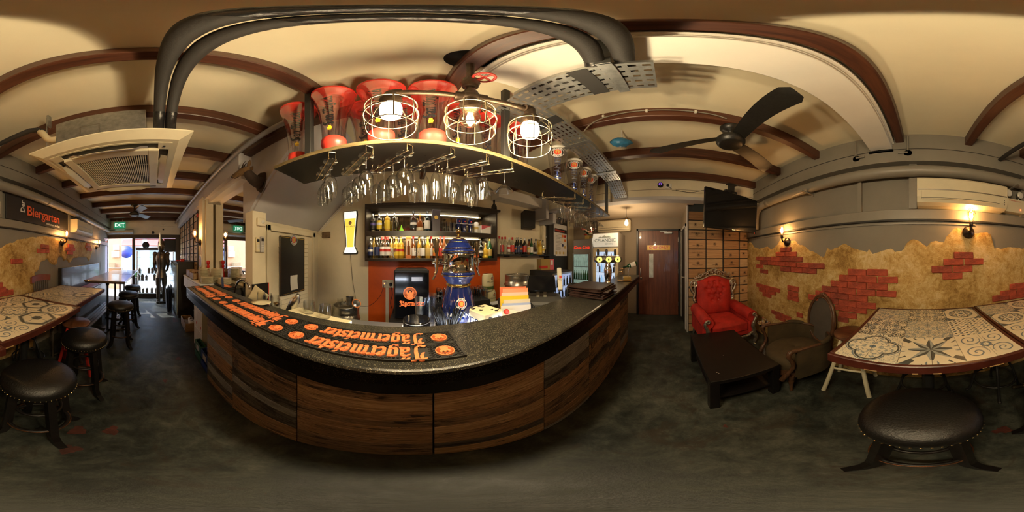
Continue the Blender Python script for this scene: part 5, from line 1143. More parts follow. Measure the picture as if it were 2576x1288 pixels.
def quad_mesh(p, i, j, h):                          # one of the four tiles that make up a pattern
    if (p, i, j) not in tile_q:
        g = .0008
        tile_q[p, i, j] = MB().box((-h if i == 0 else 0) + g, (0 if i == 0 else h) - g, (-h if j == 0 else 0) + g, (0 if j == 0 else h) - g, 0, .004, .0008).mesh('tile', M_tiles[p])
    return tile_q[p, i, j]
rt = random.Random(21)
def tile_table(x0, x1, y0, y1, label, pat, rz=0):
    w, d = x1 - x0, y1 - y0; cx, cy = (x0 + x1) / 2, (y0 + y1) / 2
    t = thing('tiled_table', label, 'table', (cx, cy, 0), rz)
    zt = .955
    MB().box(-w / 2 + .02, w / 2 - .02, -d / 2 + .02, d / 2 - .02, zt - .035, zt, .003).build('tabletop', M_tedge, t)
    for a, b, c, e in ((-w / 2, w / 2, d / 2 - .022, d / 2), (-w / 2, w / 2, -d / 2, -d / 2 + .022), (-w / 2, -w / 2 + .022, -d / 2 + .022, d / 2 - .022), (w / 2 - .022, w / 2, -d / 2 + .022, d / 2 - .022)):
        MB().box(a, b, c, e, zt - .045, zt + .006, .004).build('edging', M_tedge, t)
    hw, hd = (w - .046) / 6, (d - .046) / 6
    mb = MB()
    for k in range(5): xx = rt.uniform(-w / 2 + .05, w / 2 - .05); l = rt.uniform(.01, .045); mb.box(xx - l, xx + l, d / 2 - .004, d / 2 + .0008, zt - .0455, zt - .045 + rt.uniform(.004, .012), .002)
    mb.build('worn_patch', M_wornedge, t)['kind'] = 'stuff'
    h = .138
    for r in range(3):
        for c in range(3):
            for i in (0, 1):
                for j in (0, 1):
                    o = link('tile', quad_mesh(pat[r][c], i, j, h), t, ((c - 1) * 2 * hw, (r - 1) * 2 * hd, zt)); o.scale = (hw / h, hd / h, 1)
    # pedestal: column on four cast feet
    MB().lathe([(.03, .12), (.045, .14), (.035, .17), (.03, .2), (.03, .86), (.05, .9), (.05, .92)], 16, c=(0, .12)).build('column', M_black, t)
    MB().box(-.2, .2, .095, .145, .895, .915).box(-.025, .025, -.1, .32, .895, .915).build('top_spider', M_black, t)
    for k in range(4):
        a = PI / 4 + k * PI / 2
        f = MB().tube([(.02, 0, .15), (.07, 0, .15), (.13, 0, .11), (.2, 0, .06), (.25, 0, .035), (.285, 0, .022)], [.03, .033, .026, .021, .022, .021], 8).sphere((.285, 0, .02), .026, 10, 6, .75)
        f.build('foot', M_bronzecast, t, (0, .12, 0), (0, 0, a))
    return t
PA = [[1, 0, 2], [4, 6, 3], [6, 4, 5]]; PA = [[1, 0, 2][::-1], [4, 6, 3][::-1], [6, 4, 5][::-1]]
# rows run from the wall (0) to the aisle (2); columns along the wall
tile_table(-.49, .40, -1.48, -.615, 'tiled table topped with a big eight-pointed star pattern', [[5, 4, 6], [3, 6, 4], [2, 0, 1]])
tile_table(-1.405, -.5, -1.5, -.67, 'tiled table with round rosette pattern between two other tiled tables', [[8, 5, 6], [7, 1, 5], [5, 7, 2]])
tile_table(-2.36, -1.415, -1.5, -.72, 'tiled table nearest the grey wooden bench', [[4, 6, 8], [6, 1, 4], [3, 7, 6]])
# ================================================================ other stools and chairs by the tiled tables
M_seatw = wood('stool_seat_wood', (.045, .016, .008), (.16, .06, .025), .35, 3, 'X', .3)
def round_stool(name, label, loc, legm, seatz, rs, splay, lw, rungz, rz=0):
    t = thing(name, label, 'stool', loc, rz)
    MB().lathe([(.001, seatz - .03), (rs - .012, seatz - .03), (rs, seatz - .022), (rs, seatz - .008), (rs - .01, seatz), (.001, seatz + .001)], 32, False).build('seat', M_seatw, t)
    top = rs * .62
    for k in range(4):
        a = PI / 4 + k * PI / 2; ca, sa = math.cos(a), math.sin(a)
        MB().tube([(splay * ca, splay * sa, 0), (top * ca, top * sa, seatz - .028)], [lw, lw * .85], 12).build('leg', legm, t)
    for k in range(4):
        a = PI / 4 + k * PI / 2; b = a + PI / 2; z = rungz + (.05 if k % 2 else 0); q = splay + (top - splay) * z / seatz
        MB().tube([(q * math.cos(a), q * math.sin(a), z), (q * math.cos(b), q * math.sin(b), z)], lw * .55, 8).build('rung', legm, t)
    return t
round_stool('wooden_stool', 'wooden stool with cream white legs beside the star-tile table', (.605, -1.34, 0), mat('cream_gloss_paint', (.66, .6, .42), .35), .72, .165, .27, .021, .33, .15)
round_stool('wooden_stool', 'wooden stool with bright red legs under the tiled table', (-1.6, -.82, 0), mat('red_gloss_paint', (.5, .03, .02), .35), .7, .16, .25, .019, .3, .3)
def metal_stool(loc, label, rz):
    t = thing('metal_stool', label, 'stool', loc, rz)
    MB().lathe([(.001, .585), (.15, .585), (.155, .6), (.15, .615), (.001, .617)], 28, False).build('seat', M_seatw, t)
    MB().cyl((0, 0, .3), (0, 0, .59), .014).build('screw_post', M_black, t)
    for k in range(4):
        a = PI / 4 + k * PI / 2; ca, sa = math.cos(a), math.sin(a)
        MB().tube([(r * ca, r * sa, z) for r, z in ((.03, .5), (.1, .46), (.16, .3), (.185, .15), (.21, .03), (.23, .012))], .012, 8).sphere((.23 * ca, .23 * sa, .014), .018, 8, 6, .75).build('leg', M_black, t)
    MB().torus((0, 0, .2), .178, .009, 32, 6).build('foot_ring', M_black, t)
    return t
metal_stool((-.6, -1.24, 0), 'black metal screw stool tucked under the rosette tile table', .5)
metal_stool((-.02, -1.31, 0), 'black metal screw stool tucked under the star-tile table', PI / 4)
metal_stool((-1.3, -1.25, 0), 'black metal screw stool below the tiled tables, next to the red-legged stool', .9)
ch = thing('spindle_chair', 'spindle-back chair with red-brown top rail against the plaster wall', 'chair', (-1.87, -1.3, 0))
M_chairw = mat('grey_worn_wood', (.07, .055, .04), .5, var=.3)
MB().box(-.2, .2, -.2, .12, .6, .63, .01).build('seat', M_chairw, ch)
mb = MB().grid(10, 2, lambda u, v: (-.215 + .43 * u, -.245 - .02 * math.cos((u - .5) * PI) + .0, 1.075 + .09 * v + .02 * math.sin(u * PI)), True)
mb.grid(10, 2, lambda u, v: (-.215 + .43 * u, -.222 - .02 * math.cos((u - .5) * PI), 1.075 + .09 * v + .02 * math.sin(u * PI)), True)
mb.box(-.218, -.212, -.248, -.22, 1.075, 1.165).box(.212, .218, -.248, -.22, 1.075, 1.165)
mb.build('top_rail', mat('red_brown_wood', (.2, .05, .02), .35, var=.3), ch)
for i in range(8): x = -.17 + i * .34 / 7; MB().tube([(x * .8, -.185, .62), (x, -.24, 1.09)], .009, 8).build('spindle', M_chairw, ch)
for sx in (-1, 1):
    for sy in (-1, 1): MB().tube([(sx * .2, sy * .16 - .04, 0), (sx * .16, sy * .13 - .04, .61)], [.016, .02], 8).build('leg', M_chairw, ch)
# ================================================================ bench with high back, red cushions and slatted step
M_bench = wood('grey_blue_bench_wood', (.035, .034, .033), (.1, .1, .098), .3, 2, 'X', .3)
bn = thing('bench', 'high dark bench with red seat along the wall by the dark tables', 'bench', (-3.4, -1.44, 0))
MB().box(-1.05, 1.0, -.14, .14, 0, .74, .004).build('base', M_bench, bn)
MB().box(-1.05, 1.0, -.12, -.085, .76, 1.25, .006).build('backrest', M_bench, bn)
MB().box(.98, 1.015, -.13, -.06, .74, 1.245, .004).build('back_end', M_blackm, bn)
M_redv2 = mat('red_vinyl', (.28, .025, .02), .4, var=.1)
for k in range(3): MB().box(-1.03 + k * .68, -.37 + k * .68, -.08, .14, .74, .785, .012).build('seat_cushion', M_redv2, bn)
stp = thing('slatted_step', 'low slatted wooden footstep along the bench front', 'step', (-3.1, -1.13, 0))
for k in range(4): MB().box(-.95, .85, -.125 + k * .066, -.073 + k * .066, .2, .225, .003).build('slat', M_bench, stp)
for x in (-.9, 0, .8): MB().box(x - .02, x + .02, -.12, .12, 0, .2).build('support', M_blackm, stp)
# ================================================================ dark high tables
M_dtop = wood('dark_table_wood', (.05, .032, .022), (.15, .1, .07), .28, 2, 'X', .4)
for x0, x1, lab in ((-3.74, -2.66, 'dark brown high table beside the bench, nearer the tiled tables'), (-4.9, -3.76, 'dark brown high table beside the bench, nearer the street door')):
    t = thing('high_table', lab, 'table', ((x0 + x1) / 2, -.83, 0)); hw = (x1 - x0) / 2
    MB().box(-hw, hw, -.37, .37, 1.0, 1.03, .004).build('tabletop', M_dtop, t)
    MB().box(-hw + .01, hw - .01, -.36, .36, .985, 1.0).build('apron', M_blackm, t)
    for sx in (-.3, .3):
        MB().lathe([(.02, .02), (.022, .3), (.034, .33), (.034, .36), (.022, .39), (.02, .9), (.05, .985)], 12, c=(sx, 0)).build('column', M_black, t)
        MB().box(sx - .2, sx + .2, -.03, .03, 0, .03, .005).box(sx - .03, sx + .03, -.22, .22, 0, .03, .005).build('foot', M_black, t)
# ================================================================ low black coffee table
t = thing('coffee_table', 'low black coffee table with a lower shelf before the red throne chair', 'coffee table', (1.49, -.585, 0), -.02)
MB().box(-.475, .475, -.285, .285, .375, .42, .004).build('tabletop', M_bwood, t)
for sx in (-1, 1):
    for sy in (-1, 1): MB().box(sx * .435 - .035, sx * .435 + .035, sy * .25 - .035, sy * .25 + .035, 0, .376, .003).build('leg', M_bwood, t)
MB().box(-.43, .43, -.24, .24, .12, .14, .002).build('lower_shelf', M_bwood, t)
for a, b in ((-.1, .06), (-.36, .2), (-.375, .19)): MB().box(a, a + .008, b, b + .005, .42, .4205).build('scratch', mat('pale_scratch', (.4, .36, .3), .6), t)
# ================================================================ red throne armchair
M_velvet = mat('red_velvet', (.4, .016, .01), .72, var=.4, vscale=5, bmp=.1, bscale=30)
M_silver = mat('silver_leaf_carving', (.5, .47, .4), .32, .9, var=.35, vscale=25, bmp=.3, bscale=60)
th = thing('throne_armchair', 'red velvet throne armchair with carved silver frame against the wine crates', 'armchair', (2.42, -.87, 0), R(-86))
def pad(mb, x0, x1, y0, y1, z0, z1, r, dome=.03, n=10):     # soft upholstered block
    def fn(u, v):
        a, b = u * 2 - 1, v * 2 - 1
        e = 1 - max(abs(a), abs(b)) ** 6
        return ((x0 + x1) / 2 + (x1 - x0) / 2 * a, (y0 + y1) / 2 + (y1 - y0) / 2 * b, z1 - r + r * e + dome * (1 - a * a) * (1 - b * b))
    mb.grid(n, n, fn); mb.box(x0, x1, y0, y1, z0, z1 - r + .002, .012); return mb
MB().box(-.38, .38, -.33, .33, .2, .33, .02).build('seat_frame', M_velvet, th)
pad(MB(), -.27, .27, -.36, .22, .3, .47, .04, .03, 14).build('seat_cushion', M_velvet, th)
# buttoned back
btn = [(-.105, 1.0), (0, 1.01), (.105, 1.0), (-.16, .89), (-.052, .895), (.052, .895), (.16, .89), (-.105, .79), (0, .795), (.105, .79), (-.055, .69), (.055, .69)]
def backtop(x): return 1.03 + .075 * math.cos(x / .33 * PI * .5) ** 1.5
def bfn(u, v):
    x = -.31 + .62 * u; z = .42 + (backtop(x) - .42) * v
    y = .24 + (z - .42) * .14 - .07 * (1 - (2 * u - 1) ** 4) * (1 - (2 * v - 1) ** 6)
    d = 0
    for bx, bz in btn:
        q = math.hypot(x - bx, z - bz); d += .026 * math.exp(-(q / .028) ** 2) + .012 * math.exp(-(q / .06) ** 2)
    for (ax, az) in btn:                             # diagonal tuft folds
        for (cx, cz) in btn:
            if .07 < math.hypot(ax - cx, az - cz) < .135 and cz < az:
                L = Vector((cx - ax, cz - az)); tt = max(0, min(1, Vector((x - ax, z - az)).dot(L) / L.length_squared)); q = math.hypot(x - ax - L.x * tt, z - az - L.y * tt); d += .007 * math.exp(-(q / .009) ** 2)
    return (x, y + d, z)
MB().grid(60, 60, bfn).build('buttoned_back', M_velvet, th)
MB().grid(12, 6, lambda u, v: (-.31 + .62 * u, .34 + ((.42 + (backtop(-.31 + .62 * u) - .42) * v) - .42) * .1, .25 + (backtop(-.31 + .62 * u) - .25) * v)).build('back_shell', M_velvet, th)
bmsh = MB().sphere((0, 0, 0), .009, 8, 6).mesh('button', mat('crystal_button', (.8, .8, .8), .1, .8))
for bx, bz in btn: link('button', bmsh, th, (bx, bfn((bx + .31) / .62, (bz - .42) / (backtop(bx) - .42))[1] - .004, bz))
# rolled arms
for s in (-1, 1):
    mb = MB()
    mb.grid(10, 18, lambda u, v: (s * (.35 + .085 * math.cos(v * 2 * PI)), -.36 + .62 * u, .52 + .04 * u + .095 * math.sin(v * 2 * PI) * (1 + .12 * math.sin(u * PI))))
    mb.add([(s * (.35 + .085 * math.cos(v * 2 * PI / 18)), -.36, .52 + .095 * math.sin(v * 2 * PI / 18)) for v in range(18)], [list(range(18))])
    mb.build('arm_roll', M_velvet, th)
    MB().box(s * .29 if s > 0 else -.41, .41 if s > 0 else s * .29, -.345, .3, .22, .52, .02).build('arm_panel', M_velvet, th)
    # carved arm front and cabriole leg
    mb = MB().tube(spline([(s * .35, -.385, .58), (s * .385, -.39, .56), (s * .39, -.385, .51), (s * .36, -.38, .44), (s * .345, -.375, .36), (s * .365, -.37, .28), (s * .36, -.36, .2)], 5), [.016] * 8 + [.024] * 8 + [.03] * 8 + [.034] * 7, 10)
    mb.torus((s * .355, -.395, .565), .022, .011, 16, 6, 'y'); mb.build('arm_front', M_silver, th)
    MB().tube(spline([(s * .36, -.35, .24), (s * .395, -.375, .16), (s * .38, -.37, .08), (s * .365, -.365, .03), (s * .385, -.39, .0125)], 5), [.036] * 6 + [.028] * 6 + [.016] * 6 + [.013] * 3, 10).build('front_leg', M_silver, th)
    MB().tube([(s * .33, .33, .24), (s * .34, .38, .1), (s * .345, .42, .0)], [.03, .024, .018], 8).build('rear_leg', M_silver, th)
# carved apron
mb = MB().tube(spline([(-.35, -.365, .25), (-.2, -.375, .2), (-.08, -.38, .23), (0, -.385, .19), (.08, -.38, .23), (.2, -.375, .2), (.35, -.365, .25)], 6), .022, 8)
for k in range(-3, 4): mb.sphere((k * .09, -.395, .225), .02, 8, 6)
mb.build('carved_apron', M_silver, th)
# carved openwork crest and side scrolls
cr = MB(); yb = .315
edge = spline([(-.335, yb - .02, .66), (-.365, yb, .74), (-.34, yb, .82), (-.355, yb, .95), (-.33, yb + .01, 1.03), (-.22, yb + .01, 1.06), (-.1, yb + .015, 1.11), (0, yb + .015, 1.125), (.1, yb + .015, 1.11), (.22, yb + .01, 1.06), (.33, yb + .01, 1.03), (.355, yb, .95), (.34, yb, .82), (.365, yb, .74), (.335, yb - .02, .66)], 6)
cr.tube(edge, .017, 8); cr.build('back_frame', M_silver, th)
cr = MB()
out = spline([(-.37, yb, 1.06), (-.28, yb, 1.1), (-.17, yb, 1.16), (-.06, yb, 1.22), (0, yb, 1.235), (.06, yb, 1.22), (.17, yb, 1.16), (.28, yb, 1.1), (.37, yb, 1.06)], 6)
cr.tube(out, .011, 8)
for k in range(-3, 4):
    x = k * .085; z = 1.1 + .065 * math.cos(k / 3.6 * PI / 2)
    cr.torus((x, yb, z + .0), .026, .009, 16, 6, 'y'); cr.torus((x + .042, yb, z + .022), .016, .007, 12, 6, 'y')
for k in range(-9, 10): x = k * .04; cr.sphere((x, yb - .012, 1.085 + .125 * math.cos(k / 9.5 * PI / 2) ** 1.3), .012, 8, 6)
for k in range(5): a = R(90 + (k - 2) * 26); cr.tube([(0, yb - .015, 1.17), (.05 * math.cos(a), yb - .02, 1.17 + .075 * math.sin(a))], [.008, .015], 8)
cr.build('carved_crest', M_silver, th)
for s in (-1, 1):
    sp = MB(); pts = []
    for k in range(26): a = k / 25 * 3.4 * PI; r = .012 + .058 * k / 25; pts.append((s * (.375 + r * math.cos(a)), yb, .985 + r * math.sin(a)))
    sp.tube(pts, [.008 + .01 * k / 25 for k in range(26)], 8)
    sp.tube(spline([(s * .43, yb, .95), (s * .4, yb, .86), (s * .355, yb - .005, .8), (s * .37, yb - .01, .73), (s * .345, yb - .02, .66)], 5), [.02] * 21, 8).sphere((s * .36, yb - .01, .7), .03, 10, 6)
    sp.build('side_scroll', M_silver, th)
# ================================================================ brown oval-back armchair
M_brownf = mat('brown_suede', (.05, .033, .012), .85, var=.35, vscale=6, bmp=.1, bscale=120)
M_brownb = mat('grey_brown_back_cloth', (.065, .055, .045), .85, var=.15, vscale=7)
M_carved = wood('carved_walnut', (.035, .013, .006), (.13, .06, .025), .4, 5, 'Z', .2)
ar = thing('oval_back_armchair', 'brown suede armchair with oval back and carved walnut frame', 'armchair', (1.14, -1.25, 0), R(164)); ar.scale = (.95, .92, 1)
def uline(t_, r=1.0):                              # U-shaped plan of the seat from front-left round the back to front-right
    a = PI * (1.18 - 1.36 * t_) + 0
    return (.335 * r * math.cos(a), .05 + .30 * r * math.sin(a) if math.sin(a) > 0 else .05 + .62 * math.sin(a) * .9 * r)
seatpoly = [(.30 * math.cos(2 * PI * i / 28) * (1 - .05 * math.sin(2 * PI * i / 28)), -.06 + .33 * math.sin(2 * PI * i / 28)) for i in range(28)]
MB().prism([(x * 1.12, y * 1.02) for x, y in seatpoly], .23, .29).build('seat_rail', M_carved, ar)
mb = MB(); prof = [(.97, .28), (1.0, .3), (1.02, .36), (1.0, .4), (.9, .425), (.6, .445), (.25, .45), (.06, .435), (.001, .425)]
nS = len(seatpoly); vs_ = [(x * k, -.06 + (y + .06) * k, z) for k, z in prof for x, y in seatpoly]
mb.add(vs_, [(j * nS + i, j * nS + (i + 1) % nS, (j + 1) * nS + (i + 1) % nS, (j + 1) * nS + i) for j in range(len(prof) - 1) for i in range(nS)], True)
mb.build('seat_cushion', M_brownf, ar)
# wrap-round upholstered side walls
def wrap(u, v, off=0):
    a = PI * (-.04 + 1.08 * u); x = (.345 + off) * math.cos(a); y = -.02 + (.33 + off) * math.sin(a) if math.sin(a) > 0 else -.02 + 1.9 * math.sin(a)
    h = .60 - .03 * math.sin(a)
    return (x, y, .25 + (h - .25) * v)
mb = MB().grid(30, 6, lambda u, v: wrap(u, v, -.02)); mb.grid(30, 6, lambda u, v: wrap(u, v, .015)); mb.build('side_upholstery', M_brownf, ar)
# rail over the sides with arm pads and scrolled arm posts
MB().tube([Vector(wrap(i / 30, 1)) + Vector((0, 0, .006)) for i in range(31)], .017, 8).build('arm_rail', M_carved, ar)
for s in (0, 1):
    MB().tube([Vector(wrap((.06 + .2 * k / 8) if s == 0 else 1 - (.06 + .2 * k / 8), 1)) + Vector((0, 0, .018)) for k in range(9)], [.016, .024, .027, .028, .028, .028, .027, .024, .015], 10).build('arm_pad', M_brownf, ar)
    e = Vector(wrap(0 if s == 0 else 1, 1)); sx = 1 if e.x > 0 else -1
    MB().tube(spline([e + Vector((0, .03, .004)), e + Vector((0, -.05, .004)), e + Vector((0, -.075, -.04)), e + Vector((0, -.04, -.12)), e + Vector((-.01 * sx, -.03, -.2)), e + Vector((-.03 * sx, -.09, -.3)), e + Vector((-.045 * sx, -.12, -.36))], 5), [.02] * 6 + [.024] * 6 + [.02] * 12 + [.026] * 7, 10).build('arm_post', M_carved, ar)
    MB().lathe([(.012, 0), (.018, .03), (.014, .04), (.022, .13), (.03, .17), (.024, .19), (.032, .2), (.032, .25)], 14, c=(.27 * sx, -.27)).build('front_leg', M_carved, ar)
    MB().tube([(.22 * sx, .3, 0), (.2 * sx, .24, .26)], [.014, .024], 8).build('rear_leg', M_carved, ar)
# oval back
oc = (0, .30, .70); ov = [(.225 * math.cos(2 * PI * i / 40), .285 * math.sin(2 * PI * i / 40)) for i in range(40)]
P = lambda x, z, d=0: (x, oc[1] + .12 * z + d + .25 * x * x * -1, oc[2] + z)
mb = MB(); ks = (1, .7, .35, .001)
mb.add([P(x * k, z * k, -.022 * (1 - k)) for k in ks for x, z in ov], [(j * 40 + i, j * 40 + (i + 1) % 40, (j + 1) * 40 + (i + 1) % 40, (j + 1) * 40 + i) for j in range(3) for i in range(40)], True)
mb.build('back_panel', M_brownb, ar)
mb = MB(); mb.add([P(x * k, z * k, .03) for k in (1, .001) for x, z in ov], [(i, (i + 1) % 40, 40 + (i + 1) % 40, 40 + i) for i in range(40)]); mb.build('back_cover', M_brownf, ar)
mb = MB().tube([P(x * 1.04, z * 1.04, 0) for x, z in ov], .022, 8, False, True, True).tube([P(x * .97, z * .97, -.016) for x, z in ov], .008, 6, False, True, True)
mb.sphere(P(0, .31), .028, 10, 6).sphere(P(.04, .305), .018, 8, 6).sphere(P(-.04, .305), .018, 8, 6).build('oval_frame', M_carved, ar)
# ================================================================ chrome ashtray stand
t = thing('ashtray_stand', 'chrome ashtray stand between the red throne and the brown armchair', 'ashtray', (1.72, -1.2, 0))
MB().lathe([(.001, 0), (.1, 0), (.1, .012), (.03, .025), (.012, .04), (.012, .5), (.03, .515), (.001, .516)], 20, False).build('stand', M_steel, t)
MB().lathe([(.001, .515), (.07, .515), (.085, .545), (.09, .55), (.082, .548), (.066, .525), (.001, .522)], 24, False).build('dish', M_chrome, t)
MB().tube(spline([(-.045, 0, .54), (-.045, 0, .6), (-.03, 0, .615), (.03, 0, .615), (.045, 0, .6), (.045, 0, .54)], 4), .005, 8).build('carry_handle', M_chrome, t)
for k in range(4): a = k * PI / 2 + .6; MB().tube([(.075 * math.cos(a), .075 * math.sin(a), .54), (.085 * math.cos(a), .085 * math.sin(a), .575)], .004, 6).build('cigar_rest', M_chrome, t)
# ================================================================ wine-crate fronts on the two walls
M_cratew = []
for i, (a, b) in enumerate((((.3, .15, .06), (.5, .29, .13)), ((.36, .2, .09), (.6, .38, .19)), ((.22, .1, .035), (.36, .18, .07)), ((.42, .28, .14), (.62, .46, .27)))):
    m, nt, bs = newmat('crate_pine_%d' % i); x, y, z = coords(nt); n = noise_(nt, combine(nt, x * 1.5, y * 1.5, z * 24.0), 3, 5, .6, dist=.4)
    oi = nt.nodes.new('ShaderNodeObjectInfo'); nt.links.new(ramp(nt, n + (E(nt, oi.outputs['Random']) - .5) * .25, [(.25, a), (.75, b)]), bs.inputs['Base Color']); bs.inputs['Roughness'].default_value = .55; M_cratew.append(m)
M_brand = mat('burnt_brand_ink', (.06, .03, .015), .6)
cm = [[MB().box(-.012, .012, -w / 2, w / 2, -.078, .078, .002).mesh('crate_front', m) for m in M_cratew] for w in (.305, .17)]
WK = bpy.data.objects['wall_crates']; rc = random.Random(5)
words = ['MORMORETO', "L'ABEILLE DE FIEUZAL", 'Lacoste']
wm = [text_mesh(w, .034 if len(w) < 12 else .021, .0006, M_brand, shear=.0 if w.isupper() else .3) for w in words]
orn = MB()
for k in range(2): orn.torus((0, 0, 0), .03 - k * .008, .0014, 18, 4)
orn.prism([(-.016, -.012), (.016, -.012), (.012, .012), (0, .02), (-.012, .012)], -.0005, .0008).box(-.07, .07, -.045, -.0435, 0, .0008).box(-.05, .05, -.055, -.054, 0, .0008)
orn = orn.mesh('brand_mark', M_brand)
cols = [(-.5725, 0), (-.900, 0), (-1.2365, 0), (-1.503, 1)]
for r in range(13):
    for c, (yc, small) in enumerate(cols):
        z = 2.195 - r * .1745
        if z < .06: continue
        o = link('crate_front', cm[small][rc.choice([0, 0, 1, 1, 2, 3])], WK, (2.872, yc, z))
        if z > .7 and z < 2.1:
            if rc.random() < .4: link('brand_text', wm[0] if (r, c) == (2, 0) else rc.choice(wm[1:]), o, (-.0125, 0, rc.choice([.028, -.02])), (R(90), 0, R(-90))).scale = (.62, .62, .62) if small else (1, 1, 1)
            if rc.random() < .8: link('brand_mark', orn, o, (-.0125, rc.uniform(-.04, .04), rc.choice([.01, -.02])), (R(90), 0, R(-90)))
WC_ = bpy.data.objects['wall_corridor']
MB().box(-5.56, -2.9, .955, .97, .3, 2.44).build('crate_backing', M_blackm, WC_)
cl = [MB().box(-.168, .168, -.012, .012, -.078, .078, .002).mesh('crate_front', m) for m in M_cratew]
for r in range(8):
    for c in range(7):
        o = link('crate_front', rc.choice([cl[0], cl[1], cl[3], cl[3]]), WC_, (-3.1 - c * .375, .948, 2.33 - r * .1805))
        if c < 4 and rc.random() < .7: link('brand_mark', orn, o, (0, -.0125, .01), (R(90), 0, 0))
for c in range(8): MB().box(-2.925 - c * .375, -2.9 - c * .375, .918, .955, .3, 2.44).build('grid_bar', M_blackm, WC_)
for r in range(9): MB().box(-5.56, -2.9, .935, .955, 2.415 - r * .1805, 2.427 - r * .1805).build('grid_bar', M_blackm, WC_)
tag(MB().at((-3.3, .925, 2.33), (R(90), 0, 0)).lathe([(.001, 0), (.05, .0), (.05, .012), (.001, .014)], 20).build('red_plaque', mat('red_sign', (.5, .04, .02), .4)), 'small red round plaque on the upper wine crates by the pillar', 'plaque')
# ================================================================ staff door at the end of the passage
M_door = wood('red_brown_door_veneer', (.085, .022, .009), (.2, .06, .022), .4, 1.6, 'Z', .2, .05)
d = st(MB().box(3.85, 3.895, -.31, .63, .005, 2.06, .003).build('door_1', M_door))
for a, b, z0, z1 in ((-.36, -.312, 0, 2.11), (.632, .68, 0, 2.11), (-.36, .68, 2.062, 2.11)): MB().box(3.83, 3.9, a, b, z0, z1, .003).build('door_frame', M_black, d)
sg = MB().box(3.843, 3.849, -.12, .42, 1.6, 1.715).build('notice_sign', mat('yellow_sign', (.75, .42, .02), .25), d)
put_text('CHEF ONLY', .085, mat('red_letter', (.55, .02, .01), .4), d, (3.842, .15, 1.657), (R(90), 0, R(-90)), .0005, offset=.001)
w_ = MB().box(3.844, 3.85, .25, .4, .93, 1.53).build('vision_panel_frame', M_door, d)
MB().box(3.841, 3.845, .275, .375, .95, 1.51).build('vision_panel', mat('pale_wired_glass', (.5, .55, .55), .15, var=.3, vscale=8), d)
MB().tube(spline([(3.85, .58, 1.0), (3.81, .58, 1.01), (3.81, .58, 1.15), (3.85, .58, 1.16)], 4), .009, 8).build('pull_handle', M_steel, d)
MB().at((3.85, .57, .93), (0, R(-90), 0)).lathe([(.001, .02), (.022, .02), (.028, .008), (.028, 0)], 16).build('lock', M_steel, d)
MB().box(3.8, 3.85, -.17, .02, 1.985, 2.035, .006).box(3.79, 3.8, -.05, .12, 2.03, 2.04).build('door_closer', M_galv, d)
for z in (.3, 1.1, 1.85): MB().cyl((3.845, -.312, z - .05), (3.845, -.312, z + .05), .007, n=8).build('hinge', M_steel, d)
d = st(MB().box(2.99 + .05, 3.75, -.405, -.38, .005, 2.02, .003).build('door_2', M_blackm))
MB().box(3.75, 3.8, -.41, -.37, 0, 2.07).box(2.99, 3.04, -.41, -.37, 0, 2.07).box(2.99, 3.8, -.41, -.37, 2.02, 2.07).build('door_frame', M_lav, d)
MB().tube([(3.12, -.38, 1.05), (3.12, -.33, 1.05), (3.24, -.33, 1.05)], .008, 8).build('lever_handle', M_steel, d)
# ================================================================ television on a ceiling bracket
tv = thing('television', 'black flat television hung from the ceiling before the wine crates', 'television', (2.02, -.90, 2.075), 0, rot=(R(3), 0, R(-74)))
MB().box(-.455, .455, -.02, .02, -.268, .268, .008).box(-.3, .3, .02, .05, -.2, .15, .01).build('casing', M_blackg, tv)
MB().box(-.44, .44, -.0215, -.02, -.245, .255).build('screen', mat('dark_glossy_screen', (.004, .004, .005), .07), tv)
MB().box(-.025, .025, -.022, -.02, -.262, -.255).build('brand_strip', M_steel, tv)
MB().sphere((.41, -.022, -.262), .003, 6, 4).build('standby_light', mat('red_indicator', (.5, 0, 0), .4, emit=(1, .05, .02), estr=3), tv)
mb = MB().box(-.02, .02, .05, .08, -.05, .44).box(-.1, .1, .05, .09, .3, .33).box(-.07, .07, .03, .1, .42, .435).box(-.04, .04, .04, .09, .33, .42); mb.build('ceiling_bracket', M_blackm, tv)
# ================================================================ ceiling cassette air conditioner
M_acw = mat('aged_white_plastic', (.6, .54, .38), .4, var=.05); M_acd = mat('ac_dark_gap', (.02, .018, .015), .6)
ac = thing('cassette_air_conditioner', 'square ceiling cassette air conditioner hung below the beams', 'air conditioner', (-1.29, -.28, 2.22))
def frame(mb, o, i, z0, z1):               # square ring, outer half o, inner half i
    for a, b, c, d in ((-o, o, -o, -i), (-o, o, i, o), (-o, -i, -i, i), (i, o, -i, i)): mb.box(a, b, c, d, z0, z1, .003)
    return mb
mb = MB(); o_, i_ = .485, .40
mb.add([(sx * r, sy * r, z) for r, z in ((.485, .045), (.485, .035), (.42, .0), (.38, .0)) for sx, sy in ((-1, -1), (1, -1), (1, 1), (-1, 1))], [(j * 4 + k, j * 4 + (k + 1) % 4, (j + 1) * 4 + (k + 1) % 4, (j + 1) * 4 + k) for j in range(3) for k in range(4)] + [(0, 1, 2, 3)])
mb.build('fascia_panel', M_acw, ac)
MB().box(-.39, .39, -.39, .39, .005, .03).build('recess', M_acd, ac)
frame(MB(), .315, .25, -.022, .008).build('grille_frame', M_acw, ac)
for a, b, c, d in ((-.385, .385, -.39, -.375), (-.385, .385, .375, .39), (-.39, -.375, -.385, .385), (.375, .39, -.385, .385)): MB().box(a, b, c, d, -.003, .012).build('inner_trim', M_acw, ac)
for k in range(34): y = -.245 + k * .49 / 33; MB().at((0, 0, 0)).box(-.25, .25, y - .0036, y + .0036, -.016, -.006).build('grille_slat', M_acw, ac)
for x in (-.1, .1): MB().box(x - .003, x + .003, -.25, .25, -.012, -.004).build('grille_rib', M_acw, ac)
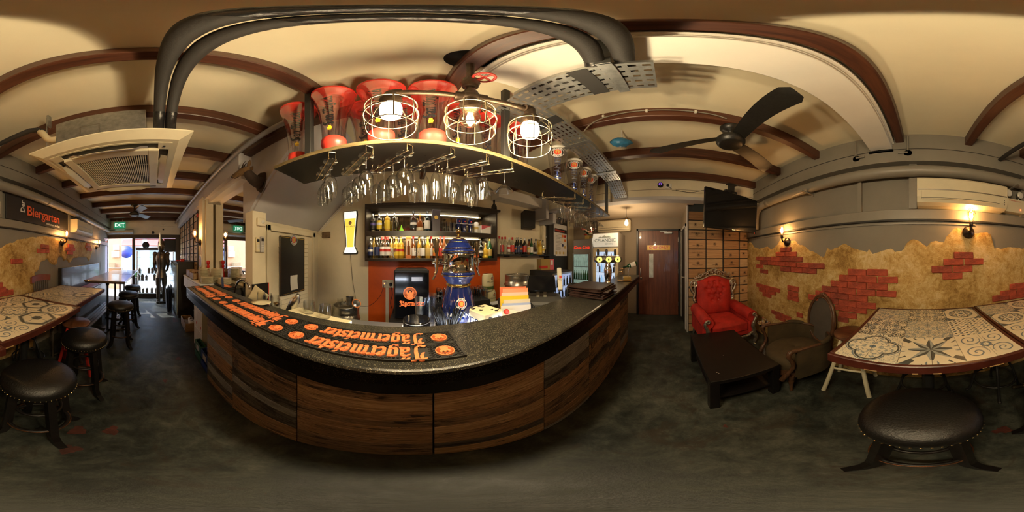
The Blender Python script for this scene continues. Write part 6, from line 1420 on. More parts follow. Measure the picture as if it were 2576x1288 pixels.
for k in range(4):
    MB().at((0, 0, 0), (0, 0, k * PI / 2)).grid(12, 1, lambda u, v: (-.25 + .5 * u, -.37 + .042 * v + (.012 * v if .15 < u < .85 else 0), -.012 - .03 * (1 - v) * (1 if .12 < u < .88 else .4))).build('air_flap', M_acw, ac)
for sx in (-1, 1):
    for sy in (-1, 1): MB().box(sx * .385 - (.075 if sx > 0 else 0), sx * .385 + (.075 if sx < 0 else 0), sy * .385 - (.075 if sy > 0 else 0), sy * .385 + (.075 if sy < 0 else 0), -.004, .01).build('corner_plate', M_acw, ac)
MB().at((.345, .345, -.006)).sphere((0, 0, 0), .009, 8, 6, .5).build('sensor', M_black, ac)
MB().box(-.4, .41, -.32, .24, .045, .35, .003).build('housing', M_galv, ac); MB().box(.41, .412, -.14, -.02, .12, .22).build('access_plate', M_galv, ac)
for a, b, c, d in ((-.142, -.018, .118, .124), (-.142, -.018, .216, .222), (-.142, -.136, .118, .222), (-.024, -.018, .118, .222)): MB().box(.412, .414, a, b, c, d).build('plate_edge', M_steel, ac)
for x in (-.33, .4):
    for y in (-.4, .32): MB().tube([(x, y, .05), (x, y, .5)], .005, 6).box(x - .02, x + .02, y - .02, y + .02, .06, .068).build('hanger_rod', M_galv, ac)
    
for y in (-.38, .32): MB().at((.4, y, .42)).box(-.02, .02, -.006, .006, -.06, .1).build('rod_bracket', M_galv, ac)
# insulated pipes from the cassette to the cable tray
M_foam = mat('black_pipe_insulation', (.022, .02, .018), .75, bmp=.2, bscale=90); M_tape = mat('shiny_black_tape', (.012, .012, .012), .22, bmp=.5, bscale=40)
for k, (dy, lab) in enumerate(((0, 'black foam-insulated coolant pipe under the ceiling, next to the room centre'), (.062, 'black foam-insulated coolant pipe under the ceiling, nearer the bar'))):
    pth = spline([(-.86, .03 + dy, 2.29), (-.84, .03 + dy, 2.4), (-.72, .032 + dy, 2.54), (-.5, .036 + dy, 2.615), (-.1, .055 + dy, 2.625), (.2, .075 + dy, 2.6), (.38, .1 + dy, 2.575), (.52, .14 + dy, 2.555), (.56, .3 + dy * .3, 2.545 + .0 * k), (.5 + .0 * k, .5, 2.545)] if k == 0 else [(-.86, .03 + dy, 2.29), (-.84, .03 + dy, 2.4), (-.72, .032 + dy, 2.54), (-.5, .036 + dy, 2.615), (-.1, .055 + dy, 2.625), (.2, .075 + dy, 2.6), (.36, .11 + dy, 2.575), (.46, .16 + dy, 2.555), (.485, .34, 2.545), (.47, .5, 2.545)], 6)
    p = thing('insulated_pipe', lab, 'pipe'); MB().tube(pth, .029, 14).build('foam_sleeve', M_foam, p)
    for a, b in ((0, 9), (24, 28), (38, 44)): MB().tube(pth[a:b], .0305, 14, False).build('tape_wrap', M_tape, p)
dp = thing('drain_hose', 'condensate pipe with ribbed pale elbow from cassette to brick wall', 'pipe')
MB().tube(spline([(-.9, -.6, 2.4), (-.89, -.66, 2.42), (-.875, -.7, 2.5), (-.87, -.72, 2.54)], 6), [.026 + .003 * (i % 2) for i in range(19)], 12).build('ribbed_elbow', mat('pale_hose', (.5, .42, .26), .5), dp)
MB().tube([(-.87, -.7, 2.53), (-.868, -.74, 2.575), (-.85, -.8, 2.59), (-.8, -1.2, 2.585), (-.775, -1.474, 2.575)], .024, 12).build('black_pipe', M_foam, dp)
# ================================================================ perforated cable tray
tr = thing('cable_tray', 'galvanised perforated L-shaped cable tray under the ceiling', 'cable tray')
def perf(mb, x0, x1, y0, y1, zf, nx, ny, along):
    for i in range(nx):
        for j in range(ny):
            a, b = x0 + (x1 - x0) * i / nx, x0 + (x1 - x0) * (i + 1) / nx; c, d = y0 + (y1 - y0) * j / ny, y0 + (y1 - y0) * (j + 1) / ny
            hx, hy = ((b - a) * .3, (d - c) * .16) if along == 'x' else ((b - a) * .16, (d - c) * .3)
            mx_, my_ = (a + b) / 2, (c + d) / 2; O = [(a, c), (b, c), (b, d), (a, d)]; I = [(mx_ - hx, my_ - hy), (mx_ + hx, my_ - hy), (mx_ + hx, my_ + hy), (mx_ - hx, my_ + hy)]
            mb.add([(x, y, zf(x)) for x, y in O + I], [(k, (k + 1) % 4, 4 + (k + 1) % 4, 4 + k) for k in range(4)])
    return mb
TZ = 2.512
perf(MB(), .42, .62, .03, .56, lambda x: TZ, 5, 13, 'y').box(.418, .421, .03, .56, TZ, TZ + .04).box(.619, .622, .03, .56, TZ, TZ + .04).build('short_run', M_galv, tr)
tz = lambda x: TZ - max(0, x - 2.0) * .35
perf(MB(), .42, 2.38, .56, .76, tz, 40, 6, 'x').box(.62, 2.0, .557, .56, TZ, TZ + .04).box(.42, 2.0, .76, .763, TZ, TZ + .04).build('long_run', M_galv, tr)
MB().box(.415, .625, .22, .29, TZ - .004, TZ).build('black_band', M_blackm, tr); MB().box(.7, .78, .555, .765, TZ - .004, TZ).build('black_band', M_blackm, tr)
for y in (.16,): MB().box(.4, .64, y - .022, y + .022, TZ - .008, TZ - .004).box(.395, .405, y - .022, y + .022, TZ - .008, ZC).build('support_strap', M_galv, tr)
for x in (1.1, 1.75): MB().box(x - .02, x + .02, .54, .78, TZ - .008, TZ - .004).build('support_strap', M_galv, tr); MB().tube([(x, .79, TZ), (x, .79, ZC)], .004, 6).build('hanger_rod', M_galv, tr)
# ================================================================ ceiling fans
M_fan = mat('dusty_black_fan', (.012, .011, .009), .4, var=.5, vscale=60)
def fan(lab, x, y, zt, zm, angs, L):
    f = thing('ceiling_fan', lab, 'fan', (x, y, zm))
    MB().lathe([(.001, zt - zm), (.085, zt - zm), (.085, zt - zm - .012), (.06, zt - zm - .045), (.02, zt - zm - .06), (.013, zt - zm - .07), (.013, .06), (.03, .055)][::-1], 24, False).build('canopy_rod', M_fan, f)
    MB().lathe([(.001, .07), (.03, .068), (.06, .05), (.1, .035), (.115, .015), (.115, -.01), (.112, -.014), (.112, -.02), (.105, -.025), (.1, -.04), (.085, -.05), (.001, -.052)], 32, False).build('motor', M_fan, f)
    bm2 = MB()
    def bf(u, v, s=0): r = .1 + (L - .1) * u; w = .05 + .028 * u; cv = -.05 * math.sin(u * PI * .5) + .02; e = 1 if u < .93 else max(.55, 1 - ((u - .93) / .07) ** 2 * .45); return (r, cv + (v - .5) * 2 * w * e, .02 - (v - .5) * .045 - s)
    bm2.grid(16, 4, lambda u, v: bf(u, v)); bm2.grid(16, 4, lambda u, v: bf(u, v, .006)); bme = bm2.mesh('blade', M_fan)
    for a in angs: link('blade', bme, f, (0, 0, 0), (0, 0, R(a)))
    return f
fan('black three-blade ceiling fan near the television', 1.15, -.49, 2.705, 2.52, (183, 66, -58), .68); fan('black ceiling fan over the dark tables by the street door', -3.8, -.44, 2.705, 2.47, (30, 150, 270), .6)
cc = thing('fan_cable', 'grey cable clipped along the ceiling beam to the fan', 'cable'); MB().tube(spline([(1.03, .6, 2.5), (1.05, .5, 2.7), (1.055, .3, 2.77), (1.055, 0, 2.78), (1.055, -.3, 2.765), (1.06, -.42, 2.74)], 5), .006, 8).build('cable', M_greyg, cc)
for y in (.42, .12, -.2): MB().box(1.046, 1.064, y - .008, y + .008, 2.755, 2.79, .002).build('clip', M_white, cc)
bg_ = MB(); rb2 = random.Random(8)
bg_.lathe([(.001, -.1)] + [(.055 * math.sin(PI * (k + .5) / 10) ** .6, -.1 + .2 * k / 10) for k in range(1, 10)] + [(.001, .1)], 14, False)
bg_.v = [(x + rb2.uniform(-.008, .008), y + rb2.uniform(-.008, .008), z + rb2.uniform(-.006, .006)) for x, y, z in bg_.v]
t = thing('covered_sprinkler', 'ceiling sprinkler wrapped in a crumpled blue plastic bag', 'sprinkler', (1.36, .37, 2.64)); bg_.build('blue_bag', mat('blue_plastic_bag', (.04, .2, .38), .35, var=.3, vscale=20), t, rot=(R(85), 0, R(25))); MB().tube([(0, 0, .03), (0, 0, .188)], .008, 8).build('pipe_stub', M_white, t)
# on the cream lintel
t = thing('dome_camera', 'small black dome camera on the cream lintel', 'camera', (2.455, .07, 2.6)); MB().at(rot=(0, R(-90), 0)).lathe([(.045, 0), (.045, .02), (.03, .045), (.001, .052)], 20, False).build('dome', M_black, t); MB().at((-.045, 0, 0), (0, R(-90), 0)).torus((0, 0, 0), .02, .004, 14, 5).build('lens_ring', mat('violet_led', (.2, .1, .4), .4, emit=(.4, .15, .9), estr=.8), t)
t = thing('lintel_socket', 'white socket with black plug and cable on the cream lintel', 'socket', (2.455, -.05, 2.58)); MB().box(-.01, .004, -.05, .05, -.045, .045, .003).build('plate', M_white, t); MB().at((-.01, .01, .01), (0, R(-90), 0)).lathe([(.022, 0), (.018, .03), (.001, .032)], 12, False).build('plug', M_black, t); MB().tube(spline([(-.03, .01, 0), (-.03, -.05, -.06), (-.03, -.15, -.09), (-.06, -.35, -.12), (-.3, -.55, -.15), (-.36, -.7, -.17)], 5), .004, 6).build('cable', M_blackm, t); MB().box(-.035, -.02, -.11, -.05, -.085, -.05, .004).build('adapter', L_cr, t)
# ================================================================ caged wall lamps
M_filg = mat('orange_filament', (1, .5, .15), .5, emit=(1, .42, .1), estr=45); M_bulbw = glassy('amber_bulb', (1, .82, .55), .25)
def sconce(loc, rz, lab, power=7.0, tilt=12, bigglow=False):
    t = thing('wall_lamp', lab, 'lamp', loc, rz, 'caged wall lamps')      # plate on the plane y=0, room side -y
    MB().at(rot=(R(90), 0, 0)).lathe([(.062, 0), (.064, .008), (.05, .02), (.046, .022), (.03, .035), (.018, .045), (.001, .047)], 28, False).build('wall_plate', M_bronze, t)
    MB().tube(spline([(0, -.03, 0), (0, -.075, .0), (0, -.095, .02), (0, -.1, .05)], 4), .011, 10).build('arm', M_bronze, t); MB().lathe([(.014, .045), (.019, .05), (.019, .085), (.015, .09)], 14, c=(0, -.1)).tube([(.015, -.1, .06), (.035, -.1, .058)], .004, 6).build('socket', M_bronze, t)
    mb = MB()
    for k in range(8): a = 2 * PI * k / 8; mb.tube([(r * math.cos(a), -.1 + r * math.sin(a), z) for r, z in ((.018, .085), (.03, .12), (.043, .17), (.042, .185), (.024, .222), (.012, .226))], .0013, 4)
    mb.torus((0, -.1, .177), .044, .0015, 20, 4); mb.torus((0, -.1, .226), .014, .0015, 14, 4); mb.build('cage', M_bronze, t)
    b = MB().lathe([(.012, .088), (.018, .11), (.03, .145), (.034, .17), (.028, .195), (.001, .208)], 16, False, c=(0, -.1)).build('bulb', M_bulbw, t); mb = MB()
    for k in range(5): a = 2 * PI * k / 5; mb.tube([(.005 * math.cos(a), -.1 + .005 * math.sin(a), .115), (.016 * math.cos(a), -.1 + .016 * math.sin(a), .18)], .0017, 4)
    mb.build('filament', M_filg, b)
    p = Matrix.Rotation(rz, 3, 'Z') @ Vector((0, -.1, .16)); light('wall_lamp_light', 'POINT', Vector(loc) + p, power, (1, .6, .28), .03)
    return t
sconce((1.7, -1.583, 1.66), PI, 'caged filament wall lamp on the brick wall near the television'); sconce((-.47, -1.578, 1.70), PI, 'caged filament wall lamp on the brick wall under the white air conditioner')
sconce((-2.5, -1.565, 1.70), PI, 'caged filament wall lamp on the brick wall below the sign board'); sconce((-4.4, -1.6, 1.70), PI, 'caged filament wall lamp beside the street door'); sconce((-2.74, .818, 1.70), 0, 'caged filament lamp on the pillar beside the mirror', 6)
# ================================================================ brick-wall fixtures
def split_ac(x0, x1, z0, z1, lab, yb=-1.6):
    t = thing('split_air_conditioner', lab, 'air conditioner', ((x0 + x1) / 2, yb, z0)); w = (x1 - x0) / 2; h = z1 - z0
    mb = MB().at(rot=(R(90), 0, R(90))); prof = [(.0, 0), (.13, 0), (.18, .02), (.2, .07), (.2, h - .02), (.185, h), (0, h)]
    mb.prism(prof, -w, w); mb.build('housing', M_acw, t)
    MB().box(-w + .01, w - .01, .199, .204, h * .5, h * .54).build('chrome_strip', M_steel, t); MB().box(-w + .09, w - .04, .2, .204, h * .1 + .02, h * .48, .002).build('front_flap', M_acw, t); MB().box(-w + .09, w - .04, .197, .2055, .056, .06).build('slot', M_blackm, t)
    for k in range(3): MB().box(-w + .03, -w + .037, .2, .203, .05 + k * .022, .057 + k * .022).build('indicator', M_blackm, t)
    return t
split_ac(-.82, .035, 1.927, 2.2, 'white wall air conditioner above the star-tile table'); split_ac(-3.62, -2.8, 1.927, 2.19, 'white wall air conditioner beside the black sign board')
em = thing('emergency_light', 'twin-spot emergency light box beside the wall air conditioner', 'emergency light', (-.98, -1.6, 1.93)); MB().box(-.125, .125, 0, .1, .02, .18, .004).build('battery_box', M_acw, em)
for x in (-.075, .075): MB().at((x, .09, .25), (R(-90), 0, 0)).lathe([(.02, -.06), (.04, -.03), (.046, 0), (.044, .004)], 20, False).build('lamp_head', M_steel, em); MB().at((x, .09, .25), (R(-90), 0, 0)).lathe([(.043, 0), (.03, .012), (.001, .016)], 20, False).build('lens', mat('frosted_lens', (.6, .58, .52), .2), em); MB().tube([(x, .05, .18), (x, .06, .24)], .008, 8).build('bracket', M_steel, em)
MB().sphere((-.07, .101, .06), .009, 8, 6).build('indicator', mat('red_led', (.8, .05, .02), .4, emit=(1, .08, .02), estr=5), em); put_text('EMERGENCY LIGHT', .018, L_red, em, (0, .1015, .155), (R(90), 0, PI), .0003)
sb = thing('sign_board', 'black wall sign reading Der Biergarten restaurant and bar', 'sign', (-1.97, -1.565, 2.095)); MB().box(-.74, .74, -.01, .008, -.165, .165, .003).build('board', mat('sign_black', (.022, .019, .018), .5, var=.15), sb)
M_so = mat('sign_orange', (.75, .12, .04), .5); put_text('Biergarten', .2, M_so, sb, (-.03, .0095, .0), (R(90), 0, PI), .0015, offset=.003, spacing=.97); put_text('Der', .105, L_w, sb, (.455, .0095, .045), (R(90), R(-90), PI), .0012, offset=.002); put_text('restaurant and bar', .052, L_w, sb, (-.25, .0095, -.12), (R(90), 0, PI), .001, offset=.001)
# ================================================================ goat head trophy on the stair side
M_fur = mat('brown_goat_fur', (.13, .07, .022), .9, var=.55, vscale=9, bmp=.6, bscale=130); M_furd = mat('dark_neck_fur', (.035, .02, .012), .9, var=.4, vscale=12, bmp=.6, bscale=120)
g = thing('goat_trophy', 'stuffed goat head with short curved horns on a dark wooden shield', 'trophy', (-1.27, .995, 2.25)); g.scale = (.7, .7, .7); sh_ = [(-.1, .12), (0, .15), (.1, .12), (.115, .0), (.08, -.12), (0, -.19), (-.08, -.12), (-.115, 0)]
MB().at(rot=(R(90), 0, 0)).prism([(x, z) for x, z in sh_], 0, .025).build('shield', mat('shield_wood', (.04, .022, .012), .45), g)
MB().tube(spline([(0, -.02, -.03), (-.01, -.1, -.01), (-.03, -.17, .06), (-.055, -.205, .14)], 6), [.1 - .0021 * i for i in range(19)], 16).build('neck', M_furd, g)
hd = spline([(-.02, -.17, .15), (-.07, -.225, .155), (-.12, -.27, .13), (-.17, -.315, .095), (-.205, -.345, .07)], 6); MB().tube(hd, [.04, .058, .066, .071, .074, .074, .073, .071, .068, .064, .06, .056, .052, .049, .046, .044, .042, .041, .04, .04, .04, .039, .037, .032, .018], 16).build('head', M_fur, g)
MB().sphere((-.207, -.348, .075), .022, 10, 6).build('nose', M_black, g); MB().tube([(-.19, -.335, .045), (-.14, -.29, .06)], .004, 6).build('mouth', M_black, g)
for s, e in ((1, Vector((-.045, -.288, .178))), (-1, Vector((-.15, -.185, .178)))): MB().sphere(e, .016, 10, 6).build('eye', M_blackg, g)
for s in (0, 1):
    b = Vector((-.075, -.255, .2)) if s == 0 else Vector((-.105, -.215, .2)); MB().tube(spline([b, b + Vector((-.015, 0, .05)), b + Vector((.005, .01, .1)), b + Vector((.05, .02, .115))], 5), [.014 - .0008 * i for i in range(16)], 8).build('horn', mat('dark_horn', (.03, .02, .012), .4), g)
    c = Vector((-.0, -.225, .18)) if s == 0 else Vector((-.075, -.14, .18)); d = Vector((.05, -.0, .12)) if s == 0 else Vector((.0, .045, .11)); MB().tube([c, c + d * .3, c + d * .65, c + d], [.012, .026, .024, .004], 10).build('ear', M_fur, g)
# ================================================================ mirror, steel conduit
MI = st(MB().box(-2.56, -1.545, 1.012, 1.02, 1.14, 2.36).build('window_1', mat('mirror', (.82, .82, .82), .015, 1))); MI.name = 'wall_mirror_glass'
tag(MB().tube([(-5.6, .77, 2.62), (-.55, .81, 2.66)], .026, 12).build('steel_conduit', mat('grey_conduit_paint', (.3, .29, .28), .35, .4)), 'long grey steel pipe under the ceiling along the mirror side', 'pipe')
# ================================================================ service station on the mirror side
M_glassd = mat('frosted_door_glass', (.35, .42, .4), .12, .2)
s_ = thing('display_cooler', 'long black glass-fronted cooler under the wine crates', 'cooler', (0, 0, 0)); MB().box(-5.05, -3.6, .56, .91, 0, 1.31, .006).build('cabinet', M_blackm, s_)
for k in range(3): x = -5.03 + k * .477; MB().box(x, x + .46, .53, .56, .06, 1.27, .004).build('door', M_glassd, s_)
MB().box(-5.06, -3.59, .525, .91, 1.31, 1.33, .003).build('top', M_black, s_)
t = thing('pump_bottle', 'clear bottle with red base on the black cooler', 'bottle', (-3.75, .68, 1.3305)); MB().lathe([(.001, .05), (.05, .05), (.05, .12), (.02, .2), (.015, .26)], 16, False).build('bottle_body', M_clr, t); MB().lathe([(.001, 0), (.05, 0), (.05, .06), (.001, .06)], 16, False).build('base', K_red, t)
t = thing('red_caddy', 'small red dish on the black cooler', 'dish', (-4.0, .62, 1.3305)); MB().lathe([(.001, 0), (.05, 0), (.055, .03), (.05, .03), (.045, .008), (.001, .008)], 16, False).build('dish', K_red, t)
wc = thing('white_drawer_unit', 'white panelled drawer unit below the cutlery boxes', 'cabinet', (0, 0, 0)); MB().box(-3.15, -2.545, .62, .812, .86, 1.07, .003).box(-2.545, -2.02, .62, .99, .86, 1.07, .003).build('carcass', M_blackm, wc); MB().box(-2.1, -2.06, .92, .96, 0, .86).build('leg', M_blackm, wc); 
for a, b in ((-3.15, -2.82), (-2.81, -2.42), (-2.41, -2.02)): MB().box(a, b, .6, .62, .88, 1.06, .003).build('drawer_front', mat('white_wood', (.66, .66, .64), .5), wc)
MB().box(-3.16, -2.545, .595, .812, 1.065, 1.09, .003).box(-2.545, -2.01, .595, .99, 1.065, 1.09, .003).build('top', MATS['white_wood'], wc)
bk = thing('mirror_counter', 'dark counter below the mirror', 'counter', (0, 0, 0)); MB().box(-2.0, -1.57, .79, 1.0, 0, 1.09, .003).build('carcass', M_blackm, bk); MB().box(-2.0, -1.56, .78, 1.005, 1.09, 1.1, .002).build('top', M_stone, bk)
M_box = wood('pale_box_wood', (.2, .11, .045), (.4, .25, .12), .5, 3, 'X')
def crate(name, lab, x0, x1, y0, y1, z0, h, m, cat='box'):
    t = thing(name, lab, cat, ((x0 + x1) / 2, (y0 + y1) / 2, z0)); w, d = (x1 - x0) / 2, (y1 - y0) / 2
    for a, b, c, e, n in ((-w, w, -d, -d + .012, 'side'), (-w, w, d - .012, d, 'side'), (-w, -w + .012, -d + .012, d - .012, 'side'), (w - .012, w, -d + .012, d - .012, 'side')): MB().box(a, b, c, e, .0, h, .002).build(n, m, t)
    MB().box(-w, w, -d, d, 0, .01).build('bottom', m, t); return t
crate('wooden_box', 'wooden box with a curved front on the white drawers', -3.0, -2.72, .62, .805, 1.0905, .12, M_box); cu = crate('cutlery_box', 'wooden box of cutlery beside the plate stacks', -2.66, -2.42, .61, .805, 1.0905, .1, M_box)
for k in range(14): r_ = random.Random(k); x, y = r_.uniform(-.09, .07), r_.uniform(-.08, .08); MB().tube([(x, y, .03), (x + r_.uniform(-.05, .07), y + r_.uniform(-.04, .04), .115)], .005, 5).build('cutlery', M_steel, cu)
t = thing('pepper_mill', 'tall glossy red pepper mill beside the cutlery box', 'pepper mill', (-2.5, .88, 1.0905)); MB().lathe([(.001, 0), (.033, 0), (.035, .02), (.028, .08), (.02, .14), (.018, .17), (.026, .19), (.026, .21), (.018, .22), (.018, .23), (.03, .25), (.032, .27), (.022, .295), (.001, .3)], 20, False).build('mill_body', mat('red_lacquer', (.5, .015, .01), .12, coat=.5), t)
pm = MB().lathe([(.001, 0), (.05, 0), (.085, .008), (.088, .011), (.05, .006), (.001, .005)], 24, False).mesh('plate', mat('cream_china', (.66, .6, .42), .25))
for cx, cy, n, w in ((-2.28, .74, 22, 'in the tall stack beside the cutlery box'), (-2.12, .88, 22, 'in the tall stack against the mirror'), (-2.07, .71, 10, 'in the short front stack of plates'), (-1.87, .88, 9, 'in the short stack against the mirror')):
    for k in range(n): o = link('plate', pm, None, (cx + .002 * math.sin(k * 3), cy, (1.0905 if cx < -2.0 else 1.1005) + k * .0085)); tag(o, 'cream china plate ' + w, 'plate', 'plates ' + w)
o = dup(m0, (-1.79, .865, 1.1005) if False else (-1.78, .83, 1.1005), PI, 'black rubber bar mat with orange lettering below the mirror'); o.scale = (.6, .8, 1)
t = thing('oval_plaque', 'oval white brewery plaque on the pillar', 'plaque', (-2.72, .818, 1.37)); MB().at(rot=(R(90), 0, 0), sc_=(1, 1.45, 1)).lathe([(.001, .012), (.075, .012), (.08, .006), (.08, 0)], 28, False).build('plaque_face', L_w, t); MB().at((0, -.0125, 0), (R(90), 0, 0), (1, 1.45, 1)).lathe([(.05, 0), (.058, .001), (.066, 0)], 28, False).build('blue_ring', cl_('plaque_blue', (.2, .28, .5)), t); MB().at((0, -.0125, 0), (R(90), 0, 0), (1, 1.45, 1)).lathe([(.001, .001), (.035, 0)], 24, False).build('red_centre', cl_('plaque_red', (.55, .2, .16)), t)
fc = thing('sink_faucet', 'arched chrome kitchen faucet behind the bar mats', 'faucet', (-1.5, .9, .0)); MB().tube(spline([(-.06, -.04, .9), (-.06, -.04, 1.08), (0, -.03, 1.19), (.1, -.02, 1.21), (.17, -.01, 1.17), (.18, -.01, 1.13)], 6), .013, 12).build('spout', M_chrome, fc); MB().lathe([(.03, .87), (.03, .9), (.02, .92)], 16, c=(-.06, -.04)).build('base', M_chrome, fc)
sk2 = thing('bar_sink', 'black sink cabinet behind the bar below the faucet', 'sink', (-1.42, .9, 0)); MB().box(-.13, .2, -.1, .07, 0, .87, .004).build('cabinet', M_blackm, sk2)
t = thing('cream_board', 'cream cutting board leaning behind the faucet', 'board', (-1.3, .86, .86), rot=(R(-20), R(18), 0)); MB().box(-.12, .1, -.008, .008, 0, .3, .004).build('board', M_crm, t)
t = thing('blue_brush', 'blue-handled brush standing beside the faucet', 'brush', (-1.62, .74, 1.1075), rot=(0, R(-10), 0)); MB().box(-.016, .016, -.01, .01, 0, .12, .006).build('handle', cl_('dark_blue_plastic', (.015, .03, .09)), t)
# ---------------------------------------------------------------- things on the floor at the bar end
t = crate('wooden_crate', 'shallow wooden crate of paper rolls on the floor', -3.3, -2.83, .57, .775, .0005, .18, M_box)
M_roll = cl_('kraft_paper', (.36, .27, .16)); M_rollw = cl_('white_paper_roll', (.55, .54, .52))
for k, (x, y, z, rot, m) in enumerate(((-3.24, .65, .064, (R(90), 0, R(90)), M_rollw), (-3.02, .71, .012, (0, 0, 0), M_rollw), (-2.9, .71, .012, (0, 0, 0), M_rollw))): tag(MB().lathe([(.02, 0), (.05, 0), (.052, .01), (.052, .2), (.02, .2)], 18, False).build('paper_roll', m, None, (x, y, z), rot), 'paper roll lying in the wooden crate' if k == 0 else 'paper roll standing in the wooden crate', 'paper roll', 'paper rolls in the crate')
t = thing('dark_bag', 'crumpled dark plastic bag in the wooden crate', 'bag', (-2.9, .625, .06)); mb = MB().sphere((0, 0, 0), .055, 12, 8, .8); mb.v = [(x + rb2.uniform(-.01, .01), y + rb2.uniform(-.01, .01), z) for x, y, z in mb.v]; mb.build('bag', M_tape, t)
cs = thing('carton_shelf', 'low dark shelf with kraft rolls behind the wooden crate', 'shelf', (-2.75, .8, 0)); MB().box(-.35, .3, -.02, .11, .36, .38).box(-.35, -.33, -.02, .11, 0, .38).box(.28, .3, -.02, .11, 0, .38).build('rack', M_blackm, cs)
for k, x in enumerate((-3.0, -2.88, -2.76)): tag(MB().lathe([(.001, 0), (.05, 0), (.052, .01), (.052, .23), (.001, .235)], 18, False).build('kraft_roll', M_roll, None, (x, .85, .3805)), 'brown kraft paper roll on the low dark shelf', 'paper roll', 'kraft rolls on the low shelf')
M_cart = cl_('white_carton', (.62, .62, .6)); 
for i in (0, 1):
    for j in (0, 1):
        t = thing('white_carton', 'white carton with red logo, %s of the %s pair under the bar end' % (('lower', 'upper')[j], ('outer', 'inner')[i]), 'carton', (-2.31 + i * .205, .76, .0005 + j * .36)); MB().box(-.1, .1, -.14, .14, 0, .357, .003).build('box_body', M_cart, t); MB().box(.02, .06, -.1415, -.14, .06, .1).build('red_logo', L_red, t); MB().box(-.08, .0, -.1415, -.14, .28, .286).build('tape_line', M_lav, t)
def bcrate(lab, x0, x1, m):
    t = crate('bottle_crate', lab, x0, x1, .545, .6, .0005, .27, m, 'crate'); return t
for lab, x0, x1, m in (('green plastic bottle crate on the floor at the bar end', -2.06, -1.8, mat('green_crate', (.015, .09, .04), .45)), ('blue plastic bottle crate beside the green one', -1.79, -1.53, mat('blue_crate', (.01, .03, .16), .45))):
    t = thing('bottle_crate', lab, 'crate', ((x0 + x1) / 2, .575, .0005)); w = (x1 - x0) / 2
    for a, b, c, d in ((-w, w, -.035, -.025), (-w, w, .03, .04), (-w, -w + .01, -.025, .03), (w - .01, w, -.025, .03)): MB().box(a, b, c, d, 0, .09).box(a, b, c, d, .14, .27).build('side', m, t)
    MB().box(-w, w, -.035, .04, 0, .012).build('bottom', m, t); MB().box(-.005, .005, -.025, .03, .012, .25).box(-w * .5, -w * .5 + .006, -.025, .03, .012, .25).box(w * .5, w * .5 + .006, -.025, .03, .012, .25).build('dividers', m, t); MB().box(-.05, .05, -.0365, -.035, .16, .24).build('crate_print', M_lav, t)
# ================================================================ suit of armour and folding board near the door
M_arm = mat('tarnished_armour', (.16, .13, .1), .38, .85, var=.4, vscale=12)
kn = thing('suit_of_armour', 'full-height suit of knight armour with sword by the display window', 'armour', (-5.0, .25, 0), R(-90)); kn.scale = (.95, .95, 1)
MB().box(-.16, .16, -.14, .14, 0, .06, .01).build('plinth', M_blackm, kn)
for s in (-1, 1):
    MB().tube([(s * .09, 0, .06), (s * .1, 0, .12), (s * .09, 0, .3), (s * .1, -.01, .5), (s * .1, 0, .58), (s * .1, 0, .85)], [.055, .05, .07, .058, .08, .1], 14).build('leg_armour', M_arm, kn); MB().box(s * .09 - .045, s * .09 + .045, -.16, .06, .06, .12, .02).build('sabaton', M_arm, kn)
    MB().tube(spline([(s * .19, 0, 1.5), (s * .215, 0, 1.35), (s * .22, -.02, 1.18), (s * .2, -.12, 1.02), (s * .12, -.2, .98)], 4), [.085, .08, .07, .062, .058, .056, .06, .056, .052, .05, .046, .043, .04, .038, .036, .035, .034], 12).build('arm_armour', M_arm, kn); MB().sphere((s * .2, 0, 1.53), .085, 14, 8, .8).build('pauldron', M_arm, kn); MB().sphere((s * .1, -.21, .98), .05, 10, 6).build('gauntlet', M_arm, kn)
MB().lathe([(.19, .8), (.17, .9), (.14, 1.0), (.13, 1.05), (.17, 1.2), (.2, 1.38), (.19, 1.52), (.1, 1.6), (.06, 1.62)], 22).build('breastplate', M_arm, kn)
MB().lathe([(.07, 1.6), (.1, 1.66), (.115, 1.76), (.11, 1.86), (.08, 1.95), (.03, 2.0), (.001, 2.02)], 18, False).tube([(0, -.08, 1.78), (0, -.17, 1.74)], [.06, .01], 10).build('helmet', M_arm, kn); MB().box(-.08, .08, -.118, -.1, 1.8, 1.815).build('visor_slit', M_black, kn)
MB().box(-.022, .022, -.262, -.252, .3, 1.0, .004).build('sword_blade', M_steel, kn) ; MB().tube([(0, -.257, 1.0), (0, -.257, 1.32)], .016, 8).tube([(-.12, -.257, 1.02), (.12, -.257, 1.02)], .012, 8).sphere((0, -.257, 1.33), .026, 8, 6).build('sword_hilt', M_brass, kn)
pk = thing('halberd', 'long pole weapon standing beside the suit of armour', 'weapon', (-4.82, .2, 0)); MB().tube([(0, 0, 0), (0, 0, 1.75)], .014, 8).build('shaft', M_blackm, pk); MB().box(-.006, .006, -.02, .02, 1.75, 2.15, .004).build('blade', M_steel, pk)
fb = thing('folding_boards', 'folded dark blue boards leaning against the cooler end', 'folding board', (-4.3, .42, 0)); 
for k in range(4): MB().at((0, -.05 + k * .03, 0), (R(4 - 2 * k), 0, 0)).box(-.22, .22, -.01, .01, 0, .62 + .02 * k, .004).build('board', mat('navy_board', (.02, .025, .05), .4), fb)
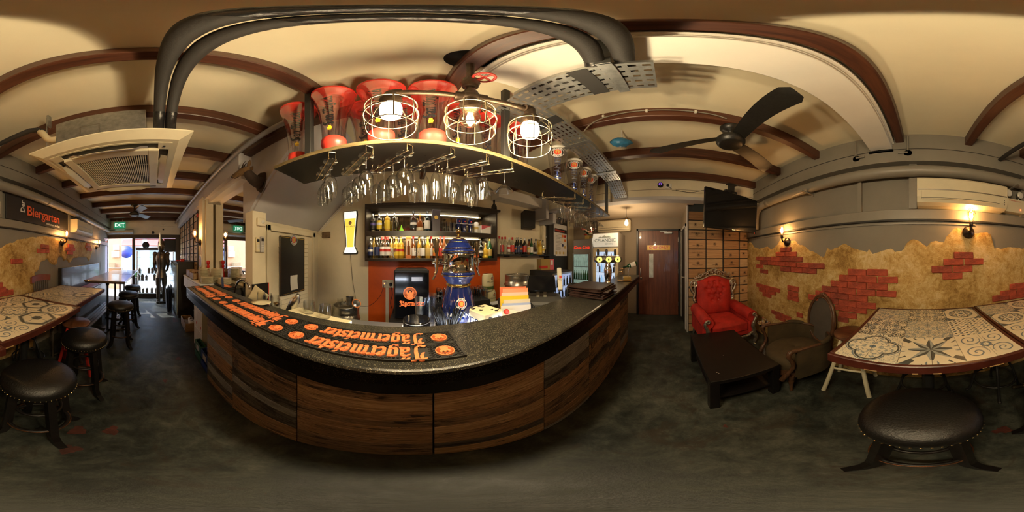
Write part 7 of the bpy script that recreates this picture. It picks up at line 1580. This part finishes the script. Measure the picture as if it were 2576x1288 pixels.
# ================================================================ street door fittings
ex = thing('exit_sign', 'green illuminated exit sign hanging above the street door', 'sign', (-5.5, -1.14, 2.52)); MB().box(-.02, .02, -.2, .2, -.09, .12, .006).build('sign_box', mat('exit_green', (.01, .16, .07), .35, emit=(.02, .4, .18), estr=.35), ex); put_text('EXIT', .17, mat('exit_white', (.8, .85, .8), .4, emit=(.8, 1, .9), estr=.7), ex, (.022, 0, .01), (R(90), 0, R(90)), .001, offset=.003); [MB().tube([(0, y, .12), (0, y, .2)], .006, 6).build('hanger', M_white, ex) for y in (-.1, .1)]; put_text('>', .08, MATS['exit_white'], ex, (.022, .15, -.06), (R(90), 0, R(90)), .001)
acu = thing('air_curtain', 'silver air curtain above the street door', 'air curtain', (-5.48, -1.12, 2.28)); mb = MB().at(rot=(R(90), 0, 0)); mb.prism([(-.1, -.07), (.06, -.07), (.1, -.03), (.1, .05), (.05, .09), (-.1, .09)], -.46, .46); mb.build('casing', M_galv, acu)
for k in range(7): MB().box(.1, .104, -.44, .44, -.025 + k * .011, -.02 + k * .011).build('intake_rib', M_steel, acu)
cw = thing('door_conduits', 'thin conduits, cables and small boxes above the display window', 'conduit', (-5.6, 0, 0)); MB().tube([(.0, .0, 2.5), (.0, .75, 2.5)], .012, 8).tube([(.0, 0, 2.5), (0, 0, 2.3)], .006, 6).tube([(0, .35, 2.5), (0, .35, 2.6)], .012, 8).build('conduit_pipe', M_white, cw); MB().sphere((.01, 0, 2.27), .05, 10, 6).build('cable_coil', M_blackm, cw); MB().box(-.0, .03, -.35, -.25, 2.25, 2.31, .003).build('socket', M_cream, cw); MB().sphere((.02, .35, 2.38), .03, 8, 6).build('sensor', M_blackm, cw); MB().box(0, .04, .3, .4, 2.56, 2.66, .004).build('junction_box', M_white, cw)
M_pane = glassy('window_glass', (.97, .99, .99), .12, .01)
gd = st(thing('door_4', None, None, (-5.56, -1.57, 0), R(-8))); MB().box(0, .85, -.006, .006, .05, 2.05).build('pane', M_pane, gd); MB().box(0, .05, -.02, .02, 0, 2.08).box(.82, .87, -.02, .02, 0, 2.08).box(0, .87, -.02, .02, 0, .06).box(0, .87, -.02, .02, 2.02, 2.08).build('door_frame', M_steel, gd); MB().box(.1, .75, .007, .009, .75, 1.9).build('poster', mat('lilac_poster', (.5, .42, .5), .6, var=.15, vscale=5), gd); MB().tube(spline([(.8, .02, .95), (.8, .07, .97), (.8, .07, 1.33), (.8, .02, 1.35)], 4), .012, 8).build('pull_handle', M_blackm, gd)
wn = st(MB().box(-5.69, -5.68, -.62, .78, .17, 2.08).build('window_2', M_pane)); MB().box(-5.66, -5.64, .38, .8, 1.6, 2.05).build('dark_blind', M_blackm, wn); MB().box(-5.66, -5.65, -.6, .38, 1.66, 1.74).build('dark_band', M_frame, wn); MB().box(-5.66, -5.64, -.62, .78, 2.04, 2.07).build('red_strip', cl_('red_film', (.6, .05, .05)), wn)
t = thing('round_window_sign', 'round dark sign hanging in the display window', 'sign', (-5.65, -.25, 1.84)); MB().at(rot=(0, R(90), 0)).lathe([(.001, .01), (.12, .01), (.125, .0), (.001, -.005)], 24, False).build('sign_disc', M_blackm, t)
# display shelves with steins
ds = thing('display_shelving', 'glass display shelving in the street window', 'shelving', (-5.45, .1, 0)); M_shelfg = mat('pale_glass_shelf', (.6, .72, .72), .1, alpha=.45)
SHZS = (.21, .64, .88, 1.15, 1.42)
for z in SHZS: MB().box(-.12, .1, -.64, .6, z - .01, z).build('glass_shelf', M_shelfg, ds)
for y in (-.64, .58): 
    for x in (-.12, .08): MB().box(x, x + .02, y, y + .02, 0, 1.62).build('upright', M_steel, ds)
M_stein = mat('grey_stoneware', (.16, .15, .14), .4, var=.3, vscale=20); st0 = thing('beer_stein', 'x', 'stein'); MB().lathe([(.001, 0), (.05, 0), (.052, .015), (.045, .03), (.046, .13), (.05, .14), (.04, .165), (.015, .185), (.008, .2), (.001, .205)], 14, False).build('stein_body', M_stein, st0); MB().tube(spline([(.045, 0, .12), (.085, 0, .11), (.085, 0, .05), (.046, 0, .03)], 4), .008, 6).build('handle', M_stein, st0); first = True; rs2 = random.Random(3)
for z, nm, ys in ((.21, 'bottom', (-.55, -.43, -.3, -.14, .02, .2, .3, .45)), (.64, 'second', (-.58, -.45, -.32, -.05, .1)), (.88, 'third', (-.55, -.24, -.12, 0, .12, .25)), (1.15, 'fourth', (.3, .42))):
    for y in ys:
        o = st0 if first else dup(st0); first = False; o.location = (-5.46 + rs2.uniform(-.02, .02), .1 + y, z + .0005); o.rotation_euler = (0, 0, rs2.random() * 6); k = rs2.uniform(.8, 1.15); o.scale = (k, k, k); o['label'] = 'grey stoneware beer stein on the %s glass shelf up in the street window' % nm if nm != 'bottom' else 'grey stoneware beer stein on the bottom glass shelf in the street window'; o['group'] = 'steins on the %s shelf' % nm
# ================================================================ the street outside
st(MB().box(-16, -5.7, -9, 9, -.12, -.02).build('ground_street', mat('pale_paving', (.32, .31, .29), .7, var=.1, vscale=2)))
st(MB().box(-7.3, -7.1, -2.6, -1.42, -.02, 3.2).build('wall_outside', mat('peach_render', (.55, .28, .14), .7, var=.05)))
for z0, z1, y0, y1, lab in ((1.72, 1.95, -1.75, -1.5, 'white electrical box high on the peach wall outside'), (1.4, 1.68, -1.82, -1.5, 'wide white electrical box below on the peach wall outside')): t = thing('electrical_box', lab, 'box', (-7.1, (y0 + y1) / 2, z0)); MB().box(0, .1, (y0 - y1) / 2, (y1 - y0) / 2, 0, z1 - z0, .006).build('case', M_white, t); MB().box(.1, .11, -.02, .02, .08, .11).build('latch', M_steel, t)
t = thing('outdoor_shelf', 'small shelf with a wooden tray against the peach wall outside', 'shelf', (-6.9, -1.75, 0)); MB().box(-.2, .15, -.35, .45, .93, .96).box(-.2, -.16, -.33, -.29, 0, .93).box(-.2, -.16, .4, .44, 0, .93).box(.1, .14, -.33, -.29, 0, .93).box(.1, .14, .4, .44, 0, .93).build('table', M_steel, t); MB().box(-.12, .08, -.3, .1, .96, 1.16, .004).build('tray', M_box, t)
pt = thing('potted_plant', 'leafy green potted plant outside the street door', 'plant', (-6.7, -.75, -.02)); MB().lathe([(.001, 0), (.14, 0), (.19, .6), (.17, .6), (.001, .56)], 16, False).build('pot', M_frame, pt); rpn = random.Random(5)
for k in range(34):
    a = rpn.random() * 6.28; L_ = rpn.uniform(.35, .7); el = rpn.uniform(.5, 1.4); ca, sa = math.cos(a), math.sin(a)
    MB().grid(2, 6, lambda u, v: (ca * L_ * v * math.cos(el) - sa * (u - .5) * .07 * math.sin(PI * min(1, v + .05)), sa * L_ * v * math.cos(el) + ca * (u - .5) * .07 * math.sin(PI * min(1, v + .05)), .58 + L_ * math.sin(el) * v - .25 * v * v)).build('leaf', mat('bright_leaf', (.08, .3, .03), .5), pt)
t = thing('blue_round_sign', 'blue round sign outside past the peach wall', 'sign', (-7.6, -1.25, 1.65)); MB().at(rot=(0, R(75), 0)).lathe([(.001, .02), (.3, .02), (.3, 0), (.001, 0)], 28, False).build('sign_disc', cl_('blue_sign', (.02, .04, .3)), t); MB().cyl((0, 0, -1.67), (0, 0, 0), .02).build('post', M_steel, t)
b = thing('street_building', 'pale building with red awnings across the street', 'building', (-14, 0, -.02)); MB().box(-.5, 0, -8.5, 8.5, 0, 6).build('facade', mat('pale_facade', (.5, .49, .48), .7), b)
for k in range(7): y = -6.6 + k * 2.1; MB().box(0, .06, y, y + 1.3, .4, 2.2).build('shop_window', mat('bluish_glass', (.25, .32, .38), .15), b); MB().at((0, y + .65, 2.9), (0, R(30), 0)).box(0, 1.2, -.85, .85, 0, .05).build('awning', cl_('red_awning', (.6, .09, .06)), b); MB().box(0, .08, y + .1, y + 1.2, 3.6, 5.0).build('upper_window', MATS['bluish_glass'], b)
for k, (x, y) in enumerate(((-9.5, -.7), (-9.8, .4), (-10.5, 1.3))):
    t = thing('cafe_table', 'grey metal cafe table on the pavement outside', 'table', (x, y, -.02), 0, 'cafe tables outside'); MB().lathe([(.001, .72), (.35, .72), (.35, .74), (.001, .74)], 20, False).build('tabletop', M_steel, t); MB().lathe([(.2, 0), (.2, .02), (.025, .04), (.025, .72)], 14).build('pedestal', M_blackm, t)
